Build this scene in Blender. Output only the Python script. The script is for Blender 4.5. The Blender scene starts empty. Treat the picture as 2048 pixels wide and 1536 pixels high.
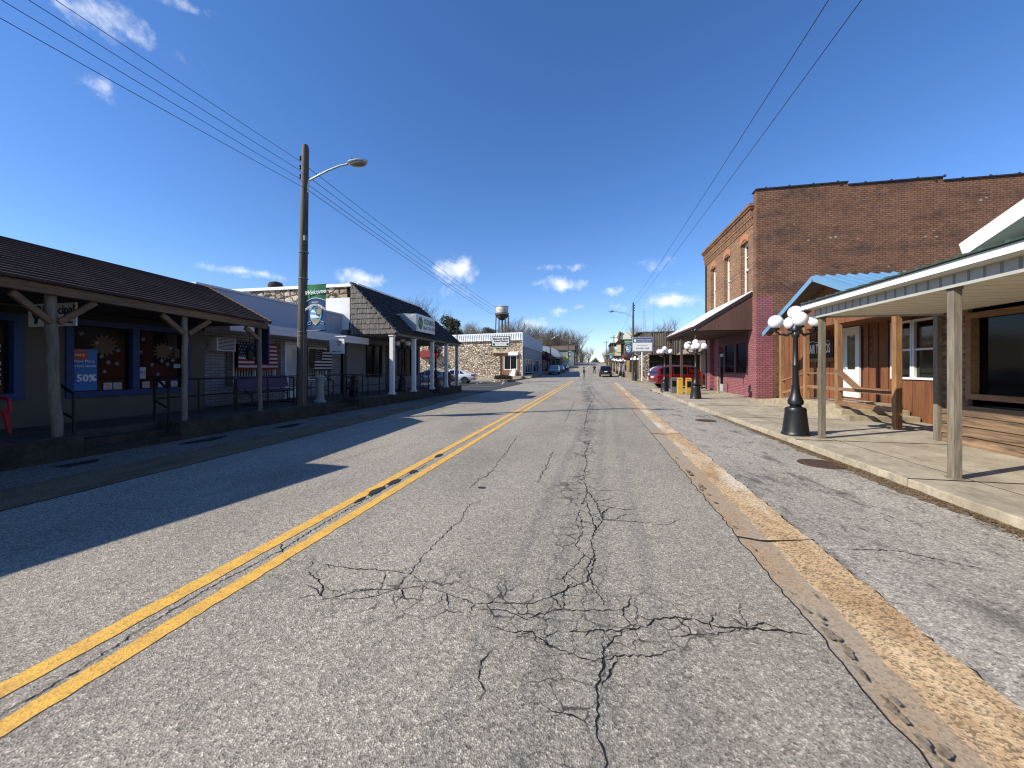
import bpy, bmesh, math, random
from mathutils import Vector, Matrix
R = random.Random(7)
S = bpy.context.scene
C = S.collection
PI = math.pi
rad = math.radians

# ------------------------------------------------------------------ helpers
OFF = {}
def lin(h):
    h = h.lstrip('#'); o = []
    for i in (0, 2, 4):
        c = int(h[i:i+2], 16)/255
        o.append(c/12.92 if c <= .04045 else ((c+.055)/1.055)**2.4)
    return tuple(o)

class MB:
    def __init__(s): s.v = []; s.f = []; s.m = []
    def add(s, vs, fs, mi=0):
        n = len(s.v); s.v += [tuple(p) for p in vs]
        for f in fs: s.f.append(tuple(i+n for i in f)); s.m.append(mi)
        return s
    def box(s, x0, x1, y0, y1, z0, z1, mi=0):
        if x0 > x1: x0, x1 = x1, x0
        if y0 > y1: y0, y1 = y1, y0
        if z0 > z1: z0, z1 = z1, z0
        return s.add([(x0,y0,z0),(x1,y0,z0),(x1,y1,z0),(x0,y1,z0),(x0,y0,z1),(x1,y0,z1),(x1,y1,z1),(x0,y1,z1)],
              [(0,3,2,1),(4,5,6,7),(0,1,5,4),(1,2,6,5),(2,3,7,6),(3,0,4,7)], mi)
    def quad(s, a, b, c, d, mi=0): return s.add([a,b,c,d], [(0,1,2,3)], mi)
    def beam(s, p, q, w, h, mi=0, up=(0,0,1)):
        p = Vector(p); q = Vector(q); d = (q-p).normalized(); u = Vector(up)
        if abs(d.dot(u)) > .97: u = Vector((0,1,0))
        sd = d.cross(u).normalized(); u2 = sd.cross(d).normalized()
        vs = []
        for e in (p, q):
            for a, b in ((-1,-1),(1,-1),(1,1),(-1,1)): vs.append(e + sd*(a*w/2) + u2*(b*h/2))
        return s.add(vs, [(0,1,2,3),(7,6,5,4),(0,4,5,1),(1,5,6,2),(2,6,7,3),(3,7,4,0)], mi)
    def tube(s, pts, r, seg=8, mi=0, cap=True):
        pts = [Vector(p) for p in pts]; n = len(pts)
        rs = r if isinstance(r, (list, tuple)) else [r]*n
        vs = []; fs = []; ref = None
        for i, p in enumerate(pts):
            d = (pts[min(i+1, n-1)]-pts[max(i-1, 0)])
            d = d.normalized() if d.length > 1e-9 else Vector((0,0,1))
            if ref is None:
                ref = Vector((1,0,0)) if abs(d.x) < .8 else Vector((0,1,0))
            a = (ref-d*ref.dot(d))
            a = a.normalized() if a.length > 1e-6 else Vector((0,1,0))
            ref = a; b = d.cross(a)
            for k in range(seg):
                t = 2*PI*k/seg; vs.append(p+a*(rs[i]*math.cos(t))+b*(rs[i]*math.sin(t)))
        for i in range(n-1):
            for k in range(seg):
                k2 = (k+1) % seg; fs.append((i*seg+k, i*seg+k2, (i+1)*seg+k2, (i+1)*seg+k))
        if cap: fs.append(tuple(range(seg-1, -1, -1))); fs.append(tuple((n-1)*seg+k for k in range(seg)))
        return s.add(vs, fs, mi)
    def lathe(s, prof, c=(0,0,0), seg=20, mi=0):
        vs = []; fs = []; n = len(prof)
        for r, z in prof:
            for k in range(seg):
                t = 2*PI*k/seg; vs.append((c[0]+r*math.cos(t), c[1]+r*math.sin(t), c[2]+z))
        for i in range(n-1):
            for k in range(seg):
                k2 = (k+1) % seg; fs.append((i*seg+k, i*seg+k2, (i+1)*seg+k2, (i+1)*seg+k))
        fs.append(tuple(range(seg-1, -1, -1))); fs.append(tuple((n-1)*seg+k for k in range(seg)))
        return s.add(vs, fs, mi)
    def sphere(s, c, r, seg=16, rings=10, mi=0, sc=(1,1,1)):
        vs = [(c[0],c[1],c[2]-r*sc[2])]; fs = []
        for i in range(1, rings):
            ph = PI*i/rings-PI/2
            for k in range(seg):
                t = 2*PI*k/seg; vs.append((c[0]+r*sc[0]*math.cos(ph)*math.cos(t), c[1]+r*sc[1]*math.cos(ph)*math.sin(t), c[2]+r*sc[2]*math.sin(ph)))
        vs.append((c[0],c[1],c[2]+r*sc[2])); L = len(vs)-1
        for k in range(seg):
            k2 = (k+1) % seg; fs.append((0, 1+k2, 1+k)); fs.append((L, L-seg+k, L-seg+k2))
            for i in range(rings-2): fs.append((1+i*seg+k, 1+i*seg+k2, 1+(i+1)*seg+k2, 1+(i+1)*seg+k))
        return s.add(vs, fs, mi)
    def prism(s, poly, vec, mi=0):
        n = len(poly); v = Vector(vec); a = [Vector(p) for p in poly]; b = [p+v for p in a]
        fs = [tuple(range(n-1, -1, -1)), tuple(range(n, 2*n))]
        for i in range(n): j = (i+1) % n; fs.append((i, j, n+j, n+i))
        return s.add(a+b, fs, mi)
    def build(s, name, mats, parent=None, smooth=False, bevel=0, fixn=True):
        me = bpy.data.meshes.new(name)
        o = bpy.data.objects.new(name, me); C.objects.link(o)
        if parent is not None:
            off = OFF[parent.name]; o.parent = parent
        else:
            xs = [p[0] for p in s.v]; ys = [p[1] for p in s.v]; zs = [p[2] for p in s.v]
            off = Vector(((min(xs)+max(xs))/2, (min(ys)+max(ys))/2, min(zs))); o.location = off
        OFF[o.name] = off
        me.from_pydata([(p[0]-off[0], p[1]-off[1], p[2]-off[2]) for p in s.v], [], s.f)
        if not isinstance(mats, (list, tuple)): mats = [mats]
        for m in mats: me.materials.append(m)
        for i, p in enumerate(me.polygons): p.material_index = s.m[i]
        if fixn:
            bm = bmesh.new(); bm.from_mesh(me); bmesh.ops.recalc_face_normals(bm, faces=bm.faces[:]); bm.to_mesh(me); bm.free()
        if smooth:
            for p in me.polygons: p.use_smooth = True
            me.set_sharp_from_angle(angle=rad(40))
        if bevel:
            md = o.modifiers.new('bevel', 'BEVEL'); md.width = bevel; md.segments = 2; md.limit_method = 'ANGLE'; md.angle_limit = rad(50)
        me.update()
        return o

def tag(o, label=None, cat=None, group=None, kind=None):
    if label: o['label'] = label
    if cat: o['category'] = cat
    if group: o['group'] = group
    if kind: o['kind'] = kind
    return o

def thing(name, label, cat, loc=(0,0,0), rz=0, group=None, local=False):
    o = bpy.data.objects.new(name, None); C.objects.link(o); o.empty_display_size = .3
    o.location = loc; o.rotation_euler = (0, 0, rz)
    OFF[o.name] = Vector((0,0,0)) if (local or rz) else Vector(loc)
    return tag(o, label, cat, group)

def dup(root, loc, rz=None, label=None, group=None, scale=None):
    r = root.copy(); C.objects.link(r); r.location = loc
    OFF[r.name] = Vector((0,0,0))
    if rz is not None: r.rotation_euler = (0, 0, rz)
    if scale: r.scale = scale
    if label: r['label'] = label
    if group: r['group'] = group
    for ch in list(root.children):
        c = ch.copy(); C.objects.link(c); c.parent = r
        for g in list(ch.children):
            d = g.copy(); C.objects.link(d); d.parent = c
    return r

def struct(o): o['kind'] = 'structure'; return o

FONT_CACHE = {}
def text(s, size, pos, right, up, mat, parent, name='lettering', align='CENTER', ext=.004, shear=0, bold=0, sx=1.0, warp=0):
    """lettering as real mesh: pos = centre baseline, right / up = world axes"""
    if '\n' in s:
        for i, ln in enumerate(s.split('\n')): o = text(ln, size, Vector(pos)-Vector(up).normalized()*(size*1.05*i), right, up, mat, parent, name, align, ext, shear, bold, sx, warp)
        return o
    cu = bpy.data.curves.new('t', 'FONT'); cu.body = s; cu.size = size; cu.align_x = align
    cu.extrude = ext; cu.shear = shear; cu.offset = bold; cu.resolution_u = 2
    ob = bpy.data.objects.new('t', cu); C.objects.link(ob)
    dg = bpy.context.evaluated_depsgraph_get(); me = bpy.data.meshes.new_from_object(ob.evaluated_get(dg))
    bpy.data.objects.remove(ob); bpy.data.curves.remove(cu)
    r = Vector(right).normalized(); u = Vector(up).normalized(); n = r.cross(u)
    off = OFF[parent.name]; pos = Vector(pos)-off
    for v in me.vertices:
        x, y, z = v.co
        yy = y - warp*x*x
        v.co = pos + r*(x*sx) + u*yy + n*z
    o = bpy.data.objects.new(name, me); C.objects.link(o); o.parent = parent; OFF[o.name] = off
    me.materials.clear(); me.materials.append(mat)
    return o

# ------------------------------------------------------------------ materials
class NT:
    def __init__(s, name):
        s.mat = bpy.data.materials.new(name); s.mat.use_nodes = True; s.t = s.mat.node_tree
        s.b = s.t.nodes['Principled BSDF']; s.geo = s.t.nodes.new('ShaderNodeNewGeometry'); s._p = None
        s.tc = None
    def n(s, typ, ins=None, **kw):
        nd = s.t.nodes.new(typ)
        for k, v in kw.items(): setattr(nd, k, v)
        for k, v in (ins or {}).items():
            if hasattr(v, 'is_output') or isinstance(v, bpy.types.NodeSocket): s.t.links.new(v, nd.inputs[k])
            else: nd.inputs[k].default_value = v
        return nd
    def pos(s, obj=False):
        if obj:
            if s.tc is None: s.tc = s.n('ShaderNodeTexCoord')
            return s.tc.outputs['Object']
        return s.geo.outputs['Position']
    def scale(s, v, sc):
        return s.n('ShaderNodeVectorMath', {0: v, 1: sc}, operation='MULTIPLY').outputs[0]
    def noise(s, v, scale, detail=4, rough=.55, dist=0):
        return s.n('ShaderNodeTexNoise', {'Vector': v, 'Scale': scale, 'Detail': detail, 'Roughness': rough, 'Distortion': dist}).outputs[0]
    def math(s, op, a, b=0., c=0., clamp=False):
        nd = s.n('ShaderNodeMath', {0: a, 1: b, 2: c}, operation=op); nd.use_clamp = clamp; return nd.outputs[0]
    def ramp(s, f, stops):
        nd = s.n('ShaderNodeValToRGB', {0: f}); e = nd.color_ramp.elements
        while len(e) < len(stops): e.new(.5)
        for i, (p, c) in enumerate(stops):
            e[i].position = p; c = c if isinstance(c, (tuple, list)) else (c, c, c); e[i].color = (c[0], c[1], c[2], 1)
        return nd.outputs[0]
    def mix(s, f, a, b, typ='MIX'):
        nd = s.n('ShaderNodeMix', data_type='RGBA', blend_type=typ)
        for k, v in ((0, f), (6, a), (7, b)):
            if isinstance(v, bpy.types.NodeSocket): s.t.links.new(v, nd.inputs[k])
            elif k == 0: nd.inputs[0].default_value = v
            else:
                v = v if isinstance(v, (tuple, list)) else (v, v, v); nd.inputs[k].default_value = (v[0], v[1], v[2], 1)
        return nd.outputs[2]
    def col(s, c):
        if isinstance(c, bpy.types.NodeSocket): s.t.links.new(c, s.b.inputs['Base Color'])
        else: s.b.inputs['Base Color'].default_value = (c[0], c[1], c[2], 1)
    def set(s, **k):
        for a, v in k.items():
            a = a.replace('_', ' ')
            if isinstance(v, bpy.types.NodeSocket): s.t.links.new(v, s.b.inputs[a])
            else: s.b.inputs[a].default_value = v
    def bump(s, h, st, dist=.01):
        nd = s.n('ShaderNodeBump', {'Height': h, 'Strength': st, 'Distance': dist}); s.t.links.new(nd.outputs[0], s.b.inputs['Normal'])

def M(name, c, rough=.8, metal=0., var=.12, vs=2.5, bump=0., bs=40., spec=.4, c2=None, obj=False, stretch=None, grain=0, alpha=1):
    """plain surface with procedural tone variation, fine grain and optional bump"""
    if isinstance(c, str): c = lin(c)
    if isinstance(c2, str): c2 = lin(c2)
    t = NT(name); p = t.pos(obj)
    if stretch: p = t.scale(p, stretch)
    a = t.noise(p, vs, 5, .6)
    lo = tuple(x*(1-var) for x in c); hi = tuple(min(1, x*(1+var)) for x in c) if c2 is None else c2
    cc = t.mix(t.ramp(a, [(.3, 0.), (.7, 1.)]), lo, hi)
    if grain:
        g = t.noise(p, vs*14, 3, .7); cc = t.mix(grain, cc, t.ramp(g, [(.3, .25), (.7, 1.)]), 'MULTIPLY')
    t.col(cc); t.set(Roughness=rough, Metallic=metal); t.b.inputs['Specular IOR Level'].default_value = spec
    if bump: t.bump(t.noise(p, bs, 4, .65), bump)
    return t.mat

def brick(name, c1, c2, mortar, bw=.215, bh=.075, ms=.012, stain=None, stain_amt=0., bump=.6, rough=.85, wash=None, wash_amt=0.):
    c1, c2, mortar = [lin(x) if isinstance(x, str) else x for x in (c1, c2, mortar)]
    t = NT(name); sp = t.n('ShaderNodeSeparateXYZ', {0: t.pos()})
    u = t.math('ADD', sp.outputs[0], sp.outputs[1])
    v = t.n('ShaderNodeCombineXYZ', {0: u, 1: sp.outputs[2], 2: 0.}).outputs[0]
    wob = t.noise(t.pos(), 5., 3)
    v = t.n('ShaderNodeVectorMath', {0: v, 1: t.scale(t.n('ShaderNodeCombineXYZ', {0: wob, 1: wob, 2: 0.}).outputs[0], (.012, .008, 0))}, operation='ADD').outputs[0]
    b = t.n('ShaderNodeTexBrick', {'Vector': v, 'Scale': 1., 'Mortar Size': ms, 'Mortar Smooth': .2, 'Bias': 0., 'Brick Width': bw, 'Row Height': bh,
            'Color1': (*c1, 1), 'Color2': (*c2, 1), 'Mortar': (*mortar, 1)})
    cc = t.mix(t.ramp(t.noise(t.pos(), 30., 4), [(.35, .0), (.7, .35)]), b.outputs[0], tuple(x*.45 for x in c1))
    cc = t.mix(t.ramp(t.noise(t.pos(), .9, 5, .65), [(.35, 0.), (.65, .3)]), cc, tuple(x*.6 for x in c2))
    if stain is not None:
        st = lin(stain) if isinstance(stain, str) else stain
        f = t.noise(t.scale(t.pos(), (.35, .35, 1.)), 1.1, 7, .7)
        cc = t.mix(t.math('MULTIPLY', t.ramp(f, [(.47, 0.), (.62, 1.)]), stain_amt), cc, st)
    if wash is not None:
        ws = lin(wash) if isinstance(wash, str) else wash
        f = t.noise(t.pos(), 7., 6, .75)
        cc = t.mix(t.math('MULTIPLY', t.ramp(f, [(.42, 0.), (.6, 1.)]), wash_amt), cc, ws)
    t.col(cc); t.set(Roughness=rough)
    h = t.math('MULTIPLY_ADD', b.outputs[1], -1., t.math('MULTIPLY', t.noise(t.pos(), 60., 3), .4))
    t.bump(h, bump, .008)
    return t.mat

def stone(name, light, dark, mortar, scale=3.2, zs=1.6):
    light, dark, mortar = [lin(x) if isinstance(x, str) else x for x in (light, dark, mortar)]
    t = NT(name); p = t.scale(t.pos(), (1., 1., zs))
    w = t.n('ShaderNodeTexNoise', {'Vector': p, 'Scale': 2.4, 'Detail': 3.}).outputs[1]
    p = t.n('ShaderNodeVectorMath', {0: p, 1: t.scale(w, (.35, .35, .35))}, operation='ADD').outputs[0]
    e = t.n('ShaderNodeTexVoronoi', {'Vector': p, 'Scale': scale}, feature='DISTANCE_TO_EDGE').outputs[0]
    c = t.n('ShaderNodeTexVoronoi', {'Vector': p, 'Scale': scale})
    sp = t.n('ShaderNodeSeparateColor', {0: c.outputs[1]})
    cc = t.mix(sp.outputs[0], dark, light)
    cc = t.mix(t.math('MULTIPLY', sp.outputs[1], .22), cc, lin('#a8763f'))
    cc = t.mix(t.ramp(t.noise(p, 9., 5, .7), [(.4, 0.), (.75, .55)]), cc, tuple(x*.35 for x in dark))
    cc = t.mix(t.ramp(e, [(.03, 1.), (.10, 0.)]), cc, mortar)
    t.col(cc); t.set(Roughness=.9)
    t.bump(t.math('ADD', t.ramp(e, [(.0, 0.), (.2, 1.)]), t.math('MULTIPLY', t.noise(p, 14., 4), .3)), .9, .05)
    return t.mat

def wood(name, c, dark, axis='z', rough=.8, scale=1., board=0, bax='y', amt=.6):
    """weathered boards: grain stretched along axis; optional board seams across bax"""
    c, dark = [lin(x) if isinstance(x, str) else x for x in (c, dark)]
    t = NT(name); st = {'x': (.08, 1, 1), 'y': (1, .08, 1), 'z': (1, 1, .08)}[axis]
    p = t.scale(t.pos(), st)
    g = t.noise(p, 26.*scale, 5, .7, .6)
    k = t.noise(t.scale(t.pos(), tuple(x*.5+.08 for x in st)), 3.5*scale, 4, .6)
    f = t.math('MULTIPLY', t.ramp(g, [(.38, 0.), (.66, 1.)]), amt)
    cc = t.mix(f, c, dark)
    cc = t.mix(t.ramp(k, [(.4, 0.), (.7, .55)]), cc, tuple(x*.6 for x in dark))
    t.col(cc); t.set(Roughness=rough); t.bump(g, .5, .006)
    return t.mat

def shingle(name, c1, c2, gap, bw, bh, slope_axis='x', rough=.95):
    c1, c2, gap = [lin(x) if isinstance(x, str) else x for x in (c1, c2, gap)]
    t = NT(name); sp = t.n('ShaderNodeSeparateXYZ', {0: t.pos()})
    v = t.n('ShaderNodeCombineXYZ', {0: sp.outputs[1], 1: sp.outputs[2], 2: 0.}).outputs[0]
    b = t.n('ShaderNodeTexBrick', {'Vector': v, 'Scale': 1., 'Mortar Size': .004, 'Brick Width': bw, 'Row Height': bh,
            'Color1': (*c1, 1), 'Color2': (*c2, 1), 'Mortar': (*gap, 1)})
    cc = t.mix(t.ramp(t.noise(t.pos(), 60., 3), [(.35, 0.), (.7, .45)]), b.outputs[0], tuple(x*.4 for x in c1))
    cc = t.mix(t.ramp(t.noise(t.pos(), 1.2, 5), [(.35, 0.), (.7, .4)]), cc, tuple(x*.65 for x in c2))
    t.col(cc); t.set(Roughness=rough); t.bump(t.noise(t.pos(), 90., 3), .4, .004)
    return t.mat

def glass(name, tint='#0b0e11', rough=.06, spec=.7):
    t = NT(name); c = lin(tint)
    t.col(t.mix(t.noise(t.pos(), 1.3, 2), c, tuple(x*2.2 for x in c))); t.set(Roughness=rough); t.b.inputs['Specular IOR Level'].default_value = spec
    t.bump(t.noise(t.pos(), 1.6, 1), .06, .05)
    return t.mat

def carpaint(name, c):
    c = lin(c) if isinstance(c, str) else c
    t = NT(name); t.col(t.mix(t.noise(t.pos(True), 3., 4), tuple(x*.85 for x in c), c)); t.set(Roughness=.32, Metallic=.25)
    t.b.inputs['Coat Weight'].default_value = .8; t.b.inputs['Coat Roughness'].default_value = .06
    return t.mat

# road surface: exposed aggregate, wear bands, fine cracking
def asphalt(name, tone, stone_hi, scale=85., warm=(1, 1, 1), craze=0., stains=0., stretch=(1, 1, 1), blue=0.):
    t = NT(name); p = t.pos()
    v = t.n('ShaderNodeTexVoronoi', {'Vector': p, 'Scale': scale, 'Randomness': 1.})
    s1 = t.n('ShaderNodeSeparateColor', {0: v.outputs[1]}).outputs[0]
    v2 = t.n('ShaderNodeTexVoronoi', {'Vector': p, 'Scale': scale*.45})
    s2 = t.n('ShaderNodeSeparateColor', {0: v2.outputs[1]}).outputs[0]
    f = t.math('ADD', t.math('MULTIPLY', s1, .62), t.math('MULTIPLY', s2, .38))
    cc = t.ramp(f, [(.08, tuple(tone*.42*w for w in warm)), (.34, tuple(tone*.93*w for w in warm)), (.66, tuple(tone*1.2*w for w in warm)), (.95, tuple(stone_hi*w for w in warm))])
    big = t.noise(t.scale(p, stretch), .55, 6, .62)
    cc = t.mix(1., cc, t.ramp(big, [(.3, .74), (.5, .98), (.72, 1.16)]), 'MULTIPLY')
    lane = t.noise(t.scale(p, (1., .06, 1.)), 1.6, 3, .5)
    cc = t.mix(1., cc, t.ramp(lane, [(.3, .965), (.65, 1.03)]), 'MULTIPLY')
    if stains:
        q = t.noise(t.scale(p, (.7, .35, 1)), 2.6, 6, .72)
        cc = t.mix(t.math('MULTIPLY', t.ramp(q, [(.54, 0.), (.68, 1.)]), stains), cc, (.035, .034, .036))
        q = t.noise(t.scale(p, (1.6, .5, 1)), 6., 5, .75)
        cc = t.mix(t.math('MULTIPLY', t.ramp(q, [(.57, 0.), (.66, 1.)]), stains*.8), cc, (.045, .044, .046))
    if craze:
        w = t.n('ShaderNodeTexNoise', {'Vector': p, 'Scale': 7., 'Detail': 4.}).outputs[1]
        pw = t.n('ShaderNodeVectorMath', {0: p, 1: t.scale(w, (.16, .16, 0))}, operation='ADD').outputs[0]
        e = t.n('ShaderNodeTexVoronoi', {'Vector': t.scale(pw, (1, .8, 1)), 'Scale': 5.2}, feature='DISTANCE_TO_EDGE').outputs[0]
        sp = t.n('ShaderNodeSeparateXYZ', {0: p})
        # alligator cracking runs in a wandering wheel-path band near x = 0
        wx = t.math('ADD', sp.outputs[0], t.math('MULTIPLY', t.noise(t.scale(p, (0, .35, 0)), 1., 2), 1.1))
        band = t.math('SUBTRACT', 1., t.math('DIVIDE', t.math('ABSOLUTE', t.math('SUBTRACT', wx, .42)), .42), clamp=True)
        gate = t.math('MULTIPLY', band, t.ramp(t.noise(p, 1.3, 3), [(.38, 0.), (.5, 1.)]))
        gate = t.math('MULTIPLY', gate, t.math('LESS_THAN', sp.outputs[1], 34.))
        # second web of hairlines across the lane about y = 2.5
        wy = t.math('ADD', sp.outputs[1], t.math('MULTIPLY', t.noise(t.scale(p, (1, 0, 0)), 1.4, 2), .5))
        b2 = t.math('SUBTRACT', 1., t.math('DIVIDE', t.math('ABSOLUTE', t.math('SUBTRACT', wy, 2.75)), .5), clamp=True)
        bx = t.math('SUBTRACT', 1., t.math('DIVIDE', t.math('ABSOLUTE', t.math('ADD', sp.outputs[0], .45)), 1.7), clamp=True)
        b2 = t.math('MULTIPLY', t.math('MULTIPLY', b2, 1.4, clamp=True), t.math('MULTIPLY', bx, 2., clamp=True))
        gate = t.math('MAXIMUM', gate, t.math('MULTIPLY', b2, t.ramp(t.noise(p, 2.1, 3), [(.4, 0.), (.5, 1.)])))
        wd = t.n('ShaderNodeMapRange', {0: sp.outputs[1], 1: 2., 2: 30., 3: .028, 4: .17}).outputs[0]
        line = t.math('MULTIPLY', t.math('SUBTRACT', 1., t.math('DIVIDE', e, wd), clamp=True), 1.8, clamp=True)
        cc = t.mix(t.math('MULTIPLY', t.math('MULTIPLY', line, gate), craze), cc, (.028, .026, .023))
    t.col(cc); t.set(Roughness=.88); t.b.inputs['Specular IOR Level'].default_value = .35
    t.bump(t.math('ADD', v.outputs[0], t.math('MULTIPLY', v2.outputs[0], .6)), .55, .007)
    return t.mat

def concrete(name, c, dark, rough=.9, scale=1., joint=None, speck=.5):
    c, dark = [lin(x) if isinstance(x, str) else x for x in (c, dark)]
    t = NT(name); p = t.pos()
    a = t.noise(p, 1.1*scale, 8, .68); b = t.noise(p, 9*scale, 6, .7); g = t.noise(p, 160., 3, .7)
    cc = t.mix(t.ramp(a, [(.36, 0.), (.66, 1.)]), c, dark)
    cc = t.mix(t.math('MULTIPLY', t.ramp(b, [(.45, 0.), (.7, 1.)]), .5), cc, tuple(x*.62 for x in dark))
    k = t.noise(t.scale(p, (1., .5, 1.)), 3.3*scale, 7, .75)
    cc = t.mix(t.math('MULTIPLY', t.ramp(k, [(.52, 0.), (.64, 1.)]), .45), cc, tuple(x*.45 for x in dark))
    cc = t.mix(speck, cc, t.ramp(g, [(.3, .45), (.6, 1.)]), 'MULTIPLY')
    t.col(cc); t.set(Roughness=rough); t.bump(t.math('ADD', b, g), .35, .006)
    return t.mat
# ------------------------------------------------------------------ shared materials
MT = {}
MT['asph'] = asphalt('road asphalt', .24, .54, 125., (1.12, 1.01, .82), craze=.85, stains=.16, stretch=(1, .4, 1))
MT['asph_r'] = asphalt('parking asphalt', .27, .56, 95., (1.11, 1.01, .85), stains=.85, stretch=(1, .5, 1))
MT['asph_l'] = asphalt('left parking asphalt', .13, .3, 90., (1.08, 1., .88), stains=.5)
MT['lot'] = asphalt('lot asphalt', .045, .12, 60.)
MT['soil'] = M('soil', '#5d5648', .95, var=.3, vs=.4, c2='#7d7358')
MT['walk'] = concrete('sidewalk concrete', '#bfb49d', '#978c78')
MT['walk_l'] = concrete('left walk concrete', '#57524a', '#35312b')  # base colour darkened to deepen the shade on the left walk
MT['ledge'] = concrete('old ledge concrete', '#4a4436', '#242119', scale=2.2)  # darkened with the walk, so the colour carries part of the shade
MT['curbtop'] = concrete('pale concrete', '#b5a98f', '#8d8067')
def gutter_mat(name, base, dark, wear, pebble):
    t = NT(name); p = t.pos()
    a = t.noise(t.scale(p, (1, .35, 1)), 2.6, 7, .7)
    cc = t.mix(t.ramp(a, [(.36, 0.), (.62, 1.)]), lin(base), lin(dark))
    cc = t.mix(t.ramp(t.noise(t.scale(p, (1, .3, 1)), .9, 4, .6), [(.5, 0.), (.62, .85)]), cc, lin(wear))
    v = t.n('ShaderNodeTexVoronoi', {'Vector': p, 'Scale': 75.})
    s = t.n('ShaderNodeSeparateColor', {0: v.outputs[1]}).outputs[0]
    cc = t.mix(pebble, cc, t.ramp(s, [(.1, .28), (.35, .8), (.75, 1.15)]), 'MULTIPLY')
    k = t.noise(t.scale(p, (1, .45, 1)), 11., 5, .75)
    cc = t.mix(t.ramp(k, [(.62, 0.), (.68, .8)]), cc, (.06, .05, .04))
    t.col(cc); t.set(Roughness=.9); t.bump(t.math('ADD', v.outputs[0], t.noise(p, 14., 5)), .6*pebble+.15, .008)
    return t.mat
MT['gold'] = gutter_mat('golden aggregate', '#c6ac86', '#a38560', '#cfc4b0', .8)
MT['gut'] = gutter_mat('stained gutter', '#a39682', '#a58b6c', '#98948b', .4)
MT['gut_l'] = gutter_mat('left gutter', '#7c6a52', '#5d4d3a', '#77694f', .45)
MT['apron'] = concrete('apron concrete', '#b8ab95', '#8c806a')
def paint_mat(name, c, dark):
    t = NT(name); p = t.pos()
    cc = t.mix(t.ramp(t.noise(p, 7., 6, .7), [(.4, 0.), (.7, 1.)]), lin(c), lin(dark))
    v = t.n('ShaderNodeTexVoronoi', {'Vector': p, 'Scale': 80.})
    s = t.n('ShaderNodeSeparateColor', {0: v.outputs[1]}).outputs[0]
    cc = t.mix(.55, cc, t.ramp(s, [(.05, .45), (.35, 1.)]), 'MULTIPLY')
    t.col(cc); t.set(Roughness=.75); t.bump(v.outputs[0], .4, .006); return t.mat
MT['yellow'] = paint_mat('yellow road paint', '#e2b04c', '#c59a4c')
MT['white_line'] = paint_mat('white line paint', '#cfcac0', '#a39e94')
MT['crack'] = M('dark crack', '#1a1714', 1., var=.3)  # near-black tone for cracks and joints
MT['tar'] = M('tar patch', '#2b2b2c', .7, var=.25, vs=20)
MT['leaf'] = M('leaf litter', '#4a3a28', .95, var=.4, vs=25, c2='#7a6342', bump=.5)
MT['iron'] = M('rusty iron', '#4a3b32', .8, metal=.3, var=.3, vs=14, c2='#65503f', bump=.3)
MT['black'] = M('black painted iron', '#16181a', .42, metal=.0, var=.2, vs=9, spec=.5, bump=.08, bs=120)
MT['rail'] = M('black handrail paint', '#0c0e14', .5, var=.2)
MT['white'] = M('white paint', '#d6d6d2', .6, var=.06, vs=4)
MT['whitemetal'] = M('white fascia metal', '#e8e8e6', .45, var=.05, vs=3)
MT['galv'] = M('galvanised steel', '#aab0b4', .38, metal=.7, var=.12, vs=10)
MT['glass'] = glass('window glass')
MT['glass2'] = glass('shaded shop glass', '#0b0c0f', .12, .22)
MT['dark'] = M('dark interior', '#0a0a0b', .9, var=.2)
MT['blue'] = M('deep blue trim', '#1b3a68', .55, var=.12, vs=6)
MT['polewood'] = wood('utility pole wood', '#5f574a', '#26221d', 'z', scale=1.2)
MT['greywood'] = wood('weathered grey post', '#857c6c', '#3e382e', 'z', scale=1.3)
MT['beamwood'] = wood('weathered beam', '#7d6248', '#40301f', 'y', scale=1.3)
MT['cedar'] = wood('stained cedar boards', '#8c5734', '#3f281a', 'z', scale=.9)
MT['cedarpost'] = wood('cedar post', '#a0764c', '#553a24', 'z', scale=1.2)
MT['cedary'] = wood('cedar rail', '#957050', '#4a3424', 'y', scale=1.2)
MT['siding'] = wood('rough horizontal siding', '#9c7f60', '#352a22', 'y', scale=.45, amt=.95)
MT['greyside'] = wood('grey horizontal siding', '#6f675c', '#35302a', 'y', scale=.8, amt=.8)
MT['slat'] = wood('grey vertical slats', '#8a8072', '#3a322a', 'z', scale=.35, amt=.6)
def globe_mat():
    t = NT('white glass globe'); t.col((.82, .83, .84)); t.set(Roughness=.12); t.b.inputs['Coat Weight'].default_value = .5
    t.b.inputs['Subsurface Weight'].default_value = .15; return t.mat
MT['globe'] = globe_mat()
MT['tyre'] = M('tyre rubber', '#17171a', .85, var=.2, vs=20)
MT['rim'] = M('alloy rim', '#8d9094', .3, metal=.8, var=.1)
MT['chrome'] = M('chrome trim', '#c8cacc', .15, metal=.9, var=.05)
MT['carglass'] = glass('car glass', '#07090c', .04, .8)
MT['redlamp'] = M('red lamp lens', '#7d0f12', .2, var=.1)
MT['whitelamp'] = M('clear lamp lens', '#c9ccd0', .15, var=.1)
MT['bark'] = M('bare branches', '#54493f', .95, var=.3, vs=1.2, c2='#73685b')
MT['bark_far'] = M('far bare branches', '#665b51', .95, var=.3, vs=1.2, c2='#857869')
MT['text_k'] = M('black lettering', '#16181a', .7, var=.1)
MT['text_w'] = M('white lettering', '#e2e4e2', .6, var=.04)

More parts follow.
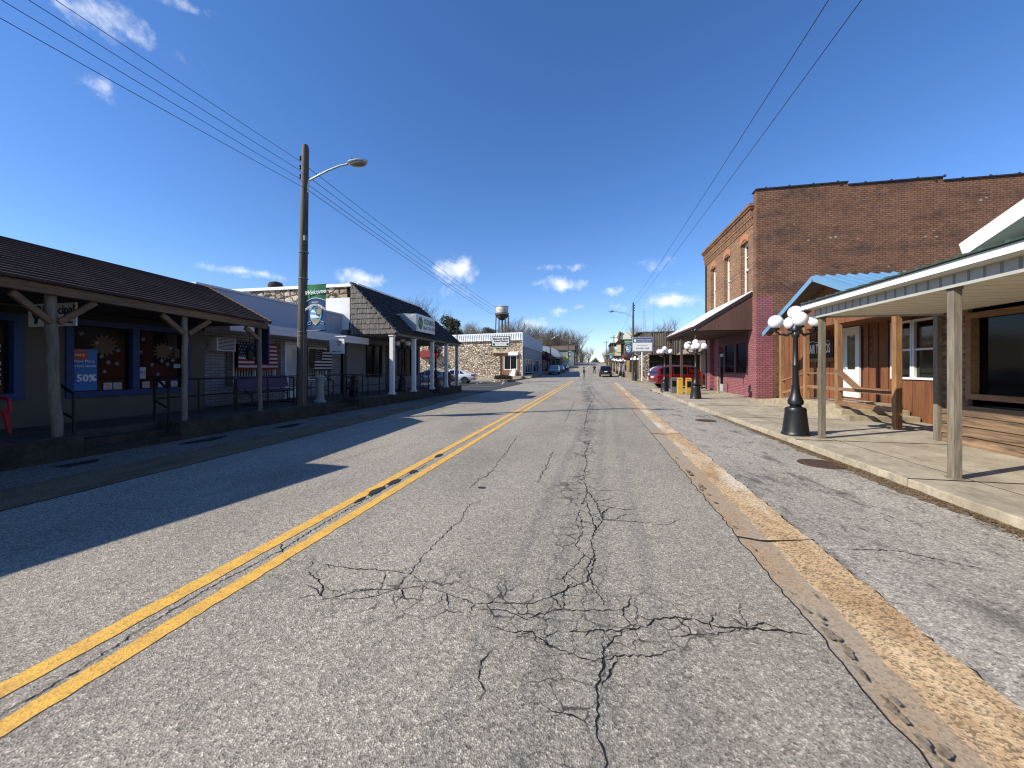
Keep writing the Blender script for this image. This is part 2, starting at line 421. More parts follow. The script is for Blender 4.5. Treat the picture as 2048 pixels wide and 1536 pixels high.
# ------------------------------------------------------------------ sky, sun, camera
SUN_AZ, SUN_EL = rad(240), rad(35.5)     # azimuth clockwise from +Y
w = bpy.data.worlds.new('World'); S.world = w; w.use_nodes = True
nt = w.node_tree; bg = nt.nodes['Background']
def wn(typ, ins=None, **kw):
    nd = nt.nodes.new(typ)
    for k, v in kw.items(): setattr(nd, k, v)
    for k, v in (ins or {}).items():
        if isinstance(v, bpy.types.NodeSocket): nt.links.new(v, nd.inputs[k])
        else: nd.inputs[k].default_value = v
    return nd
sky = wn('ShaderNodeTexSky', sky_type='NISHITA'); sky.sun_disc = False
sky.sun_elevation = SUN_EL; sky.sun_rotation = SUN_AZ; sky.air_density = 1.0; sky.dust_density = .1; sky.ozone_density = 3.0; sky.altitude = 200
tc = wn('ShaderNodeTexCoord'); d3 = wn('ShaderNodeSeparateXYZ', {0: tc.outputs['Generated']})
az = wn('ShaderNodeMath', {0: d3.outputs[0], 1: d3.outputs[1]}, operation='ARCTAN2').outputs[0]
el = wn('ShaderNodeMath', {0: d3.outputs[2]}, operation='ARCSINE').outputs[0]
ae = wn('ShaderNodeCombineXYZ', {0: az, 1: el, 2: 0.}).outputs[0]
n1 = wn('ShaderNodeTexNoise', {'Vector': tc.outputs['Generated'], 'Scale': 14., 'Detail': 8., 'Roughness': .62}).outputs[1]
wob = wn('ShaderNodeVectorMath', {0: n1, 1: (.5, .5, .5)}, operation='SUBTRACT').outputs[0]
wob = wn('ShaderNodeVectorMath', {0: wob, 1: (.09, .05, 0)}, operation='MULTIPLY').outputs[0]
aw = wn('ShaderNodeVectorMath', {0: ae, 1: wob}, operation='ADD').outputs[0]
CL = [(-1.016,.562,.08,.037,.8),(-1.022,.458,.038,.021,.55),(-.903,.545,.039,.016,.22),(-.921,.62,.104,.013,.35),(-.809,.201,.103,.014,.75),(-.578,.214,.075,.03,1),(-.347,.247,.07,.042,1.15),(-.259,.562,.091,.018,.06),(-.072,.211,.088,.027,1),(-.068,.257,.113,.012,.5),(.069,.189,.053,.015,.7),(.159,.251,.066,.021,.55),(.181,.156,.085,.026,1),(-.091,.146,.038,.012,.6),(-.024,.153,.025,.011,.5),(-.156,.111,.052,.023,.8),(.688,.342,.044,.01,.1),(-.362,.195,.09,.022,.45),(.077,.15,.07,.015,.35),(.176,.198,.055,.012,.3),(-.686,.155,.063,.014,.4),(1.4,.5,.3,.08,.6),(-1.9,.5,.4,.1,.6),(2.6,.3,.4,.08,.7)]
acc = None
for a0, e0, wa, we, st in CL:
    v = wn('ShaderNodeVectorMath', {0: aw, 1: (a0, e0, 0)}, operation='SUBTRACT').outputs[0]
    v = wn('ShaderNodeVectorMath', {0: v, 1: (1/wa, 1/we, 0)}, operation='MULTIPLY').outputs[0]
    L = wn('ShaderNodeVectorMath', {0: v}, operation='LENGTH').outputs['Value']
    q = wn('ShaderNodeMath', {0: L, 1: -st, 2: st}, operation='MULTIPLY_ADD').outputs[0]
    acc = q if acc is None else wn('ShaderNodeMath', {0: acc, 1: q}, operation='MAXIMUM').outputs[0]
fine = wn('ShaderNodeTexNoise', {'Vector': tc.outputs['Generated'], 'Scale': 34., 'Detail': 7., 'Roughness': .6}).outputs[0]
den = wn('ShaderNodeMath', {0: fine, 1: -.5}, operation='ADD').outputs[0]
den = wn('ShaderNodeMath', {0: den, 1: 1.5, 2: acc}, operation='MULTIPLY_ADD').outputs[0]
den = wn('ShaderNodeMapRange', {0: den, 1: .08, 2: 1.15, 3: 0., 4: .88}); den.interpolation_type = 'SMOOTHSTEP'
pres = wn('ShaderNodeMapRange', {0: acc, 1: 0., 2: .2, 3: 0., 4: 1.}).outputs[0]
den = wn('ShaderNodeMath', {0: den.outputs[0], 1: pres}, operation='MULTIPLY').outputs[0]
hsv = wn('ShaderNodeHueSaturation', {'Hue': .5, 'Saturation': 1.18, 'Value': 1.06, 'Color': sky.outputs[0]})
tin = wn('ShaderNodeMix', {0: 1., 6: hsv.outputs[0]}, data_type='RGBA', blend_type='MULTIPLY'); tin.inputs[7].default_value = (.93, .955, 1.14, 1)
mx = wn('ShaderNodeMix', {0: den, 6: tin.outputs[2]}, data_type='RGBA'); mx.inputs[7].default_value = (7.6, 7.8, 8.2, 1)
nt.links.new(mx.outputs[2], bg.inputs[0]); bg.inputs[1].default_value = .11

sl = bpy.data.lights.new('sun', 'SUN'); sl.energy = 4.9; sl.angle = rad(.5); sl.color = (1., .925, .80)
so = bpy.data.objects.new('sun', sl); C.objects.link(so)
sd = Vector((math.sin(SUN_AZ)*math.cos(SUN_EL), math.cos(SUN_AZ)*math.cos(SUN_EL), math.sin(SUN_EL)))
so.rotation_euler = sd.to_track_quat('Z', 'Y').to_euler(); so.location = sd*60
S.view_settings.view_transform = 'Standard'; S.view_settings.look = 'None'; S.view_settings.exposure = .48; S.view_settings.gamma = 1

cd = bpy.data.cameras.new('camera'); cam = bpy.data.objects.new('camera', cd); C.objects.link(cam); S.camera = cam
cd.sensor_width = 36; cd.lens = 36*770/2048; cd.shift_y = -32/2048; cd.clip_end = 3000; cd.clip_start = .05
cam.location = (0, 0, 1.6); cam.rotation_euler = (rad(90), 0, math.atan(158/770))
S.render.resolution_x = 1024; S.render.resolution_y = 768

# ------------------------------------------------------------------ ground
def gz(Y):
    if Y < 58: return 0.
    if Y < 180:
        t = (Y-58)/122.; return 4.2*t*t*(3-2*t)*.55+4.2*.45*t
    return 4.2-(Y-180)*.02 if Y < 400 else -.2
YS = [-12, -6, 0, 4, 8, 12, 16, 20, 26, 32, 38, 44, 50, 56, 60, 66, 72, 80, 90, 100, 112, 125, 140, 155, 168, 178, 186, 196, 210, 240, 280, 330, 400]
def strip(name, lf, rf, y0, y1, mat, lift=0., dl=0., dr=0., nx=1, label=None):
    """ground sheet between x = lf(y) and rf(y)"""
    ys = sorted(set([y0, y1]+[y for y in YS if y0 < y < y1]+([i*.06 for i in range(330)] if y0 == -12 and y1 == 44 else []))); m = MB(); vs = []; fs = []
    for y in ys:
        for i in range(nx+1):
            t = i/nx; l, r = lf(y), rf(y); z = gz(y)+lift
            z += (dl(y) if callable(dl) else dl)*(1-t)+(dr(y) if callable(dr) else dr)*t
            vs.append((l+(r-l)*t, y, z))
    for j in range(len(ys)-1):
        for i in range(nx): a = j*(nx+1)+i; fs.append((a, a+1, a+nx+2, a+nx+1))
    m.add(vs, fs); return struct(m.build(name, mat))
wobb = lambda y, a: a*(math.sin(7.3*y+1)+.7*math.sin(17.1*y)+.6*math.sin(31.7*y+2)+.5*math.sin(3.1*y)) if y < 22 else 0.
gi_r = lambda y: 1.30+.015*min(y, 44)+wobb(y, .006)          # road edge at the right gutter
gm_r = lambda y: min(1.50+.033*y, 1.632+.021*(min(y, 44)-4))+wobb(y+4, .011)
go_r = lambda y: 1.90+.020*min(y, 44)+wobb(y+9, .009)
gi_l = lambda y: -6.38-.02*min(y, 24)
go_l = lambda y: -7.35-.006*min(y, 24)
wall_l = lambda y: -8.35
ez = lambda y: .045 if y < 12 else max(0., .045-(y-12)*.003)
wz = lambda y: .10 if y < 10 else max(0.01, .10-(y-10)*.0075)
# one sheet to the horizon
m = MB(); ys = [-60]+YS+[600, 1500]; xs = [-1200, -300, -120, -60, -30, 30, 60, 120, 300, 1200]; vs = []; fs = []
for y in ys:
    for x in xs: vs.append((x, y, gz(y)-.07-(0 if abs(x) < 400 else 4)))
for j in range(len(ys)-1):
    for i in range(len(xs)-1): a = j*len(xs)+i; fs.append((a, a+1, a+len(xs)+1, a+len(xs)))
m.add(vs, fs); struct(m.build('ground', MT['soil']))
strip('road', gi_l, gi_r, -12, 44, MT['asph'])
strip('road', lambda y: -9.0, lambda y: 4.4, 44, 74, MT['asph'])
fl = lambda y: -7.6+.04*min(y-74, 110)
fr = lambda y: 3.6+.016*(y-74)
strip('road', fl, fr, 74, 400, MT['asph'])
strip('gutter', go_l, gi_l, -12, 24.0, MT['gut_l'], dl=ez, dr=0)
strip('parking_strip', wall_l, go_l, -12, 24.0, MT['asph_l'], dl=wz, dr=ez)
strip('gutter', lambda y: -6.86-(y-24)*.0, lambda y: -6.38-.02*24, 24, 39.5, MT['apron'], lift=.02)
strip('gutter', gi_r, gm_r, -12, 44, MT['gut'], lift=.0, dr=-.012)
strip('gutter', gm_r, go_r, -12, 44, MT['gold'], dl=-.012, dr=.018, nx=2)
strip('parking_strip', go_r, lambda y: 4.13, -12, 44, MT['asph_r'], dl=.012, dr=0)
strip('driveway', lambda y: 4.13, lambda y: 24., 29.2, 44.6, MT['apron'], lift=.006)
# yellow centre lines with worn, slightly ragged edges
def line(name, f, wd, y0, y1, mat, step=.05, lift=.004, jit=.006):
    m = MB(); y = y0; L = []; vs = []; fs = []
    while y < y1:
        L.append(y); y += step if y < 9 else (.4 if y < 25 else 3)
    L.append(y1)
    for y in L:
        j = jit if y < 14 else 0
        vs += [(f(y)-wd/2+R.uniform(-j, j), y, gz(y)+lift), (f(y)+wd/2+R.uniform(-j, j), y, gz(y)+lift)]
    for i in range(len(L)-1): fs.append((2*i, 2*i+1, 2*i+3, 2*i+2))
    m.add(vs, fs); return struct(m.build(name, mat))
line('centre_line', lambda y: -2.875+.012*y, .135, -8, 47, MT['yellow'])
line('centre_line', lambda y: -2.575+.011*y, .125, -8, 47, MT['yellow'])
line('centre_line', lambda y: -2.15+.025*(y-60), .16, 58, 170, MT['white_line'])

# cracks traced across the lane: thin ragged ribbons laid on the road
CR = [[(.06,1.2),(.06,1.58),(.05,1.66),(.02,1.75),(.03,1.85),(.03,1.99),(.07,2.13),(.06,2.15),(.07,2.24),(.12,2.34),(.27,2.48)],
[(.02,1.75),(-.05,1.78),(-.13,1.79),(-.2,1.81)],
[(1.27,2.62),(1.13,2.62),(.95,2.61),(.78,2.58),(.67,2.62),(.53,2.63),(.4,2.58),(.33,2.49),(.17,2.43),(-.01,2.39),(-.18,2.34)],
[(.95,2.61),(.73,2.51),(.58,2.47),(.46,2.43)],[(.49,2.33),(.32,2.25),(.13,2.21),(.06,2.15)],
[(.06,2.15),(-.03,2.15),(-.17,2.19),(-.25,2.22),(-.35,2.32),(-.48,2.28),(-.63,2.31)],[(-.35,2.32),(-.32,2.23),(-.15,2.22)],
[(.24,2.64),(-.01,2.59),(-.23,2.55),(-.41,2.42),(-.59,2.48),(-.75,2.44)],
[(-.78,2.51),(-.64,2.55),(-.41,2.58),(-.25,2.71),(-.15,2.83),(-.04,2.92),(.01,3.12),(.03,3.37),(-.01,3.63),(.05,3.89),(-.01,4.28),(-.06,4.75)],
[(-.15,2.83),(-.23,2.92),(-.13,3.13),(-.06,3.35),(-.14,3.52),(-.08,3.84),(-.12,4.25)],[(.03,3.37),(-.04,3.11),(.01,2.93),(.06,2.83)],
[(-.18,2.67),(-.18,2.57)],[(.05,3.89),(.12,4.16),(.17,4.17),(.6,4.18)],[(.12,4.16),(.07,4.61),(-.03,5.05),(.08,5.17),(.37,5.19)],
[(-.06,4.75),(-.11,4.57),(-.04,5.04),(-.12,5.59),(-.06,6.47),(-.11,7.42),(-.02,8.73)],[(-.01,4.28),(-.12,4.4),(-.16,4.1),(-.11,3.84)],
[(-1.95,2.29),(-1.77,2.36),(-1.57,2.4),(-1.46,2.47),(-1.36,2.57),(-1.2,2.63),(-1.02,2.59),(-.91,2.55),(-.78,2.51),(-.77,2.39),(-.74,2.32)],
[(-2.02,2.47),(-1.86,2.38),(-1.92,2.47),(-2.06,2.58),(-2.22,2.66)],[(-1.72,2.45),(-1.49,2.53),(-1.35,2.57)],
[(-1.43,2.63),(-1.38,2.77),(-1.4,3.07),(-1.38,3.44),(-1.37,3.7),(-1.33,3.85),(-1.39,4.14),(-1.38,4.34),(-1.25,4.51)],
[(-1.38,2.77),(-1.64,2.78),(-1.88,2.74),(-2.12,2.76)],[(-1.38,2.77),(-1.23,2.68),(-1.2,2.63)],
[(-1.58,4.87),(-1.58,5.34),(-1.51,5.46),(-1.51,5.85),(-1.55,6.52),(-1.57,7.16),(-1.63,7.83),(-1.69,8.9)],
[(-.55,2.13),(-.59,2.),(-.56,1.9),(-.52,1.83),(-.53,1.78)],[(-.73,5.34),(-.72,6.17),(-.72,6.88),(-.69,7.53)],
[(-4.38,5.58),(-4.22,6.16),(-4.16,7.06),(-3.83,7.95),(-3.91,8.95)],[(-5.78,3.49),(-5.12,3.41),(-4.74,3.49),(-4.47,3.67)],
[(-2.9,3.12),(-2.75,2.99),(-2.57,2.83),(-2.43,2.74)],[(-2.66,.9),(-2.66,1.54),(-2.7,1.86),(-2.72,2.36),(-2.66,2.9),(-2.7,3.4),(-2.68,4.4),(-2.66,6.)],
[(-.4,10.2),(.42,10.07),(1.49,10.45)],[(-.18,10.11),(-.13,14.95),(.23,23.34)],[(-.75,11.38),(-.78,19.49)],
[(2.2,3.9),(2.6,3.95),(3.1,3.7)],[(2.9,5.8),(3.1,5.2),(3.4,5.0)]]
m = MB()
def twigs(L, n):
    out = []
    for _ in range(n):
        a = R.choice(L); k = R.randrange(len(a)); x, y = a[k]
        if not (1.9 < y < 6 and x < 1.2): continue
        an = R.uniform(0, 2*PI); b = [(x, y)]
        for q in range(R.randint(2, 5)):
            an += R.uniform(-.8, .8); st = R.uniform(.02, .075)*(1 if y < 3 else 2.); x, y = x+math.cos(an)*st, y+math.sin(an)*st*1.3; b.append((x, y))
        out.append(b)
    return out
CR += twigs(CR[:23], 70)
for line_ in CR:
    pts = []
    for a, b in zip(line_[:-1], line_[1:]):
        L = math.hypot(b[0]-a[0], b[1]-a[1]); n = max(2, int(L/(.022 if a[1] < 5 else .06)))
        for i in range(n):
            t = i/n; j = .011 if a[1] < 5 else .02
            pts.append((a[0]+(b[0]-a[0])*t+R.uniform(-j, j), a[1]+(b[1]-a[1])*t+R.uniform(-j, j)))
    pts.append(line_[-1]); vs = []; fs = []
    w0 = R.uniform(.0018, .0038)
    for i, p in enumerate(pts):
        q = pts[min(i+1, len(pts)-1)]; o = pts[max(i-1, 0)]
        dx, dy = q[0]-o[0], q[1]-o[1]; L = math.hypot(dx, dy) or 1
        e = min(i, len(pts)-1-i)/6.; wd = w0*R.uniform(.35, 1.5)*min(1, .25+e)*(1+.09*p[1])
        if p[1] > 2.55 and p[0] > .4 and p[1] < 2.7: wd *= 1.5
        z = .0035 if p[0] < 1.3 else .014
        vs += [(p[0]-dy/L*wd, p[1]+dx/L*wd, z), (p[0]+dy/L*wd, p[1]-dx/L*wd, z)]
    for i in range(len(pts)-1): fs.append((2*i, 2*i+1, 2*i+3, 2*i+2))
    m.add(vs, fs)
struct(m.build('road_crack', MT['crack'], fixn=False))
# tar blobs between the lines, joints across the gutter, stains
def blob(m, x, y, rx, ry, z, n=18, rot=0):
    vs = [(x, y, z)]
    for k in range(n):
        t = 2*PI*k/n; r = R.uniform(.75, 1.15); a, b = rx*r*math.cos(t), ry*r*math.sin(t)
        vs.append((x+a*math.cos(rot)-b*math.sin(rot), y+a*math.sin(rot)+b*math.cos(rot), z))
    m.add(vs, [(0, 1+k, 1+(k+1) % n) for k in range(n)])
m = MB()
for a in [(-2.72,6.6,.05,.16),(-2.68,5.5,.055,.11),(-2.70,4.95,.07,.16),(-2.73,4.55,.06,.2),(-2.74,4.2,.03,.12),(-1.43,4.95,.06,.035)]: blob(m, a[0], a[1], a[2], a[3], .0075)
for a in [(-8.0,6.7,.16,.5),(-8.05,4.6,.2,.3),(-7.8,8.8,.15,.5)]: blob(m, a[0], a[1], a[2], a[3], .085)
struct(m.build('tar_patch', MT['tar'], fixn=False))
m = MB()
for i in range(46):
    y = R.choice([R.uniform(1.7, 2.7), R.uniform(1.7, 3.2), R.uniform(3, 7.5)]); s = .012*(1+.25*y); blob(m, gi_r(y)+.03+abs(R.gauss(0, .035)), y, R.uniform(.4, 1.1)*s, R.uniform(.8, 2.6)*s, .004+i*.0004, 11)
struct(m.build('spalled_edge', M('spalled gutter edge', '#786249', .98, var=.3, vs=40, c2='#8f887a', bump=.6, bs=120), fixn=False))
m = MB()
for y in (3.98, 9.9, 15.8, 22):
    m.tube([(gi_r(y), y+.02, .004), (gi_r(y)+.2, y-.02, -.002), (gm_r(y)+.1, y+.015, -.002), (go_r(y)+.02, y+.05, .016)], .007, 5)
m.tube([(gi_r(y)+R.uniform(-.012, .012), y, .001) for y in [i*.06 for i in range(-20, 260)]], .0045, 5)
m.tube([(go_r(y)+R.uniform(-.02, .02), y, .012) for y in [i*.06 for i in range(-20, 300)]], .005, 5)
m.tube([(gi_l(y)+R.uniform(-.012, .012), y, .001) for y in [i*.2 for i in range(5, 60)]], .007, 5)
struct(m.build('gutter_joint', MT['crack']))
# manhole covers
for nm, x, y, r, lab in (('manhole_cover', 3.75, 7.3, .33, 'rusty round iron cover in the parking strip nearest the posts'), ('manhole_cover', 3.4, 12.6, .3, 'smaller dark iron cover farther up the parking strip')):
    o = MB(); o.lathe([(r, 0), (r, .012), (r-.03, .014), (r-.035, .009), (.02, .009)], (x, y, .002), 28)
    for k in range(-4, 5): o.box(x-.2, x+.2, y+k*.05-.008, y+k*.05+.008, .01, .014)
    tag(o.build(nm, MT['iron']), lab, 'manhole cover')
# leaf litter caught along the right kerb
m = MB()
for i in range(4200):
    y = R.uniform(3.2, 11); x = 4.10-abs(R.gauss(0, .09 if y < 8 else .05)); s = R.uniform(.006, .02); t = R.uniform(0, PI); h = R.uniform(.003, .03)
    c, s_ = math.cos(t)*s, math.sin(t)*s
    m.quad((x-c, y-s_, h), (x+s_*.4, y-c*.4, h+.004), (x+c, y+s_, h+R.uniform(0, .012)), (x-s_*.4, y+c*.4, h))
tag(m.build('leaf_litter', MT['leaf'], fixn=False), 'dry brown leaves and grit caught along the right kerb', 'leaf litter', kind='stuff')

m = MB(); L = [-2+.07*i for i in range(230)]; vs = []; fs = []
for y in L: vs += [(4.04-.09*R.random()-(.12 if 3 < y < 8.5 else .03)*(.5+.5*math.sin(y*2.3)), y, .007), (4.16, y, .02)]
for i in range(len(L)-1): fs.append((2*i, 2*i+1, 2*i+3, 2*i+2))
m.add(vs, fs); struct(m.build('kerb_dirt', M('kerb dirt', '#54422f', .98, var=.4, vs=16, c2='#80705a', bump=.5, bs=90), fixn=False))
# right pavement: slabs with a kerb, falling to the drive
m = MB()
ks = [-12, -6, -1.5, 2.2, 6.1, 8.95, 12.7, 16.5, 20.4, 24.4, 28.6]
for a, b in zip(ks[:-1], ks[1:]):
    z = .125 if b < 21 else .125
    xr = 7.2 if b < 9.5 else 9.6
    cx = [4.13, 4.13] if b < 21 else ([4.13, 4.22] if b < 25 else [4.22, 4.5])
    nn = max(1, int((b-a)/.16)) if a > 0 and b < 17 else 1
    ed = [(cx[0]+(cx[1]-cx[0])*i/nn+(R.gauss(0, .007) if 0 < i < nn else 0)+(R.uniform(.01, .03) if R.random() < .06 else 0), b-.009-(b-a-.018)*i/nn, -.05) for i in range(nn+1)]
    m.prism([(xr, a+.009, -.05), (xr, b-.009, -.05)]+ed, (0, 0, z+.05))
struct(m.build('pavement', MT['walk'], bevel=.012))
m = MB(); m.box(4.2, 9.5, -12, 20.2, -.06, .108); struct(m.build('pavement_joint', MT['crack']))
m = MB()
for y in ks[2:-1]: m.tube([(4.14+i*.25, y+R.uniform(-.008, .008), .1225) for i in range(0, 12 if y < 9.5 else 14)], .009, 5)
m.tube([(4.9+R.uniform(-.01, .01), y*.5, .1225) for y in range(10, 48)], .0065, 5)
struct(m.build('pavement_joint', MT['crack']))
m = MB(); m.prism([(4.7, 44.8, 0), (24, 44.8, 0), (24, 47.5, 0), (5.0, 47.5, 0), (4.4, 46.2, 0)], (0, 0, .12))
for y0, y1 in ((47.52, 60), (60.02, 75), (75.02, 90), (90.02, 120)): m.prism([(4.45, y0, gz(y0)), (7.6, y0, gz(y0)), (7.6, y1, gz(y1)), (4.45, y1, gz(y1))], (0, 0, .14))
struct(m.build('pavement', MT['curbtop']))
m = MB()
for y0, y1 in ((58.8, 75), (75.02, 90), (90.02, 125)): m.prism([(-13, y0, gz(y0)), (-9.0, y0, gz(y0)), (-9.0, y1, gz(y1)), (-13, y1, gz(y1))], (0, 0, .34 if y0 < 60 else .16))
for y0, y1 in ((125.02, 140), (140.02, 155), (155.02, 168), (168.02, 178)):
    for fa, fb_ in ((lambda y: fl(y)-2.4, fl), (fr, lambda y: fr(y)+2.8)): m.prism([(fa(y0), y0, gz(y0)), (fb_(y0), y0, gz(y0)), (fb_(y1), y1, gz(y1)), (fa(y1), y1, gz(y1))], (0, 0, .2))
struct(m.build('pavement', MT['curbtop']))
# left raised walk with its ledge and steps
m = MB()
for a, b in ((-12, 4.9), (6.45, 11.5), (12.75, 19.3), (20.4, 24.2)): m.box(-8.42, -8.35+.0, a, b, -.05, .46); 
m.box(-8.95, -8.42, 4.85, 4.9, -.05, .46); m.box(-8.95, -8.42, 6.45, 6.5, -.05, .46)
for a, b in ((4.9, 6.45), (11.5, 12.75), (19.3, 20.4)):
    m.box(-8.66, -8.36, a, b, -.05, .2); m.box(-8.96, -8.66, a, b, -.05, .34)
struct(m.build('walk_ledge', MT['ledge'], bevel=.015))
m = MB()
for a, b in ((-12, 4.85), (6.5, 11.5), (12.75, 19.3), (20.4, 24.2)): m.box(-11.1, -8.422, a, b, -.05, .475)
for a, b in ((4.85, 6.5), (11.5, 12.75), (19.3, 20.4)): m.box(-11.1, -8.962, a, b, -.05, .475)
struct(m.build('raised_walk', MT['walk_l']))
# parking lot on the left beyond the shingled shop
m = MB(); lot = [(-40, 24.2), (-6.9, 24.2), (-6.9, 39)]
for k in range(1, 9):
    t = PI/2*k/8; lot.append((-6.9-4*(1-math.cos(t)), 39+5*math.sin(t)))
lot += [(-40, 44)]
m.add([(x, y, .012) for x, y in lot], [tuple(range(len(lot)))]); struct(m.build('parking_lot', MT['lot'], fixn=False))
m = MB(); ring = [(-6.38-.48, 39.5)]
vs = []; fs = []
for k in range(0, 11):
    t = PI/2*k/10; vs += [(-6.9-4*(1-math.cos(t)), 39+5*math.sin(t), .02), (-6.3-4.6*(1-math.cos(t)), 39+6.4*math.sin(t), .02)]
vs += [(-40, 44, .02), (-40, 46.5, .02)]
for k in range(11): fs.append((2*k, 2*k+1, 2*k+3, 2*k+2))
m.add(vs, fs); struct(m.build('gutter', MT['apron'], fixn=False))
m = MB()
for x in (-8.6, -11.2, -13.8, -16.4, -19): m.add([(x, 36.5, .018), (x+.12, 36.5, .018), (x-.9, 42.3, .018), (x-1.02, 42.3, .018)], [(0, 1, 2, 3)])
m.add([(-30, 32, .018), (-8, 32, .018), (-8, 32.12, .018), (-30, 32.12, .018)], [(0, 1, 2, 3)])
struct(m.build('bay_line', MT['white_line'], fixn=False))
m = MB(); m.box(-50, -9.9, 46.6, 60, -.05, .1); m.box(-14.2, -10.2, 56.6, 60, .0, .34); struct(m.build('pavement', MT['curbtop']))
# ------------------------------------------------------------------ windows and walls
def P3(pl, c, a, z, d):           # pl 'x': plane X=c spans Y; pl 'y': plane Y=c spans X; d = offset along the axis
    return (c+d, a, z) if pl == 'x' else (a, c+d, z)
def pbox(m, pl, c, a0, a1, z0, z1, d0, d1, mi=0):
    if pl == 'x': m.box(c+d0, c+d1, a0, a1, z0, z1, mi)
    else: m.box(a0, a1, c+d0, c+d1, z0, z1, mi)
def holes_wall(m, pl, c, a0, a1, z0, z1, d0, d1, holes, mi=0):
    As = sorted(set([a0, a1]+[h[0] for h in holes]+[h[1] for h in holes])); Zs = sorted(set([z0, z1]+[h[2] for h in holes]+[h[3] for h in holes]))
    for i in range(len(As)-1):
        run = None
        for j in range(len(Zs)-1):
            ca, cz = (As[i]+As[i+1])/2, (Zs[j]+Zs[j+1])/2
            solid = not any(h[0] < ca < h[1] and h[2] < cz < h[3] for h in holes)
            if solid and run is None: run = Zs[j]
            if (not solid) and run is not None: pbox(m, pl, c, As[i], As[i+1], run, Zs[j], d0, d1, mi); run = None
        if run is not None: pbox(m, pl, c, As[i], As[i+1], run, z1, d0, d1, mi)
def window(par, pl, c, a0, a1, z0, z1, out, fm, gm, fw=.06, dep=.06, nx=1, nz=1, back=.03, mw=.04, name='window', sill=0):
    """frame proud of the wall by dep, pane set back; out = +1/-1 side the window faces"""
    m = MB(); d1 = out*dep; d0 = -out*back
    pbox(m, pl, c, a0, a1, z1-fw, z1, d0, d1); pbox(m, pl, c, a0, a1, z0, z0+fw, d0, d1+out*sill)
    pbox(m, pl, c, a0, a0+fw, z0+fw, z1-fw, d0, d1); pbox(m, pl, c, a1-fw, a1, z0+fw, z1-fw, d0, d1)
    for i in range(1, nx):
        a = a0+(a1-a0)*i/nx; pbox(m, pl, c, a-mw/2, a+mw/2, z0+fw, z1-fw, d0, d1-out*.008)
    for j in range(1, nz):
        z = z0+(z1-z0)*j/nz; pbox(m, pl, c, a0+fw, a1-fw, z-mw/2, z+mw/2, d0, d1-out*.012)
    f = m.build(name, fm, par)
    p = MB(); pbox(p, pl, c, a0+fw*.5, a1-fw*.5, z0+fw*.5, z1-fw*.5, d0+out*.004, d0+out*.014)
    p.build('pane', gm, f); return f

# ================================================================== LEFT SHOP, brown shingles and blue frames
MT['stucco'] = M('taupe render', '#5c564e', .9, var=.1, vs=1.5, bump=.15, bs=30)  # wall colour lowered to stand in for deep porch shade
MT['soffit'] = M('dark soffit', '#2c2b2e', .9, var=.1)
MT['shing1'] = shingle('brown asphalt shingles', '#4a3530', '#2f2220', '#120d0c', .33, .2)
shop1 = thing('shop', 'low taupe shop with a brown shingle porch roof and blue window frames, left foreground', 'building', (-10.5, 3, 0))
m = MB(); WX = -10.5
holes_wall(m, 'x', WX, -10, 8.75, .47, 3.3, -.2, 0, [(-.5, 5.25, 1.0, 2.6), (5.85, 8.32, .98, 2.62)])
m.box(-18, WX-.2, 8.55, 8.75, .47, 3.3); m.box(-18, WX-.2, -10, 8.55, 3.2, 3.3)
m.build('wall', MT['stucco'], shop1)
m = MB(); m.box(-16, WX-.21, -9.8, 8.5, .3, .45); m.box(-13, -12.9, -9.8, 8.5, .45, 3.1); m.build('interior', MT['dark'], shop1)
def eavz(y): return 2.96-.033*(y-4.17)
# courses of shingles, eave (-8.35) to ridge (-10.5)
m = MB(); nC = 17
for k in range(nC):
    t0, t1 = k/nC, (k+1)/nC
    for (ya, yb) in ((-12, -2), (-2, 4), (4, 8.75)):
        def pt(y, t, up): return (-8.35-2.15*t, y, eavz(y)+1.06*t+up)
        jj = .008
        a, b, c_, d = pt(ya, t0, .034), pt(yb, t0, .034), pt(yb, t1, .004), pt(ya, t1, .004)
        m.quad(a, b, c_, d); m.quad(pt(ya, t0, -.02), pt(yb, t0, -.02), b, a)
m.quad((-10.5, -12, eavz(-12)+1.07), (-10.5, 8.75, eavz(8.75)+1.07), (-15, 8.75, 3.2), (-15, -12, 3.35))
rf = m.build('roof', MT['shing1'], shop1, fixn=False)
m = MB(); m.beam((-8.35, 8.765, eavz(8.7)+.0), (-10.5, 8.765, eavz(8.7)+1.05), .03, .1); m.beam((-10.5, 8.765, eavz(8.7)+1.05), (-15, 8.765, 3.17), .03, .1)
m.prism([(-8.5, 8.74, 2.8), (-10.5, 8.74, 3.82), (-15, 8.74, 3.1), (-15, 8.74, 2.8)], (0, .012, 0)); m.build('rake_board', MT['beamwood'], shop1)
m = MB(); m.beam((-8.47, -12, eavz(-12)-.1), (-8.47, 8.72, eavz(8.7)-.1), .12, .15); m.build('porch_beam', MT['beamwood'], shop1)
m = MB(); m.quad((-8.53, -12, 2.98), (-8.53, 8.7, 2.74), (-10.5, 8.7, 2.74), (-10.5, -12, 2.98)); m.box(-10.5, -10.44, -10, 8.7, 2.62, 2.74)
m.build('soffit', MT['soffit'], shop1)
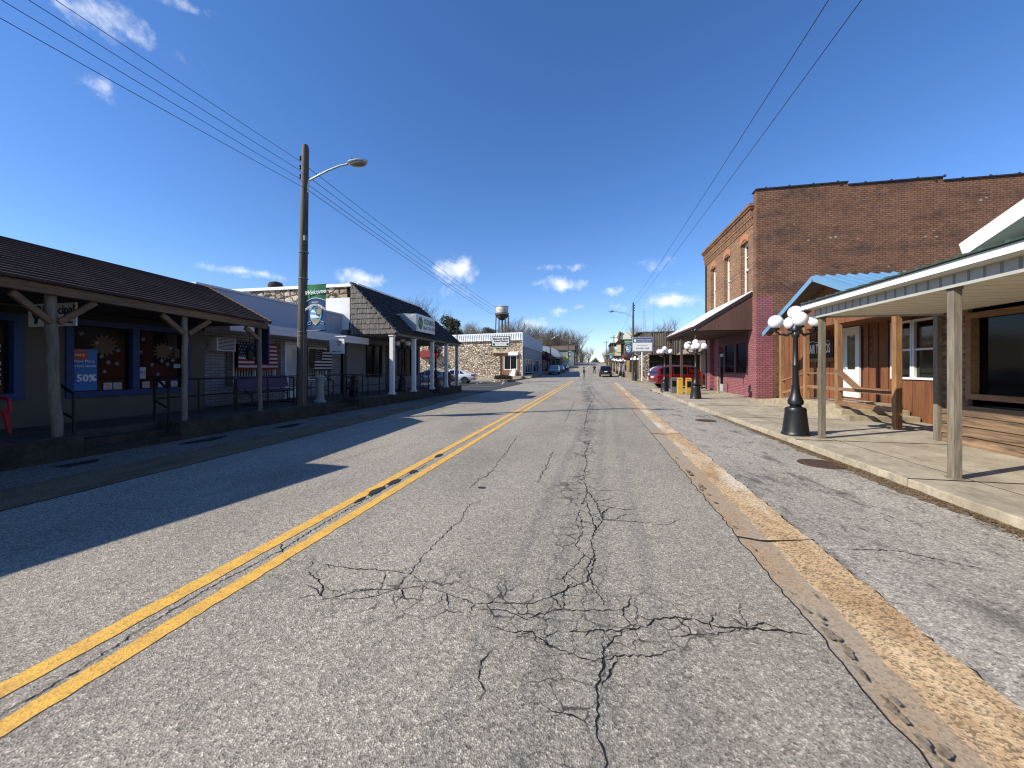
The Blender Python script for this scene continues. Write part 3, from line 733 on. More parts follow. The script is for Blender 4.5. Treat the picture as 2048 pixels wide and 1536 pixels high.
for y, lean in ((4.68, .05), (6.7, .0), (8.62, 0.)):
    m = MB(); pts = []; n = 9
    for i in range(n+1):
        t = i/n; pts.append((-8.57+(R.uniform(-.012, .012) if 0 < i < n else 0)-lean*t*.5, y-lean*t*1.4+R.uniform(-.01, .01), .46+t*(eavz(y)-.62)))
    m.tube(pts, [.072*R.uniform(.93, 1.07) for _ in pts] if y < 6 else [.056*R.uniform(.95, 1.05) for _ in pts], 12)
    p = m.build('post', MT['greywood'], shop1, smooth=True)
    m = MB()
    for s in ((-1, 1) if y < 8 else (-1,)): m.beam((-8.53, y+s*.05-lean, 2.34), (-8.5, y+s*.5-lean, eavz(y)-.2), .07, .09)
    m.build('brace', MT['beamwood'], p)
window(shop1, 'x', WX, -.5, 5.25, 1.0, 2.6, 1, MT['blue'], MT['glass2'], fw=.13, dep=.05, nx=3, back=.1, mw=.12)
window(shop1, 'x', WX, 5.85, 8.32, .98, 2.62, 1, MT['blue'], MT['glass2'], fw=.12, dep=.05, nx=2, back=.1, mw=.14)
# window stickers and displays, all on the glass
stick = {'p': M('sale poster blue', '#2f6fb5', .5, var=.15, vs=4), 'o': M('orange notice', '#b5532f', .6, var=.1), 'w': M('paper notice', '#aeb4bd', .7, var=.05), 'g': M('golden paper star', '#6f6252', .7, var=.3, vs=9, c2='#5a3f33')}
GX = WX-.08
def paper(nm, lab, cat, y0, y1, z0, z1, mat, grp=None):
    return tag(MB().box(GX, GX+.006, y0, y1, z0, z1).build(nm, mat), lab, cat, grp)
p = paper('poster', 'blue sale poster reading 50% behind the shop post', 'poster', 5.98, 6.42, 1.12, 2.0, stick['p'])
text('50%', .2, (GX+.009, 6.24, 1.32), (0, 1, 0), (0, 0, 1), MT['text_w'], p, bold=.006)
text('Select Items', .08, (GX+.009, 6.2, 1.62), (0, 1, 0), (0, 0, 1), MT['text_w'], p)
text('New Plans', .08, (GX+.009, 6.2, 1.72), (0, 1, 0), (0, 0, 1), MT['text_w'], p)
p = tag(MB().box(GX+.01, GX+.016, 6.0, 6.24, 1.78, 1.98).build('notice', stick['o']), 'orange notice above the blue sale poster', 'notice')
text('SALE', .08, (GX+.019, 6.12, 1.85), (0, 1, 0), (0, 0, 1), MT['text_w'], p)
p = paper('notice', 'white paper notice just right of the blue window mullion', 'notice', 7.18, 7.36, 1.34, 1.62, stick['w'])
text('NO\nSOLICITING', .03, (GX+.009, 7.27, 1.5), (0, 1, 0), (0, 0, 1), MT['text_k'], p)
p = paper('notice', 'small blue and white sticker low beside the second porch post', 'notice', 8.0, 8.16, 1.6, 1.7, stick['w'])
text('OPEN', .045, (GX+.009, 8.08, 1.63), (0, 1, 0), (0, 0, 1), stick['p'], p)
paper('notice', 'cream card high at the far edge of the blue window', 'notice', 8.02, 8.14, 1.85, 2.1, stick['g'])
def starburst(y, z, r, lab):
    m = MB(); vs = [(GX+.004, y, z)]; n = 28
    for k in range(n):
        t = 2*PI*k/n; q = r*(1. if k % 2 == 0 else .62)*R.uniform(.9, 1.08); vs.append((GX+.004, y+q*math.cos(t), z+q*math.sin(t)))
    m.add(vs, [(0, 1+k, 1+(k+1) % n) for k in range(n)]); m.prism([(GX+.001, y-.02, z-.02), (GX+.001, y+.02, z-.02), (GX+.001, y+.02, z+.02), (GX+.001, y-.02, z+.02)], (.01, 0, 0))
    tag(m.build('paper_star', stick['g'], fixn=False), lab, 'paper star', 'paper stars in the blue window')
starburst(6.55, 2.1, .28, 'large golden paper star in the left blue pane'); starburst(7.75, 2.02, .25, 'golden paper star in the right blue pane')
m0 = None
for i, (y, z, r) in enumerate([(6.15,2.33,.05),(6.62,1.72,.05),(6.42,2.15,.04),(6.78,1.7,.045),(6.55,1.52,.04),(6.8,2.0,.05),(7.3,2.3,.05),(7.25,1.98,.05),(7.5,1.68,.05),(7.72,1.78,.05),(7.85,1.7,.055),(7.98,1.8,.05),(7.92,2.1,.05),(7.62,1.45,.045),(6.5,1.85,.045),(7.1,1.75,.04)]):
    m = MB()
    for k in range(6):
        t = PI*k/3; m.beam((GX+.005, y, z), (GX+.005, y+r*math.cos(t), z+r*math.sin(t)), .004, .011, up=(1, 0, 0))
        c_ = .6; m.beam((GX+.005, y+r*c_*math.cos(t), z+r*c_*math.sin(t)), (GX+.005, y+r*math.cos(t+.5)*.85, z+r*math.sin(t+.5)*.85), .004, .008, up=(1, 0, 0))
    tag(m.build('snowflake_sticker', stick['w']), 'white snowflake sticker on the glass of the blue shop window', 'sticker', 'snowflake stickers on the shop window')
for i, y in enumerate((6.6, 6.78, 6.7, 7.35, 7.7, 8.0)):
    if i == 2: continue
    o = MB().box(GX+.0, GX+.03, y-.075, y+.075, 1.12, 1.27)
    for k in range(4): o.box(GX+.03, GX+.032, y-.06, y+.06, 1.14+k*.03, 1.152+k*.03, 1)
    tag(o.build('display_box', [stick['w'], stick['o']]), ['display box by the blue poster, first in the row','display box left of the mullion, second in the row','','display box just right of the mullion','display box under the right paper star','display box nearest the second porch post'][i], 'box', 'display boxes along the window sill')
wt = thing('window_lettering', 'white lettering on the left blue window, cropped by the photo edge', 'lettering', (GX, 4.7, 1.9))
for s, z, sz in (('Rent to Own Specialists', 1.98, .12), ('EMERGENCY', 1.84, .12), ('No Credit Needed', 1.66, .09), ('Low Payments', 1.56, .09), ('Easy Payment Plans', 1.46, .09), ('870-625-7148', 1.28, .16)):
    text(s, sz, (GX+.01, 5.02, z), (0, 1, 0), (0, 0, 1), MT['text_w'], wt, align='RIGHT')
paper('notice', 'cream flyer low in the left blue window above the red chair', 'notice', 4.78, 5.0, 1.14, 1.24, stick['g'])
# hanging sign across the porch
sg = thing('hanging_sign', 'white sign with a blue drop emblem, half behind the nearest log porch post', 'sign', (-9.65, 5.2, 2.35))
MB().box(-10.22, -9.05, 5.19, 5.215, 2.36, 2.78).build('panel', MT['white'], sg, bevel=.003)
navy = M('navy lettering', '#1b2a57', .6)
m = MB(); vs = [(-9.99, 5.184, 2.62)]
for k in range(24):
    t = 2*PI*k/24; r = .13; vs.append((-9.99+r*math.cos(t), 5.184, 2.62+r*math.sin(t)))
m.add(vs, [(0, 1+k, 1+(k+1) % 24) for k in range(24)]); m.prism([(-10.05, 5.186, 2.52), (-9.97, 5.186, 2.5), (-9.99, 5.186, 2.41), (-10.07, 5.186, 2.41)], (0, .003, 0))
m.build('emblem', navy, sg, fixn=False)
m = MB(); vs = [(-9.98, 5.178, 2.63)]
for k in range(16):
    t = 2*PI*k/16; vs.append((-9.98+.06*math.cos(t), 5.178, 2.63+.075*math.sin(t)))
m.add(vs, [(0, 1+k, 1+(k+1) % 16) for k in range(16)]); m.build('emblem_centre', MT['white'], sg, fixn=False)
text('Principal', .23, (-9.46, 5.186, 2.58), (1, 0, 0), (0, 0, 1), navy, sg, bold=.004)
text('Rent to Own Centers & Furniture', .06, (-9.46, 5.186, 2.48), (1, 0, 0), (0, 0, 1), navy, sg)
text('Appliances - Electronics - Bedding', .05, (-9.46, 5.186, 2.41), (1, 0, 0), (0, 0, 1), navy, sg)
MB().tube([(-10.0, 5.2, 2.78), (-10.0, 5.2, 2.97)], .006, 5).tube([(-9.3, 5.2, 2.78), (-9.3, 5.2, 2.97)], .006, 5).build('hanger', MT['black'], sg)
# unseen canopy edge added out of frame, shaped to throw the near shadow tongue
nb = thing('shop_canopy', 'unseen flat canopy added out of frame at far left to throw a shadow', 'canopy', (-9.3, -1, 0))
MB().prism([(-8.3, -12, 2.99), (-8.15, 0, 2.99), (-7.56, 3.45, 2.99), (-8.34, 3.5, 2.99), (-8.45, -12, 2.99)], (0, 0, .09)).build('fascia', MT['beamwood'], nb)
# red plastic chair
MT['redpl'] = M('red moulded plastic', '#a51318', .45, var=.12, vs=6)
ch = thing('chair', 'red moulded plastic chair on the raised walk, cut by the left edge', 'chair', (-10.05, 4.85, .475)); CHAIR = ch
m = MB(); m.prism([(-10.32, 4.6, .83), (-9.72, 4.6, .86), (-9.72, 5.12, .86), (-10.32, 5.12, .83)], (0, 0, .035)); m.build('seat', MT['redpl'], ch, bevel=.01)
m = MB(); m.prism([(-10.3, 4.6, .86), (-10.42, 4.62, 1.32), (-10.42, 5.1, 1.32), (-10.3, 5.12, .86)], (-.035, 0, 0)); m.build('backrest', MT['redpl'], ch, bevel=.01)
for sx, sy in ((-10.28, 4.62), (-9.76, 4.62), (-10.28, 5.1), (-9.76, 5.1)):
    m = MB(); ox = -.05 if sx < -10 else .05; oy = -.02 if sy < 4.8 else .03
    m.tube([(sx, sy, .85), (sx+ox*.3, sy+oy*.4, .72), (sx+ox, sy+oy, .478)], [.05, .034, .028], 8); m.build('leg', MT['redpl'], ch, smooth=True)
for y in (4.58, 5.14): MB().tube([(-10.34, y, 1.08), (-10.0, y, 1.1), (-9.74, y, 1.06), (-9.72, y, .86)], .028, 8).build('armrest', MT['redpl'], ch, smooth=True)

CHAIR.location.y -= .42
# ---- black pipe rails
def rail_pair(name, lab, yy, x_back, x_front, zb, zf):
    t = thing(name, lab, 'handrail', (x_back, yy, zb), group='black pipe handrails along the raised walk')
    m = MB(); m.tube([(x_back, yy, zb), (x_back, yy, zb+.84), (x_back+.03, yy, zb+.88), (x_back+.1, yy, zb+.875), (x_front-.1, yy, zf+.88), (x_front, yy, zf+.83), (x_front, yy, zf)], .022, 8)
    m.build('rail', MT['rail'], t, smooth=True)
    MB().tube([(x_back, yy, zb+.45), (x_front, yy, zf+.42)], .018, 8).build('mid_rail', MT['rail'], t, smooth=True)
rail_pair('handrail', 'black stair rail beside the nearest log post', 4.86, -9.0, -8.52, .475, .33)
rail_pair('handrail', 'black stair rail left of the second porch post', 6.42, -9.0, -8.62, .475, .33)
rail_pair('handrail', 'black stair rail beside the white pedestal', 11.52, -9.0, -8.52, .475, .33)
rail_pair('handrail', 'black stair rail by the potted plant at the middle steps', 12.72, -9.0, -8.52, .475, .33)
rail_pair('handrail', 'black stair rail under the shingled roof, near side', 19.3, -9.0, -8.52, .475, .33)
rail_pair('handrail', 'black stair rail under the shingled roof, far side', 20.4, -9.0, -8.52, .475, .33)
def guard(lab, x, y0, y1, n, z=.475, h=.86, x1=None):
    x1 = x if x1 is None else x1
    t = thing('guard_rail', lab, 'guard rail', (x, y0, z), group='black pipe guard rails along the walk')
    MB().tube([(x, y0, z+h-.05), (x, y0+.05, z+h), (x1, y1-.05, z+h), (x1, y1, z+h-.05)], .021, 8).build('rail', MT['rail'], t, smooth=True)
    MB().tube([(x, y0, z+.45), (x1, y1, z+.45)], .018, 8).build('mid_rail', MT['rail'], t, smooth=True)
    for i in range(n):
        f = i/(n-1); MB().tube([(x+(x1-x)*f, y0+(y1-y0)*f, z), (x+(x1-x)*f, y0+(y1-y0)*f, z+h-.03)], .021, 8).build('post', MT['rail'], t)
guard('black guard rail running from the second porch post past the white brick', -9.45, 6.75, 8.7, 3)
guard('black guard rail in front of the purple bench', -9.0, 8.35, 10.3, 3)
guard('black guard rail from the white pedestal to the shingled shop', -9.6, 11.6, 14.9, 4)
guard('black guard rail along the ledge before the shingled porch', -8.7, 13.0, 15.6, 4)
guard('black guard rail between the first white porch columns', -8.75, 16.0, 19.1, 4)
guard('black guard rail between the last white porch columns', -8.75, 20.6, 23.2, 4)

# ================================================================== WHITE BRICK SHOP
MT['wbrick'] = brick('white painted brick', '#a3a5a8', '#888b90', '#5c5f63', .3, .085, .012, stain='#70726f', stain_amt=.35, bump=.9)
MT['parapet'] = M('pale blue parapet panel', '#9aa2b0', .6, var=.05, vs=1.)
MT['fascia2'] = M('off white awning fascia', '#c4c6cc', .6, var=.06, vs=2)
shop2 = thing('shop', 'white painted brick shop with a pale blue parapet and flat awning', 'building', (-11, 12, 0))
m = MB(); holes_wall(m, 'x', -10.9, 8.76, 15.24, .475, 2.95, -.2, 0, [(9.95, 11.6, 1.12, 2.42), (12.0, 12.95, .475, 2.55), (13.2, 14.3, 1.12, 2.42)])
m.build('wall', MT['wbrick'], shop2)
m = MB(); m.box(-11.05, -10.85, 8.76, 15.24, 2.95, 3.95); m.box(-18, -11.05, 8.76, 15.2, 3.3, 3.4); m.build('parapet', MT['parapet'], shop2)
m = MB(); m.box(-11.1, -10.8, 8.76, 15.24, 3.951, 4.01); m.build('coping', MT['fascia2'], shop2)
m = MB(); m.box(-10.85, -9.75, 8.8, 15.5, 2.68, 2.86); m.box(-9.748, -9.70, 8.78, 15.52, 2.64, 2.90); m.box(-9.699, -9.685, 8.78, 15.52, 2.80, 2.92); m.build('awning', MT['fascia2'], shop2)
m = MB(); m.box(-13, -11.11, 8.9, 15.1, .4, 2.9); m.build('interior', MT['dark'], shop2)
MT['curtain'] = M('pale curtain', '#a8a99c', .9, var=.25, vs=6, stretch=(1, 6, .2))
for a0, a1 in ((9.95, 11.6), (13.2, 14.3)):
    window(shop2, 'x', -10.9, a0, a1, 1.12, 2.42, 1, MT['white'], MT['glass2'], fw=.05, dep=.03, nx=2, back=.06)
    c_ = MB()
    for k in range(int((a1-a0)/.05)): c_.box(-10.945-.01*(k % 2), -10.943-.01*(k % 2), a0+.06+k*.05, a0+.11+k*.05, 1.2, 1.62)
    c_.build('curtain', MT['curtain'], shop2)
    for q in (a0-.22, a1+.02): MB().box(-10.89, -10.86, q, q+.2, 1.05, 2.5).build('shutter', MT['greyside'], shop2)
dr = MB(); dr.box(-10.93, -10.88, 12.08, 12.12, .5, 2.47); dr.box(-10.93, -10.88, 12.83, 12.87, .5, 2.47); dr.box(-10.93, -10.88, 12.12, 12.83, 2.37, 2.47); dr.box(-10.93, -10.88, 12.12, 12.83, .5, 1.25)
d = dr.build('door', MT['white'], shop2); MB().box(-10.91, -10.9, 12.12, 12.83, 1.25, 2.37).build('pane', glass('door glass', '#8b9093', .15, .5), d)
MB().tube([(-10.87, 12.78, 1.3), (-10.84, 12.78, 1.3), (-10.84, 12.78, 1.5), (-10.87, 12.78, 1.5)], .01, 6).build('handle', MT['black'], d)
m = MB(); m.box(-10.92, -10.85, 12.0, 12.06, .48, 2.55); m.box(-10.92, -10.85, 12.89, 12.95, .48, 2.55); m.box(-10.92, -10.85, 12.06, 12.89, 2.48, 2.55); m.build('door_frame', MT['fascia2'], shop2)
# window air conditioner
ac = thing('air_conditioner', 'boxy beige window air conditioner high on the white brick wall', 'air conditioner', (-10.7, 9.45, 2.05))
MB().box(-10.9, -10.55, 9.15, 9.75, 2.1, 2.5).build('casing', MT['fascia2'], ac, bevel=.01)
m = MB(); [m.box(-10.549, -10.535, 9.2, 9.7, 2.14+k*.04, 2.16+k*.04) for k in range(9)]; m.build('grille', MT['soffit'], ac)
# flags
def flag_us(name, lab, X, y0, y1, z0, z1, thin_line=False):
    red = M('flag red' if not thin_line else 'flag dark stripe', '#7c1f2b' if not thin_line else '#1b1b1e', .85, var=.1); wh = M('flag white', '#b9b4b4', .85, var=.05); nv = M('flag canton', '#20243c' if not thin_line else '#17181c', .85)
    m = MB(); n = 13; ny = 14; h = (z1-z0)/n
    def wob(y, z): return X+.025*math.sin((y-y0)*9+z*4)
    for i in range(n):
        for k in range(ny):
            ya, yb = y0+(y1-y0)*k/ny, y0+(y1-y0)*(k+1)/ny; za, zb = z0+h*i, z0+h*(i+1)
            mi = 0 if i % 2 == 0 else 1
            if i >= 6 and k < 6: mi = 2
            m.quad((wob(ya, za), ya, za), (wob(yb, za), yb, za), (wob(yb, zb), yb, zb), (wob(ya, zb), ya, zb), mi)
    for r in range(5):
        for q in range(6):
            y, z = y0+(y1-y0)*6/ny*(q+.5+(.5 if r % 2 else 0))/6.5, z0+6*h+7*h*(r+.5)/5; s = h*.28
            m.quad((wob(y, z)+.006, y-s, z), (wob(y, z)+.006, y, z-s), (wob(y, z)+.006, y+s, z), (wob(y, z)+.006, y, z+s), 1)
    o = m.build(name, [red, wh, nv], fixn=False); sm = o.modifiers.new('thick', 'SOLIDIFY'); sm.thickness = .006
    return tag(o, lab, 'flag', 'stars and stripes flags on the white brick shop')
flag_us('flag', 'red striped flag hung over the curtained window behind the purple bench', -10.72, 9.98, 11.5, 1.55, 2.42)
flag_us('flag', 'black and white striped flag just right of the utility pole', -10.4, 12.95, 14.0, 1.5, 2.3, True)
# dark blue board hung from the porch end + lantern
bo = thing('hanging_board', 'dark navy board hung from the end of the shingle porch', 'board', (-8.9, 8.95, 1.9))
MB().box(-9.05, -8.6, 8.93, 8.97, 1.72, 2.74).build('panel', M('navy board', '#262a4a', .7, var=.1), bo)
ln = thing('porch_lantern', 'small black carriage lantern beside the last log post', 'lantern', (-8.95, 8.9, 1.9))
MB().lathe([(.02, .36), (.12, .26), (.13, .24), (.1, .23), (.09, .02), (.07, 0)], (-9.12, 8.85, 1.83), 6).build('body', MT['black'], ln)
MB().tube([(-9.12, 8.85, 2.18), (-9.12, 8.85, 2.7)], .008, 5).build('hanger', MT['black'], ln)
# small flag sign on a bracket
fs = thing('hanging_sign', 'square white sign with a waving flag, hung from a bracket right of the utility pole', 'sign', (-9.2, 12.7, 2.1))
MB().box(-9.55, -8.93, 12.69, 12.71, 2.13, 2.68).build('panel', MT['white'], fs, bevel=.003)
m = MB()
for k in range(4): m.add([(-9.22+.04*k-.08, 12.682, 2.60-.06*k), (-9.02-.02*k, 12.682, 2.61-.055*k), (-9.03-.02*k, 12.682, 2.585-.055*k), (-9.20+.04*k-.08, 12.682, 2.575-.06*k)], [(0, 1, 2, 3)])
m.build('stripe', M('sign red', '#b3262c', .6), fs, fixn=False)
text('ARMED FORCES', .055, (-9.24, 12.684, 2.2), (1, 0, 0), (0, 0, 1), navy, fs)
MB().box(-9.7, -8.85, 12.68, 12.72, 2.76, 2.79).tube([(-9.45, 12.7, 2.68), (-9.45, 12.7, 2.77)], .006, 5).tube([(-9.03, 12.7, 2.68), (-9.03, 12.7, 2.77)], .006, 5).build('bracket', MT['whitemetal'], fs)
# purple bench
MT['purple'] = M('purple coated steel', '#3a2c4c', .55, var=.15, vs=6)
be = thing('bench', 'long purple bench with a high back before the white brick shop', 'bench', (-9.95, 10.3, .475))
m = MB()
for k in range(5): m.box(-10.02+k*.085, -9.95+k*.085, 9.3, 11.25, .9, .925)
m.build('seat', MT['purple'], be)
m = MB(); m.prism([(-10.06, 9.3, .98), (-10.16, 9.3, 1.36), (-10.13, 9.3, 1.36), (-10.03, 9.3, .98)], (0, 1.95, 0)); m.build('backrest', MT['purple'], be)
for y in (9.6, 10.95):
    m = MB(); m.tube([(-9.8, y, .9), (-9.8, y, .49)], .025, 8); m.tube([(-10.1, y, .495), (-9.5, y, .495)], .022, 8); m.tube([(-10.12, y, 1.3), (-10.05, y, .9), (-9.8, y, .75)], .018, 8)
    m.build('leg', MT['black'], be)
# wire chair by the door
wc = thing('patio_chair', 'black slatted metal chair beside the glass door', 'chair', (-9.9, 11.55, .475))
m = MB(); [m.box(-10.1, -10.08, 11.34, 11.8, .95+k*.07, 1.0+k*.07) for k in range(6)]; m.build('backrest', MT['black'], wc)
m = MB(); [m.box(-10.06+k*.07, -10.01+k*.07, 11.34, 11.8, .88, .9) for k in range(7)]; m.build('seat', MT['black'], wc)
for x in (-10.09, -9.6):
    for y in (11.35, 11.79): MB().tube([(x, y, 1.35 if x < -10 else 1.1), (x, y, .48)], .014, 6).build('leg', MT['black'], wc)
MT['greypaint'] = M('greyed white paint', '#8a8a88', .8, var=.2, vs=6)  # white toned down to an uneven grey
# white pedestal and planter
pd = thing('pedestal', 'white tapered pedestal standing at the top of the steps by the utility pole', 'pedestal', (-8.75, 11.15, .475))
MB().lathe([(.2, 0), (.2, .05), (.14, .09), (.13, .2), (.115, .72), (.16, .78), (.17, .84), (.12, .88), (.03, .9)], (-8.75, 11.15, .475), 20).build('shaft', MT['greypaint'], pd, smooth=True)
pl = thing('potted_plant', 'withered dark plant in a black pot by the middle steps', 'plant', (-8.9, 13.2, .475))
MB().lathe([(.13, 0), (.17, .28), (.19, .3), (.17, .3), (.15, .26), (.02, .26)], (-8.9, 13.2, .475), 16).build('pot', MT['black'], pl, smooth=True)
m = MB()
for i in range(260):
    a = R.uniform(0, 2*PI); r = abs(R.gauss(0, .11)); z = .76+R.uniform(0, .55); x, y = -8.9+r*math.cos(a), 13.2+r*math.sin(a); s = .03
    m.quad((x, y, z), (x+R.uniform(-s, s), y+s, z+s), (x+R.uniform(-s, s), y, z+2*s), (x-s, y-s, z+s))
m.build('foliage', M('withered foliage', '#2c2a1e', .95, var=.4, vs=20, c2='#4a3427'), pl, fixn=False)

# ================================================================== SHINGLED CORNER SHOP
MT['stone1'] = stone('tan fieldstone', '#d6c9b4', '#726350', '#332a20', 2.7, 1.5)
MT['stone2'] = stone('pale fieldstone', '#f1e6d2', '#9c8a70', '#3f3224', 2.3, 1.6)
MT['shake'] = wood('weathered shakes', '#807970', '#25211e', 'z', scale=.9, amt=.95)
MT['shake_d'] = wood('dark shakes', '#2c2927', '#0e0d0c', 'z', scale=1.6, amt=.85)  # darker tone for the front slope and gable boards
shop3 = thing('shop', 'corner shop with a steep dark shake roof over white columns and a stone side wall', 'building', (-10.4, 19, 0))
m = MB(); holes_wall(m, 'x', -10.6, 15.25, 22.7, .475, 3.3, -.2, 0, [(16.7, 18.1, 1.15, 2.75), (18.5, 19.4, .475, 2.75), (19.8, 22.3, 1.15, 2.75)])
m.box(-19, -10.8, 22.5, 22.7, 0, 5.1); m.build('wall', M('grey render', '#6f706f', .9, var=.08), shop3)
m = MB(); m.box(-19, -10.6, 15.26, 15.46, 3.3, 5.2); m.build('side_wall', MT['stone1'], shop3)
m = MB(); m.box(-12.9, -10.45, 15.235, 15.262, 3.6, 4.72); m.box(-19, -10.5, 15.242, 15.262, 3.3, 4.35); m.build('painted_patch', MT['white'], shop3)
m = MB(); m.box(-19.1, -10.3, 15.18, 15.6, 5.2, 5.33); m.box(-10.46, -10.28, 15.6, 22.0, 5.25, 5.42); m.box(-19, -10.5, 15.6, 22.5, 5.1, 5.19); m.build('coping', MT['whitemetal'], shop3)
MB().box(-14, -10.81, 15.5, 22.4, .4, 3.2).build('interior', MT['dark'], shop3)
window(shop3, 'x', -10.6, 16.7, 18.1, 1.15, 2.75, 1, MT['soffit'], MT['glass2'], fw=.05, nx=2)
window(shop3, 'x', -10.6, 19.8, 22.3, 1.15, 2.75, 1, MT['soffit'], MT['glass2'], fw=.05, nx=3)
d = MB().box(-10.66, -10.6, 18.52, 19.38, .49, 2.7).build('door', M('dark green door', '#1f2d27', .6), shop3); MB().box(-10.6, -10.594, 18.7, 19.2, 1.5, 2.5).build('pane', MT['glass2'], d)
# shakes: individual boards on the front slope and on the side face
def slope(y, t): return Vector((-8.08-2.22*t, y, 3.12+2.22*t))
m = MB(); nr = 15
for k in range(nr):
    t0, t1 = k/nr, (k+1)/nr; y = 15.1+R.uniform(0, .1); ye = 23.3-1.35*t0
    while y < ye:
        wv = R.uniform(.12, .26); y2 = min(y+wv, ye); lo = R.uniform(-.012, .012)
        a, b = slope(y+.006, t0+lo), slope(y2-.006, t0+lo); c_, e = slope(y2-.006, t1+.035), slope(y+.006, t1+.035)
        u = Vector((.032, 0, .032))*R.uniform(.7, 1.5); m.quad(a+u, b+u, c_, e); m.quad(a, b, b+u, a+u); m.quad(a, a+u, e, e); y = y2
m.quad(slope(15.1, 0), slope(23.3, 0), slope(21.95, 1), slope(15.1, 1))
rf = m.build('roof', MT['shake_d'], shop3, fixn=False)
m = MB(); nr = 10
for k in range(nr):
    z0, z1 = 3.08+k*.225, 3.08+(k+1)*.225+.03; x = -10.3
    xe = -8.1-2.22*((k+.35)*.225)/2.22
    while x < xe-.02:
        wv = R.uniform(.08, .2); x2 = min(x+wv, xe); o_ = R.uniform(-.02, .0); y0 = 15.09-R.uniform(.025, .04)
        m.prism([(x+.004, y0, z0+o_), (x2-.004, y0, z0+o_), (x2-.004, 15.085, z1), (x+.004, 15.085, z1)], (0, .012, 0)); x = x2
m.build('shake_face', MT['shake'], shop3)
m = MB(); m.prism([(-10.3, 15.1, 3.06), (-8.1, 15.1, 3.06), (-10.3, 15.1, 5.33)], (0, .1, 0)); m.build('gable_board', MT['shake_d'], shop3)
MB().prism([(-10.3, 21.9, 3.1), (-8.1, 23.25, 3.1), (-10.3, 21.9, 5.3)], (0, .02, 0)).build('gable_board', MT['shake_d'], shop3)
m = MB()
for k in range(14):
    t = (k+.5)/14; c_ = slope(15.05, t); m.beam(c_+Vector((.08, 0, -.08)), c_+Vector((-.06, 0, .06)), .14, .06)
m.build('rake_shake', MT['shake'], shop3)
m = MB(); m.box(-10.6, -8.12, 15.2, 23.2, 3.0, 3.07); m.box(-8.3, -8.14, 15.1, 23.2, 3.08, 3.14); m.build('porch_ceiling', M('porch ceiling', '#6d6c68', .9), shop3)
for y in (15.05, 17.1, 19.25, 21.3, 23.1):
    m = MB(); X = -8.3; m.box(X-.085, X+.085, y-.085, y+.085, .56, 2.95); m.box(X-.12, X+.12, y-.12, y+.12, .475, .56); m.box(X-.12, X+.12, y-.12, y+.12, 2.95, 3.0)
    m.build('column', MT['white'], shop3, bevel=.008)
# roof sign
os_ = thing('shop_sign', 'white box sign with a green round leaf emblem on the shake roof', 'sign', (-8.4, 18.1, 3.36))
MB().box(-9.2, -8.12, 17.0, 19.2, 3.36, 4.2).build('cabinet', MT['galv'], os_, bevel=.01)
MB().box(-8.119, -8.1, 17.06, 19.14, 3.42, 4.14).build('face', MT['white'], os_)
grn = M('sign green', '#2f6b3e', .6, var=.2, vs=5); gtx = M('sign slate lettering', '#33564f', .6)
m = MB(); vs = [(-8.094, 17.4, 3.78)]
for k in range(28):
    t = 2*PI*k/28; vs.append((-8.094, 17.4+.26*math.cos(t), 3.78+.3*math.sin(t)))
m.add(vs, [(0, 1+k, 1+(k+1) % 28) for k in range(28)]); m.build('emblem', grn, os_, fixn=False)
m = MB(); m.tube([(-8.09, 17.2, 3.9), (-8.09, 17.33, 3.8), (-8.09, 17.5, 3.7), (-8.09, 17.56, 3.52)], .018, 5); m.build('emblem_vein', MT['white'], os_)
text('OZARKS', .36, (-8.096, 18.42, 3.78), (0, 1, 0), (0, 0, 1), gtx, os_, bold=.008, sx=.92)
text('HEALTHCARE', .25, (-8.096, 18.42, 3.5), (0, 1, 0), (0, 0, 1), gtx, os_, sx=.92)
MB().tube([(-8.12, 17.0, 4.19), (-8.9, 16.5, 4.1)], .012, 5).build('stay', MT['galv'], os_)
bp = MB().tube([(-8.15, 22.75, .475), (-8.15, 22.75, 4.4)], .035, 8).build('downpipe', MT['black']); tag(bp, 'tall thin black pipe at the far corner of the shingled porch', 'pipe')
tb = thing('litter_bin', 'black litter bin at the far end of the shingled porch', 'bin', (-8.65, 22.3, .475))
MB().lathe([(.2, 0), (.24, .75), (.25, .8), (.22, .86), (.05, .9)], (-8.65, 22.3, .475), 16).build('body', MT['black'], tb, smooth=True)
MB().lathe([(.255, .78), (.265, .8), (.255, .82)], (-8.65, 22.3, .475), 16).build('rim', MT['rail'], tb)
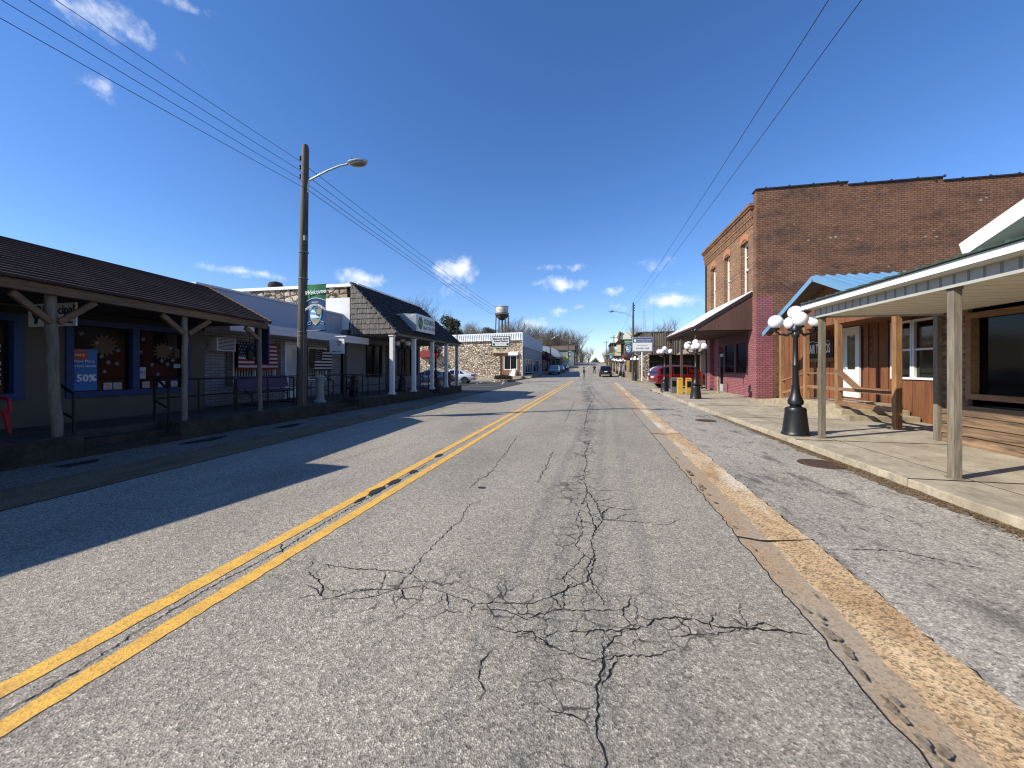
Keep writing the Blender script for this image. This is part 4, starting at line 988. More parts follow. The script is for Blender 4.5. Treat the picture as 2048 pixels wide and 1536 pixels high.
# ================================================================== globe street lamps
def make_lamp(label, loc, group, rz=0., h=2.66, dirty=0):
    t = thing('street_lamp', label, 'street lamp', loc, rz=rz, group=group, local=True)
    k = h/2.66
    m = MB(); m.lathe([(.27, 0), (.275, .02), (.255, .05), (.25, .07), (.2, .52), (.205, .56), (.185, .6), (.12, .62), (.1, .64), (.145, .68), (.15, .74), (.13, .8), (.1, .86), (.085, .95), (.075, 1.05), (.08, 1.08), (.06, 1.1)], seg=12)
    m.build('base', MT['black'], t, smooth=True, bevel=0)
    m = MB(); n = 12; vs = []
    m.lathe([(.062, 1.08), (.056, 1.5), (.075, 1.53), (.056, 1.56), (.048, 2.02*k), (.066, 2.05*k), (.07, 2.1*k), (.05, 2.14*k), (.095, 2.17*k), (.1, 2.23*k), (.05, 2.3*k), (.04, 2.36*k), (.07, 2.38*k), (.07, 2.41*k)], seg=12)
    m.build('pole', MT['black'], t, smooth=True)
    for a in range(4):
        an = PI/2*a+PI/4; c, s = math.cos(an), math.sin(an); z = 2.14*k
        m = MB(); m.tube([(c*.06, s*.06, z+.02), (c*.16, s*.16, z-.06), (c*.29, s*.29, z-.04), (c*.36, s*.36, z+.02), (c*.37, s*.37, z+.07)], [.028, .026, .022, .026, .03], 7)
        m.tube([(c*.1, s*.1, z-.03), (c*.16, s*.16, z-.1), (c*.2, s*.2, z-.07), (c*.17, s*.17, z-.04)], .012, 5); m.lathe([(.02, .05), (.075, .07), (.08, .10), (.03, .105)], (c*.37, s*.37, z), 12)
        m.build('arm', MT['black'], t, smooth=True)
        MB().sphere((c*.37, s*.37, z+.1+.145), .152, 20, 12).build('globe', MT['globe'], t, smooth=True)
    MB().sphere((0, 0, 2.41*k+.145), .152, 20, 12).build('globe', MT['globe'], t, smooth=True)
    return t
lampR = make_lamp('black five globe lamp nearest the camera, in front of the grey porch post', (4.44, 9.62, .125), 'black globe lamps along the street', rz=.57, h=2.82)
dup(lampR, (4.93, 19.9, .125), .75, 'black globe lamp in front of the maroon shop porch')
dup(lampR, (4.56, 25.75, .125), .2, 'black globe lamp left of the yellow newspaper box, its head beside a porch post')
dup(lampR, (4.98, 46.4, .12), .8, 'black globe lamp at the kerb by the utility pole, before the rough stone pier')
for i, (x, y, lab) in enumerate([(4.75, 60.5, 'black globe lamp behind the utility pole, right of the wrapped pole'), (4.75, 66, 'globe lamp just right of the parked black SUV, over the wrapped pole'), (4.7, 74, 'distant globe lamp above the roof of the parked black SUV'), (4.7, 83, 'distant globe lamp below the corner balcony'), (4.7, 94, 'farthest globe lamp on the right pavement')]):
    dup(lampR, (x, y, gz(y)+.14), .3*i, lab)
dup(lampR, (-9.1, 17.5, .475), .5, 'black globe lamp between the first two white columns of the shingled porch', scale=(.93, .93, .93))
dup(lampR, (-9.2, 21.9, .475), .1, 'black globe lamp near the far end of the shingled porch', scale=(.93, .93, .93))
for y, lab in ((61.5, 'pole wrapped in pale blue cloth, nearer of the two by the black SUV'), (68, 'pole wrapped in pale blue cloth, farther of the two by the black SUV')):
    o = MB(); o.lathe([(.2, 0), (.24, .3), (.2, .7), (.25, 1.1), (.2, 1.5), (.23, 1.9), (.1, 2.0)], (5.0, y+.6, gz(y)+.14), 12)
    tag(o.build('wrapped_pole', M('blue white wrap', '#6d7796', .9, var=.5, vs=5, c2='#c9cdd8'), smooth=True), lab, 'wrapped pole', 'cloth wrapped poles on the right pavement')

# ================================================================== RIGHT: grey porch shop (nearest)
MT['vinyl'] = M('white vinyl soffit', '#cfc9b8', .6, var=.05, vs=2)
MT['vinylg'] = M('grey vinyl fascia', '#a6a79f', .6, var=.08, vs=3)
MT['greenroof'] = M('dark green roofing', '#4a5b52', .6, var=.2, vs=2)
sr1 = thing('shop', 'rough wooden shop with a white edged porch and one big dark window, right foreground', 'building', (7, 4, 0))
W = 6.95
m = MB()
def boards(m, x, y0, y1, z0, z1, h=.19, skip=None):
    z = z0
    while z < z1-.01:
        zt = min(z+h, z1); segs = [(y0, y1)]
        if skip and zt > skip[2]+.01 and z < skip[3]-.01: segs = [(y0, skip[0]), (skip[1], y1)]
        for a, b in segs:
            if b-a > .02: j = R.uniform(0, .01); m.add([(x-.03-j, a, z), (x-.03-j, b, z), (x-.004, b, zt), (x-.004, a, zt), (x+.06, a, z), (x+.06, b, z), (x+.06, b, zt), (x+.06, a, zt)], [(0, 1, 2, 3), (0, 4, 5, 1), (3, 2, 6, 7), (0, 3, 7, 4), (1, 5, 6, 2)])
        z = zt
boards(m, W, -8, 9.35, .125, 2.75, .19, (3.6, 8.8, 1.02, 2.62)); m.build('siding', MT['siding'], sr1)
m = MB(); m.box(W+.06, 12, 9.2, 9.34, .1, 3.2); m.box(W+.3, W+.32, -8, 9.2, .13, .9); m.build('end_wall', MT['greyside'], sr1)
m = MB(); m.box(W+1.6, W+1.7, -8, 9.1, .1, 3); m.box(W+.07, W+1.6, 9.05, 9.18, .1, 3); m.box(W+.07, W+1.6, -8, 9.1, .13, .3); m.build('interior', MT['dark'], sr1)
f = window(sr1, 'x', W-.03, 3.6, 8.8, 1.02, 2.62, -1, MT['cedary'], glass('big shop glass', '#030405', .08, .25), fw=.1, dep=.03, nx=2, back=.12, mw=.1)
tag(MB().box(W+.35, W+.75, 5.6, 8.1, .9, 1.3).build('display_case', M('blue grey case', '#4a5a6e', .5)), 'blue grey display case inside the big dark window', 'display case')
m = MB(); m.box(W-.1, W+.02, 9.34, 9.44, .125, 2.7); m.build('corner_post', MT['greywood'], sr1)
EX = 4.48
def reave(y): return 2.96
m = MB(); m.box(EX, EX+.025, -6, 9.46, 2.855, 2.955); m.beam((EX, 9.465, 2.905), (W, 9.465, 3.42), .02, .1); m.build('fascia', MT['whitemetal'], sr1)
m = MB(); m.box(EX+.19, EX+.2, -6, 9.3, 2.66, 2.853)
m.box(EX+.19, W, 9.32, 9.33, 2.66, 2.853)
k = -6
k = -5.9
while k < 9.25: m.box(EX+.186, EX+.19, k, k+.035, 2.70, 2.83); k += .2
for i in range(11): m.box(EX+.3+i*.2, EX+.31+i*.2, 9.331, 9.334, 2.67, 2.85)
m.m = [0]*12+[1]*(len(m.m)-12); m.build('beam_cladding', [MT['vinylg'], M('cladding gap', '#7f8079', .8)], sr1)
m = MB(); m.box(EX+.025, EX+.19, -6, 9.4, 2.845, 2.853); m.box(EX+.2, W, -6, 9.32, 2.70, 2.71)
k = -6
while k < 9.3: m.box(EX+.2, W-.02, k, k+.012, 2.693, 2.70); k += .3
m.build('porch_ceiling', MT['vinyl'], sr1)
m = MB(); y = -6
m.quad((EX-.03, -6, 2.965), (EX-.03, 9.5, 2.965), (W, 9.5, 3.46), (W, -6, 3.46)); m.quad((EX-.03, -6, 2.955), (EX-.03, 9.5, 2.955), (W, 9.5, 3.44), (W, -6, 3.44))
y = -5.9
while y < 9.5: m.beam((EX-.03, y, 2.985), (W, y, 3.48), .05, .035); y += .3
# street facing gable above the porch: roof planes, tympanum, white rakes
GX1, pk, GY, gl = 5.75, 2.4, 6.75, 4.3
zb, zp = 3.33, 3.33+4.35*.335
for s in (1, -1): m.quad((GX1-.52, pk, zp+.06), (11.5, pk, zp+.06), (11.5, pk+s*4.2, zb+.05), (GX1-.52, pk+s*4.2, zb+.05))
m.quad((W, 9.5, 3.46), (W, 6.7, 3.46), (11.5, 6.7, 4.0), (11.5, 9.5, 4.0)); m.build('roof', MT['greenroof'], sr1, fixn=False)
m = MB(); m.prism([(GX1, pk-4.3, 3.15), (GX1, pk+4.3, 3.15), (GX1, pk, zp)], (.05, 0, 0)); m.build('gable', MT['greenroof'], sr1)
m = MB()
for s in (1, -1): m.beam((GX1-.54, pk, zp-.03), (GX1-.54, pk+s*4.3, zb-.04), .03, .2); m.beam((GX1-.26, pk, zp-.1), (GX1-.26, pk+s*4.25, zb-.11), .5, .02)
m.build('rake_board', MT['whitemetal'], sr1)
for y in (0.1, 3.15, 6.23, 9.25):
    m = MB(); X = 4.76; m.box(X-.05, X+.05, y-.05, y+.05, .13, 2.7); m.box(X-.058, X+.058, y-.058, y+.058, 2.64, 2.7); m.box(X-.07, X+.07, y-.07, y+.07, .126, .138)
    m.build('post', MT['greywood'], sr1, bevel=.008)

# ================================================================== hair salon with blue gable
MT['bluemetal'] = M('blue ribbed metal', '#6a93b4', .5, metal=.1, var=.08, vs=1.5)
sr2 = thing('shop', 'stained cedar board shop with a light blue metal gable roof', 'building', (8.8, 14, 0))
m = MB(); W2 = 8.8
y = 9.36
skips = [(11.95, 13.5, 1.28, 2.94), (14.9, 15.7, .6, 2.96)]
while y < 20.4:
    wv = R.uniform(.16, .24); y2 = min(y+wv, 20.44); z = .13; o_ = R.uniform(0, .012)
    segs = [(.13, 3.3)]
    for s in skips:
        if y2 > s[0] and y < s[1]: segs = [(.13, s[2]), (s[3], 3.3)]
    for a, b in segs: m.box(W2-.02-o_, W2+.05, y+.004, y2-.004, a, b)
    y = y2
y = 9.45
while y < 20.4:
    if not any(s[0]-.1 < y < s[1]+.1 for s in skips): m.box(W2-.05, W2-.034, y-.03, y+.03, .13, 3.25)
    y += .42
m.box(W2+.05, W2+.1, 9.36, 20.44, .1, 3.3); m.build('wall', MT['cedar'], sr2)
window(sr2, 'x', W2-.02, 12.72, 13.5, 1.28, 2.94, -1, MT['white'], MT['glass'], fw=.06, dep=.05, nx=1, nz=2, back=.03, mw=.05)
window(sr2, 'x', W2-.02, 11.92, 12.70, 1.28, 2.94, -1, MT['white'], MT['glass'], fw=.06, dep=.05, nx=1, nz=2, back=.03, mw=.05)
d = MB(); d.box(W2-.05, W2, 14.95, 15.65, .6, 1.55); d.box(W2-.05, W2, 14.95, 15.09, 1.55, 2.9); d.box(W2-.05, W2, 15.51, 15.65, 1.55, 2.9); d.box(W2-.05, W2, 15.09, 15.51, 2.72, 2.9)
for zz in (.7, 1.12): d.box(W2-.056, W2-.05, 15.03, 15.57, zz, zz+.34)
d = d.build('door', MT['white'], sr2); MB().box(W2-.03, W2-.02, 15.09, 15.51, 1.55, 2.72).build('pane', MT['glass'], d); MB().sphere((W2-.1, 15.58, 1.6), .03, 8, 6).build('handle', MT['chrome'], d)
m = MB(); m.box(W2-.07, W2-.01, 14.86, 14.95, .6, 3.0); m.box(W2-.07, W2-.01, 15.65, 15.74, .6, 3.0); m.box(W2-.07, W2-.01, 14.95, 15.65, 2.9, 3.0); m.build('door_frame', MT['white'], sr2)
for i, ch_ in enumerate('451'): text(ch_, .2, (W2-.06, 14.35, 2.5-i*.24), (0, -1, 0), (0, 0, 1), MT['text_k'], sr2, name='house_number')
# landing, steps and ramp
m = MB(); m.box(7.05, W2-.08, 13.05, 15.6, .1, .54); m.box(7.05, W2-.08, 12.75, 13.05, .1, .41); m.box(7.05, W2-.08, 12.4, 12.75, .1, .27)
m.prism([(7.05, 15.6, .1), (7.05, 19.9, .1), (7.05, 15.6, .54)], (1.67, 0, 0)); m.build('steps', MT['curbtop'], sr2, bevel=.01)
# porch posts and rails, X = 7.2
PX = 7.2
for y, zb_ in ((10.92, .125), (13.15, .54), (14.9, .54), (16.6, .4)):
    m = MB(); m.box(PX-.07, PX+.07, y-.07, y+.07, zb_, 3.02); m.build('post', MT['cedarpost'], sr2, bevel=.01)
m = MB()
m.beam((PX-.05, 13.1, 1.53), (PX-.05, 12.25, 1.05), .18, .045); m.beam((PX-.05, 12.25, 1.05), (PX-.05, 10.98, 1.06), .18, .045)
m.beam((PX-.02, 13.1, .98), (PX-.02, 11.0, .98), .04, .1); m.beam((PX-.02, 13.1, .57), (PX-.02, 11.0, .58), .05, .13)
m.beam((PX, 13.2, 1.44), (PX, 14.85, 1.43), .09, .045); m.beam((PX, 13.2, .98), (PX, 14.85, .98), .04, .1)
m.beam((PX, 14.95, 1.42), (PX, 16.55, 1.12), .09, .045); m.beam((PX, 14.95, .96), (PX, 16.55, .66), .04, .1)
m.build('railing', MT['cedary'], sr2)
# boarded beam under the gable
m = MB(); y = 10.6
while y < 17.6: m.box(PX-.02-R.uniform(0, .01), PX+.03, y+.004, y+.19, 2.92, 3.22); y += .2
GXb = 7.0; ay = 14.1
y = 10.6
for i in range(36):
    y = 10.55+i*.2; h = 4.42-abs(y+.1-ay)*.405
    if h > 3.25: m.box(7.55-R.uniform(0, .01), 7.6, y+.004, y+.196, 3.0, h)
m.box(7.24, W2-.01, 10.6, 17.6, 3.03, 3.06); m.build('gable_boards', MT['cedar'], sr2)
m = MB(); 
for s in (1, -1):
    m.add([(GXb, ay, 4.55), (14, ay, 4.55), (14, ay+s*3.65, 3.07), (GXb, ay+s*3.65, 3.07)], [(0, 1, 2, 3)])
    x = GXb+.1
    while x < 14: m.beam((x, ay, 4.575), (x, ay+s*3.65, 3.095), .05, .045); x += .3
m.build('roof', MT['bluemetal'], sr2, fixn=False)
m = MB()
for s in (1, -1): m.quad((GXb+.03, ay, 4.44), (7.56, ay, 4.44), (7.56, ay+s*3.6, 2.98), (GXb+.03, ay+s*3.6, 2.98))
m.build('soffit', MT['greyside'], sr2, fixn=False)
m = MB()
for s in (1, -1): m.beam((GXb-.012, ay, 4.49), (GXb-.012, ay+s*3.68, 2.99), .02, .17)
m.build('rake_board', MT['bluemetal'], sr2)
hs = thing('shop_sign', 'dark board sign lettered Hair Trends on the cedar wall', 'sign', (8.7, 17.1, 2.0))
MB().box(8.70, 8.745, 16.2, 18.1, 2.0, 2.72).build('board', M('dark sign board', '#2b1e18', .7, var=.2, vs=6), hs); MB().box(8.64, 8.745, 16.1, 18.2, 1.84, 1.98).build('ledge', MT['cedary'], hs)
text('HAIR TRENDS', .5, (8.695, 17.15, 2.18), (0, -1, 0), (0, 0, 1), MT['text_w'], hs, sx=.5, bold=.006, warp=.0)
m = MB(); m.tube([(8.69, 17.95, 2.6), (8.69, 17.5, 2.66), (8.69, 17.25, 2.6)], .012, 5); m.tube([(8.69, 17.2, 2.6), (8.69, 16.7, 2.66), (8.69, 16.4, 2.6)], .012, 5); m.build('flourish', MT['text_w'], hs)

# ================================================================== two storey brick building
MT['brick'] = brick('old red brick', '#926549', '#6f4c39', '#382c24', .24, .09, .017, stain='#2a201b', stain_amt=.65, wash='#9a745c', wash_amt=.2)
MT['brickf'] = brick('street face brick', '#ac8562', '#84614a', '#5e4735', .24, .09, .016, stain='#5b3f30', stain_amt=.35)
MT['brickl'] = brick('lower bare brick', '#94592f', '#6b4227', '#a08c6c', .215, .075, .014, stain='#3a2a20', stain_amt=.3)
MT['pinkb'] = brick('maroon painted brick', '#a86a6e', '#8e5359', '#4e2d31', .24, .09, .014, bump=.7, stain='#664044', stain_amt=.4)
MT['brownpanel'] = wood('brown stained plywood', '#5a3d33', '#3c2822', 'z', scale=.5, amt=.5)
b3 = thing('brick_building', 'two storey red brick building with arched windows and a corbelled cornice', 'building', (7.8, 20.6, 0))
m = MB()
XS = [8.5, 11.6, 15.25, 19.2, 23., 27.]; ZS = [10.15, 10.02, 9.86, 9.7, 9.55]
m.box(7.8, 8.5, 20.5, 20.9, 5.05, 10.15)
for i in range(5): m.box(XS[i], XS[i+1], 20.5, 20.9, .0, ZS[i])
m.build('side_wall', MT['brick'], b3)
m = MB(); m.box(7.8, 8.5, 20.5, 20.9, 0, 5.05); m.box(7.8, 8.2, 20.9, 21.5, 0, 3.55); m.build('pillar', MT['pinkb'], b3)
MB().box(7.8, 8.2, 27.9, 28.9, 0, 3.55).build('pillar', MT['pinkb'], b3)
pm = M('pale mortar repair', '#9a9184', .9, var=.1)
for i, (x, z, q) in enumerate([(10.0,7.6,.1),(10.9,7.65,.09),(11.1,7.68,.12),(11.35,7.7,.07),(12.0,7.55,.06),(14.6,7.45,.09),(14.9,7.7,.08),(15.0,7.42,.1),(16.6,8.9,.12),(16.8,9.0,.09),(9.4,8.4,.07),(13.2,6.2,.08)]):
    m = MB(); vs = [(x, 20.494, z)]+[(x+q*.75*R.uniform(.6, 1.1)*math.cos(2*PI*k/9), 20.494, z+q*.35*R.uniform(.6, 1.1)*math.sin(2*PI*k/9)) for k in range(9)]
    m.add(vs, [(0, 1+k, 1+(k+1) % 9) for k in range(9)]); m.build('mortar_patch', pm, b3, fixn=False)
m = MB(); 
for i in range(5):
    m.box(XS[i]-(.75 if i == 0 else 0), XS[i+1], 20.44, 20.96, ZS[i]+.001, ZS[i]+.06)
    x = XS[i]-.5
    while x < XS[i+1]: m.lathe([(.055, 0), (.06, .05), (.02, .1)], (x+.2, 20.5, ZS[i]+.03), 8); x += 1.0
m.build('coping', M('dark clay coping', '#2a2a30', .35, var=.2, vs=5), b3)
wins = [(21.5, 22.5), (24.1, 25.1), (26.7, 27.7)]
m = MB(); holes_wall(m, 'x', 7.8, 20.9, 29.0, 3.55, 9.0, 0, .35, [(a, b, 5.32, 8.1) for a, b in wins])
m.box(7.8, 8.15, 28.6, 29.0, 3.5, 3.55); m.box(7.8, 27, 28.65, 29.0, 0, 9.4)
# corbelled cornice
m.box(7.72, 8.15, 20.9, 29.0, 9.0, 9.12); m.box(7.76, 8.15, 20.9, 29, 9.121, 9.42); m.box(7.62, 8.15, 20.8, 29.1, 9.421, 9.52); m.box(7.56, 8.15, 20.75, 29.12, 9.521, 9.66)
y = 20.95
while y < 28.95: m.box(7.68, 7.76, y, y+.1, 9.13, 9.4); y += .2
y = 20.95
while y < 28.95: m.box(7.74, 7.80, y, y+.1, 8.78, 8.97); y += .2
m.box(7.765, 7.8, 20.9, 29.0, 8.68, 8.77)
m.build('street_wall', MT['brickf'], b3)
AM = M('arch brick', '#a3704f', .85, var=.2, vs=8)
for a, b in wins:      # shallow arches
    m = MB(); c0 = (a+b)/2; pts = []
    for i in range(11):
        t = -1+2*i/10; pts.append((7.765, c0+t*.62, 8.0+.26*(1-t*t)+.27))
    for i in range(10, -1, -1):
        t = -1+2*i/10; pts.append((7.765, c0+t*.56, 8.0+.24*(1-t*t)))
    m.prism(pts, (.06, 0, 0)); m.build('arch', AM, b3)
    MB().box(7.74, 7.8, a-.05, b+.05, 5.24, 5.32).build('sill', AM, b3)
for a, b in wins:
    m = MB(); m.box(8.0, 8.08, a, a+.09, 5.32, 8.1); m.box(8.0, 8.08, b-.09, b, 5.32, 8.1); m.box(8.0, 8.08, a+.09, b-.09, 8.0, 8.1); m.box(8.0, 8.08, a+.09, b-.09, 5.32, 5.42); m.box(7.98, 8.08, a+.09, b-.09, 6.68, 6.76)
    m.box(8.02, 8.06, (a+b)/2-.02, (a+b)/2+.02, 5.42, 8.0); m.box(8.02, 8.06, a+.09, b-.09, 7.36, 7.39)
    f = m.build('window', MT['white'], b3); MB().box(8.09, 8.1, a+.05, b-.05, 5.35, 8.08).build('pane', MT['glass'], f)
# canopy
m = MB(); m.prism([(5.05, 20.95, 3.66), (7.79, 20.95, 5.36), (7.79, 20.95, 5.42), (5.05, 20.95, 3.72)], (0, 7.05, 0)); m.build('canopy_roof', MT['whitemetal'], b3)
m = MB(); m.prism([(5.12, 20.98, 3.5), (7.79, 20.98, 3.5), (7.79, 20.98, 5.2), (5.3, 20.98, 3.66)], (0, .05, 0)); m.build('canopy_end', MT['brownpanel'], b3)
m = MB(); m.beam((5.07, 20.965, 3.60), (7.79, 20.965, 5.29), .05, .16); m.box(5.06, 5.12, 21.0, 28, 3.5, 3.64); m.box(5.12, 7.79, 21.04, 27.95, 3.46, 3.5); m.build('canopy_board', M('dark brown board', '#2e201c', .7), b3)
m = MB(); m.box(4.98, 5.05, 20.95, 28.0, 3.60, 3.69); m.build('rain_gutter', MT['brownpanel'], b3)
for y in (21.2, 24.6, 27.85):
    if y == 21.2: continue
    MB().box(5.25, 5.37, y-.06, y+.06, .125, 3.5).build('post', MT['brownpanel'], b3)
MB().tube([(5.05, 21.1, 3.62), (5.05, 21.1, 3.5), (5.25, 21.25, 3.3), (5.25, 21.25, 3.05)], .04, 8).build('downspout', MT['brownpanel'], b3, smooth=True)
# ground floor front under the canopy
m = MB(); m.box(8.05, 8.3, 21.5, 26.1, .1, 1.25); m.box(8.05, 8.3, 27.0, 27.9, .1, 3.5); m.build('stall_riser', MT['pinkb'], b3)
m = MB(); m.box(8.04, 8.3, 21.5, 26.1, 1.25, 1.34); m.box(8.04, 8.3, 21.5, 26.1, 2.95, 3.5); m.box(8.04, 8.3, 26.1, 27.0, 2.95, 3.5)
for y in (21.5, 22.1, 23.9, 25.75): m.box(8.04, 8.3, y, y+(.55 if y < 22 else .3), 1.34, 2.95)
m.build('shopfront', M('maroon joinery', '#4a1f27', .6, var=.15), b3)
for a, b in ((22.42, 23.88), (24.22, 25.73)):
    f = MB().box(8.1, 8.12, a, b, 1.36, 2.93).build('pane', MT['glass2'], b3)
    c_ = MB(); [c_.box(8.3+.01*(k % 2), 8.31+.01*(k % 2), a+k*.08, a+k*.08+.08, 1.4, 2.9) for k in range(int((b-a)/.08))]; c_.build('curtain', MT['curtain'], b3)
d = MB().box(8.12, 8.16, 26.12, 26.98, .13, 2.5).build('door', M('pale door', '#9fa3a4', .5), b3); MB().box(8.11, 8.119, 26.25, 26.85, .6, 2.3).build('pane', MT['glass2'], d)
sp_ = thing('standpipe', 'short white capped pipe by the maroon shop door', 'pipe', (7.5, 25.4, .125))
MB().lathe([(.1, 0), (.06, .1), (.055, .75), (.08, .8), (.07, .9), (.03, .98)], (7.4, 24.9, .125), 12).build('body', MT['curbtop'], sp_, smooth=True)
MB().lathe([(.03, .98), (.045, 1.0), (.045, 1.1), (.02, 1.14)], (7.4, 24.9, .125), 10).build('tap', MT['black'], sp_)
# newspaper boxes
ye = M('yellow painted metal', '#b8943c', .5, var=.12, vs=6); 
for i, (x, y, mt_, lab) in enumerate([(4.95, 23.35, ye, 'tall yellow newspaper box on the pavement, left of its twin'), (5.35, 23.1, M('tan yellow metal', '#a58436', .6, var=.15), 'yellow newspaper box nearer the maroon porch'), (4.72, 23.9, M('grey bin metal', '#5a5d60', .5), 'grey newspaper box beside the yellow ones')]):
    nb_ = thing('newspaper_box', lab, 'newspaper box', (x, y, .125), group='newspaper boxes by the kerb')
    MB().box(x-.14, x+.14, y-.16, y+.16, .13, .95).build('cabinet', mt_, nb_, bevel=.015)
    MB().prism([(x-.15, y-.17, .955), (x+.15, y-.17, .955), (x+.15, y+.17, 1.03), (x-.15, y+.17, 1.03)], (0, 0, .02)).build('lid', mt_, nb_)
    MB().box(x-.11, x+.11, y-.168, y-.16, .52, .86).build('door', MT['glass2'] if i else mt_, nb_)

# ================================================================== low shop with striped awning behind the porch, slatted shop
b4 = thing('shop', 'low shop with a rough shingled awning seen through the maroon porch', 'building', (9, 33, 0))
MB().box(9.6, 24, 29.05, 36.5, 0, 4.0).build('wall', M('grey brown wall', '#7a7066', .9, var=.1), b4)
m = MB()
for k in range(6):
    y = 29.1
    while y < 36.4: m.prism([(7.5+k*.28, y, 2.75+k*.2), (7.5+k*.28, y+.3, 2.75+k*.2), (7.85+k*.28, y+.3, 3.0+k*.2), (7.85+k*.28, y, 3.0+k*.2)], (-.02, 0, R.uniform(.03, .06))); y += .33
m.build('awning', M('pale shake awning', '#b3a892', .9, var=.3, vs=6, c2='#746955'), b4)
for y in (31., 34.): window(b4, 'x', 9.6, y-1, y+1, .9, 2.4, -1, MT['soffit'], MT['glass2'], nx=2)
for yq in (29.6, 36.2): MB().box(7.7, 7.8, yq, yq+.1, .1, 2.8).build('post', MT['brownpanel'], b4)
b5 = thing('shop', 'shop faced with rough dark vertical slats above a deep shaded porch', 'building', (12, 50, 0))
m = MB(); x = 5.2
while x < 22:
    wv = R.uniform(.12, .3); m.box(x, x+wv-R.uniform(.04, .1), 50.3-R.uniform(0, .08), 50.36, 3.25+R.uniform(-.03, .03), 6.0+R.uniform(-.06, .06)-(max(0, 6.4-x))*.6); x += wv
m.build('slat_face', MT['slat'], b5); MB().box(5.62, 22, 50.38, 50.5, 3.25, 5.9).build('backing', M('dark backing', '#1d1916', .95), b5)
m = MB(); m.box(5.6, 22, 50.38, 58, 5.9, 5.98); m.box(5.7, 22, 53, 53.2, .1, 5.8); m.box(5.62, 22, 50.5, 53, 3.25, 3.35); m.build('wall', M('dark brown wall', '#3b322a', .9, var=.15), b5)
m = MB(); m.box(5.6, 22.1, 50.2, 50.55, 6.02, 6.1); m.build('coping', M('dark cap', '#2b2623', .7), b5)
for x in (5.75, 9.5, 13, 17): MB().box(x, x+.16, 50.4, 50.56, .1, 3.25).build('post', MT['slat'], b5)
for x in (7, 10.5, 14): window(b5, 'y', 53, x, x+2, .9, 2.5, -1, MT['greywood'], MT['glass2'], nx=2)
pier = tag(MB().box(5.9, 7.0, 49.6, 50.3, .1, 3.2).build('stone_pier', MT['stone1'], bevel=.03), 'rough fieldstone pier at the corner of the slatted shop', 'pier')
redl = M('dull red lettering', '#7d2f33', .7, var=.2)
text('ANTIQUES', .95, (11.6, 50.2, 5.0), (1, 0, 0), (0, 0, 1), redl, b5)
gs = thing('shop_sign', 'round white G sign with red letters on the slatted wall', 'sign', (12.0, 50.2, 4))
text('G', 1.25, (11.5, 50.15, 3.95), (1, 0, 0), (0, 0, 1), MT['text_w'], gs, bold=.03); text('IFTS', .6, (12.7, 50.15, 4.05), (1, 0, 0), (0, 0, 1), redl, gs)
MB().box(10.9, 13.4, 50.17, 50.2, 3.8, 5.0).build('board', M('sign board brown', '#3a2420', .8), gs)
# pole sign
ps = thing('pole_sign', 'blue and white business sign on a thin white post before the slatted shop', 'sign', (6.2, 46, 0))
MB().box(5.25, 7.5, 46.0, 46.2, 3.45, 5.15).build('cabinet', MT['galv'], ps, bevel=.04)
MB().box(5.35, 7.4, 45.985, 46.0, 3.55, 4.5).build('face', MT['white'], ps); MB().box(5.35, 7.4, 45.98, 46.0, 4.5, 5.0).build('header', MT['blue'], ps)
text('B', .42, (5.56, 45.975, 4.6), (1, 0, 0), (0, 0, 1), MT['text_w'], ps, bold=.02); MB().box(5.76, 5.78, 45.972, 45.978, 4.56, 4.94).build('divider', MT['text_w'], ps)
text('DIAMOND INTERNET\nCOMPUTER CENTER', .165, (6.58, 45.975, 4.78), (1, 0, 0), (0, 0, 1), MT['text_w'], ps)
text('diamondsales.net', .17, (6.38, 45.98, 4.15), (1, 0, 0), (0, 0, 1), M('grey lettering', '#8a9096', .7), ps); text('870 883 7028', .25, (6.38, 45.98, 3.75), (1, 0, 0), (0, 0, 1), MT['text_k'], ps)
MB().box(6.25, 6.37, 46.05, 46.15, .1, 3.45).beam((6.3, 46.1, 2.7), (5.5, 46.1, 3.3), .03, .03).beam((6.3, 46.1, 2.7), (7.1, 46.1, 3.3), .03, .03).build('post', MT['whitemetal'], ps)

ps.location.x -= .62
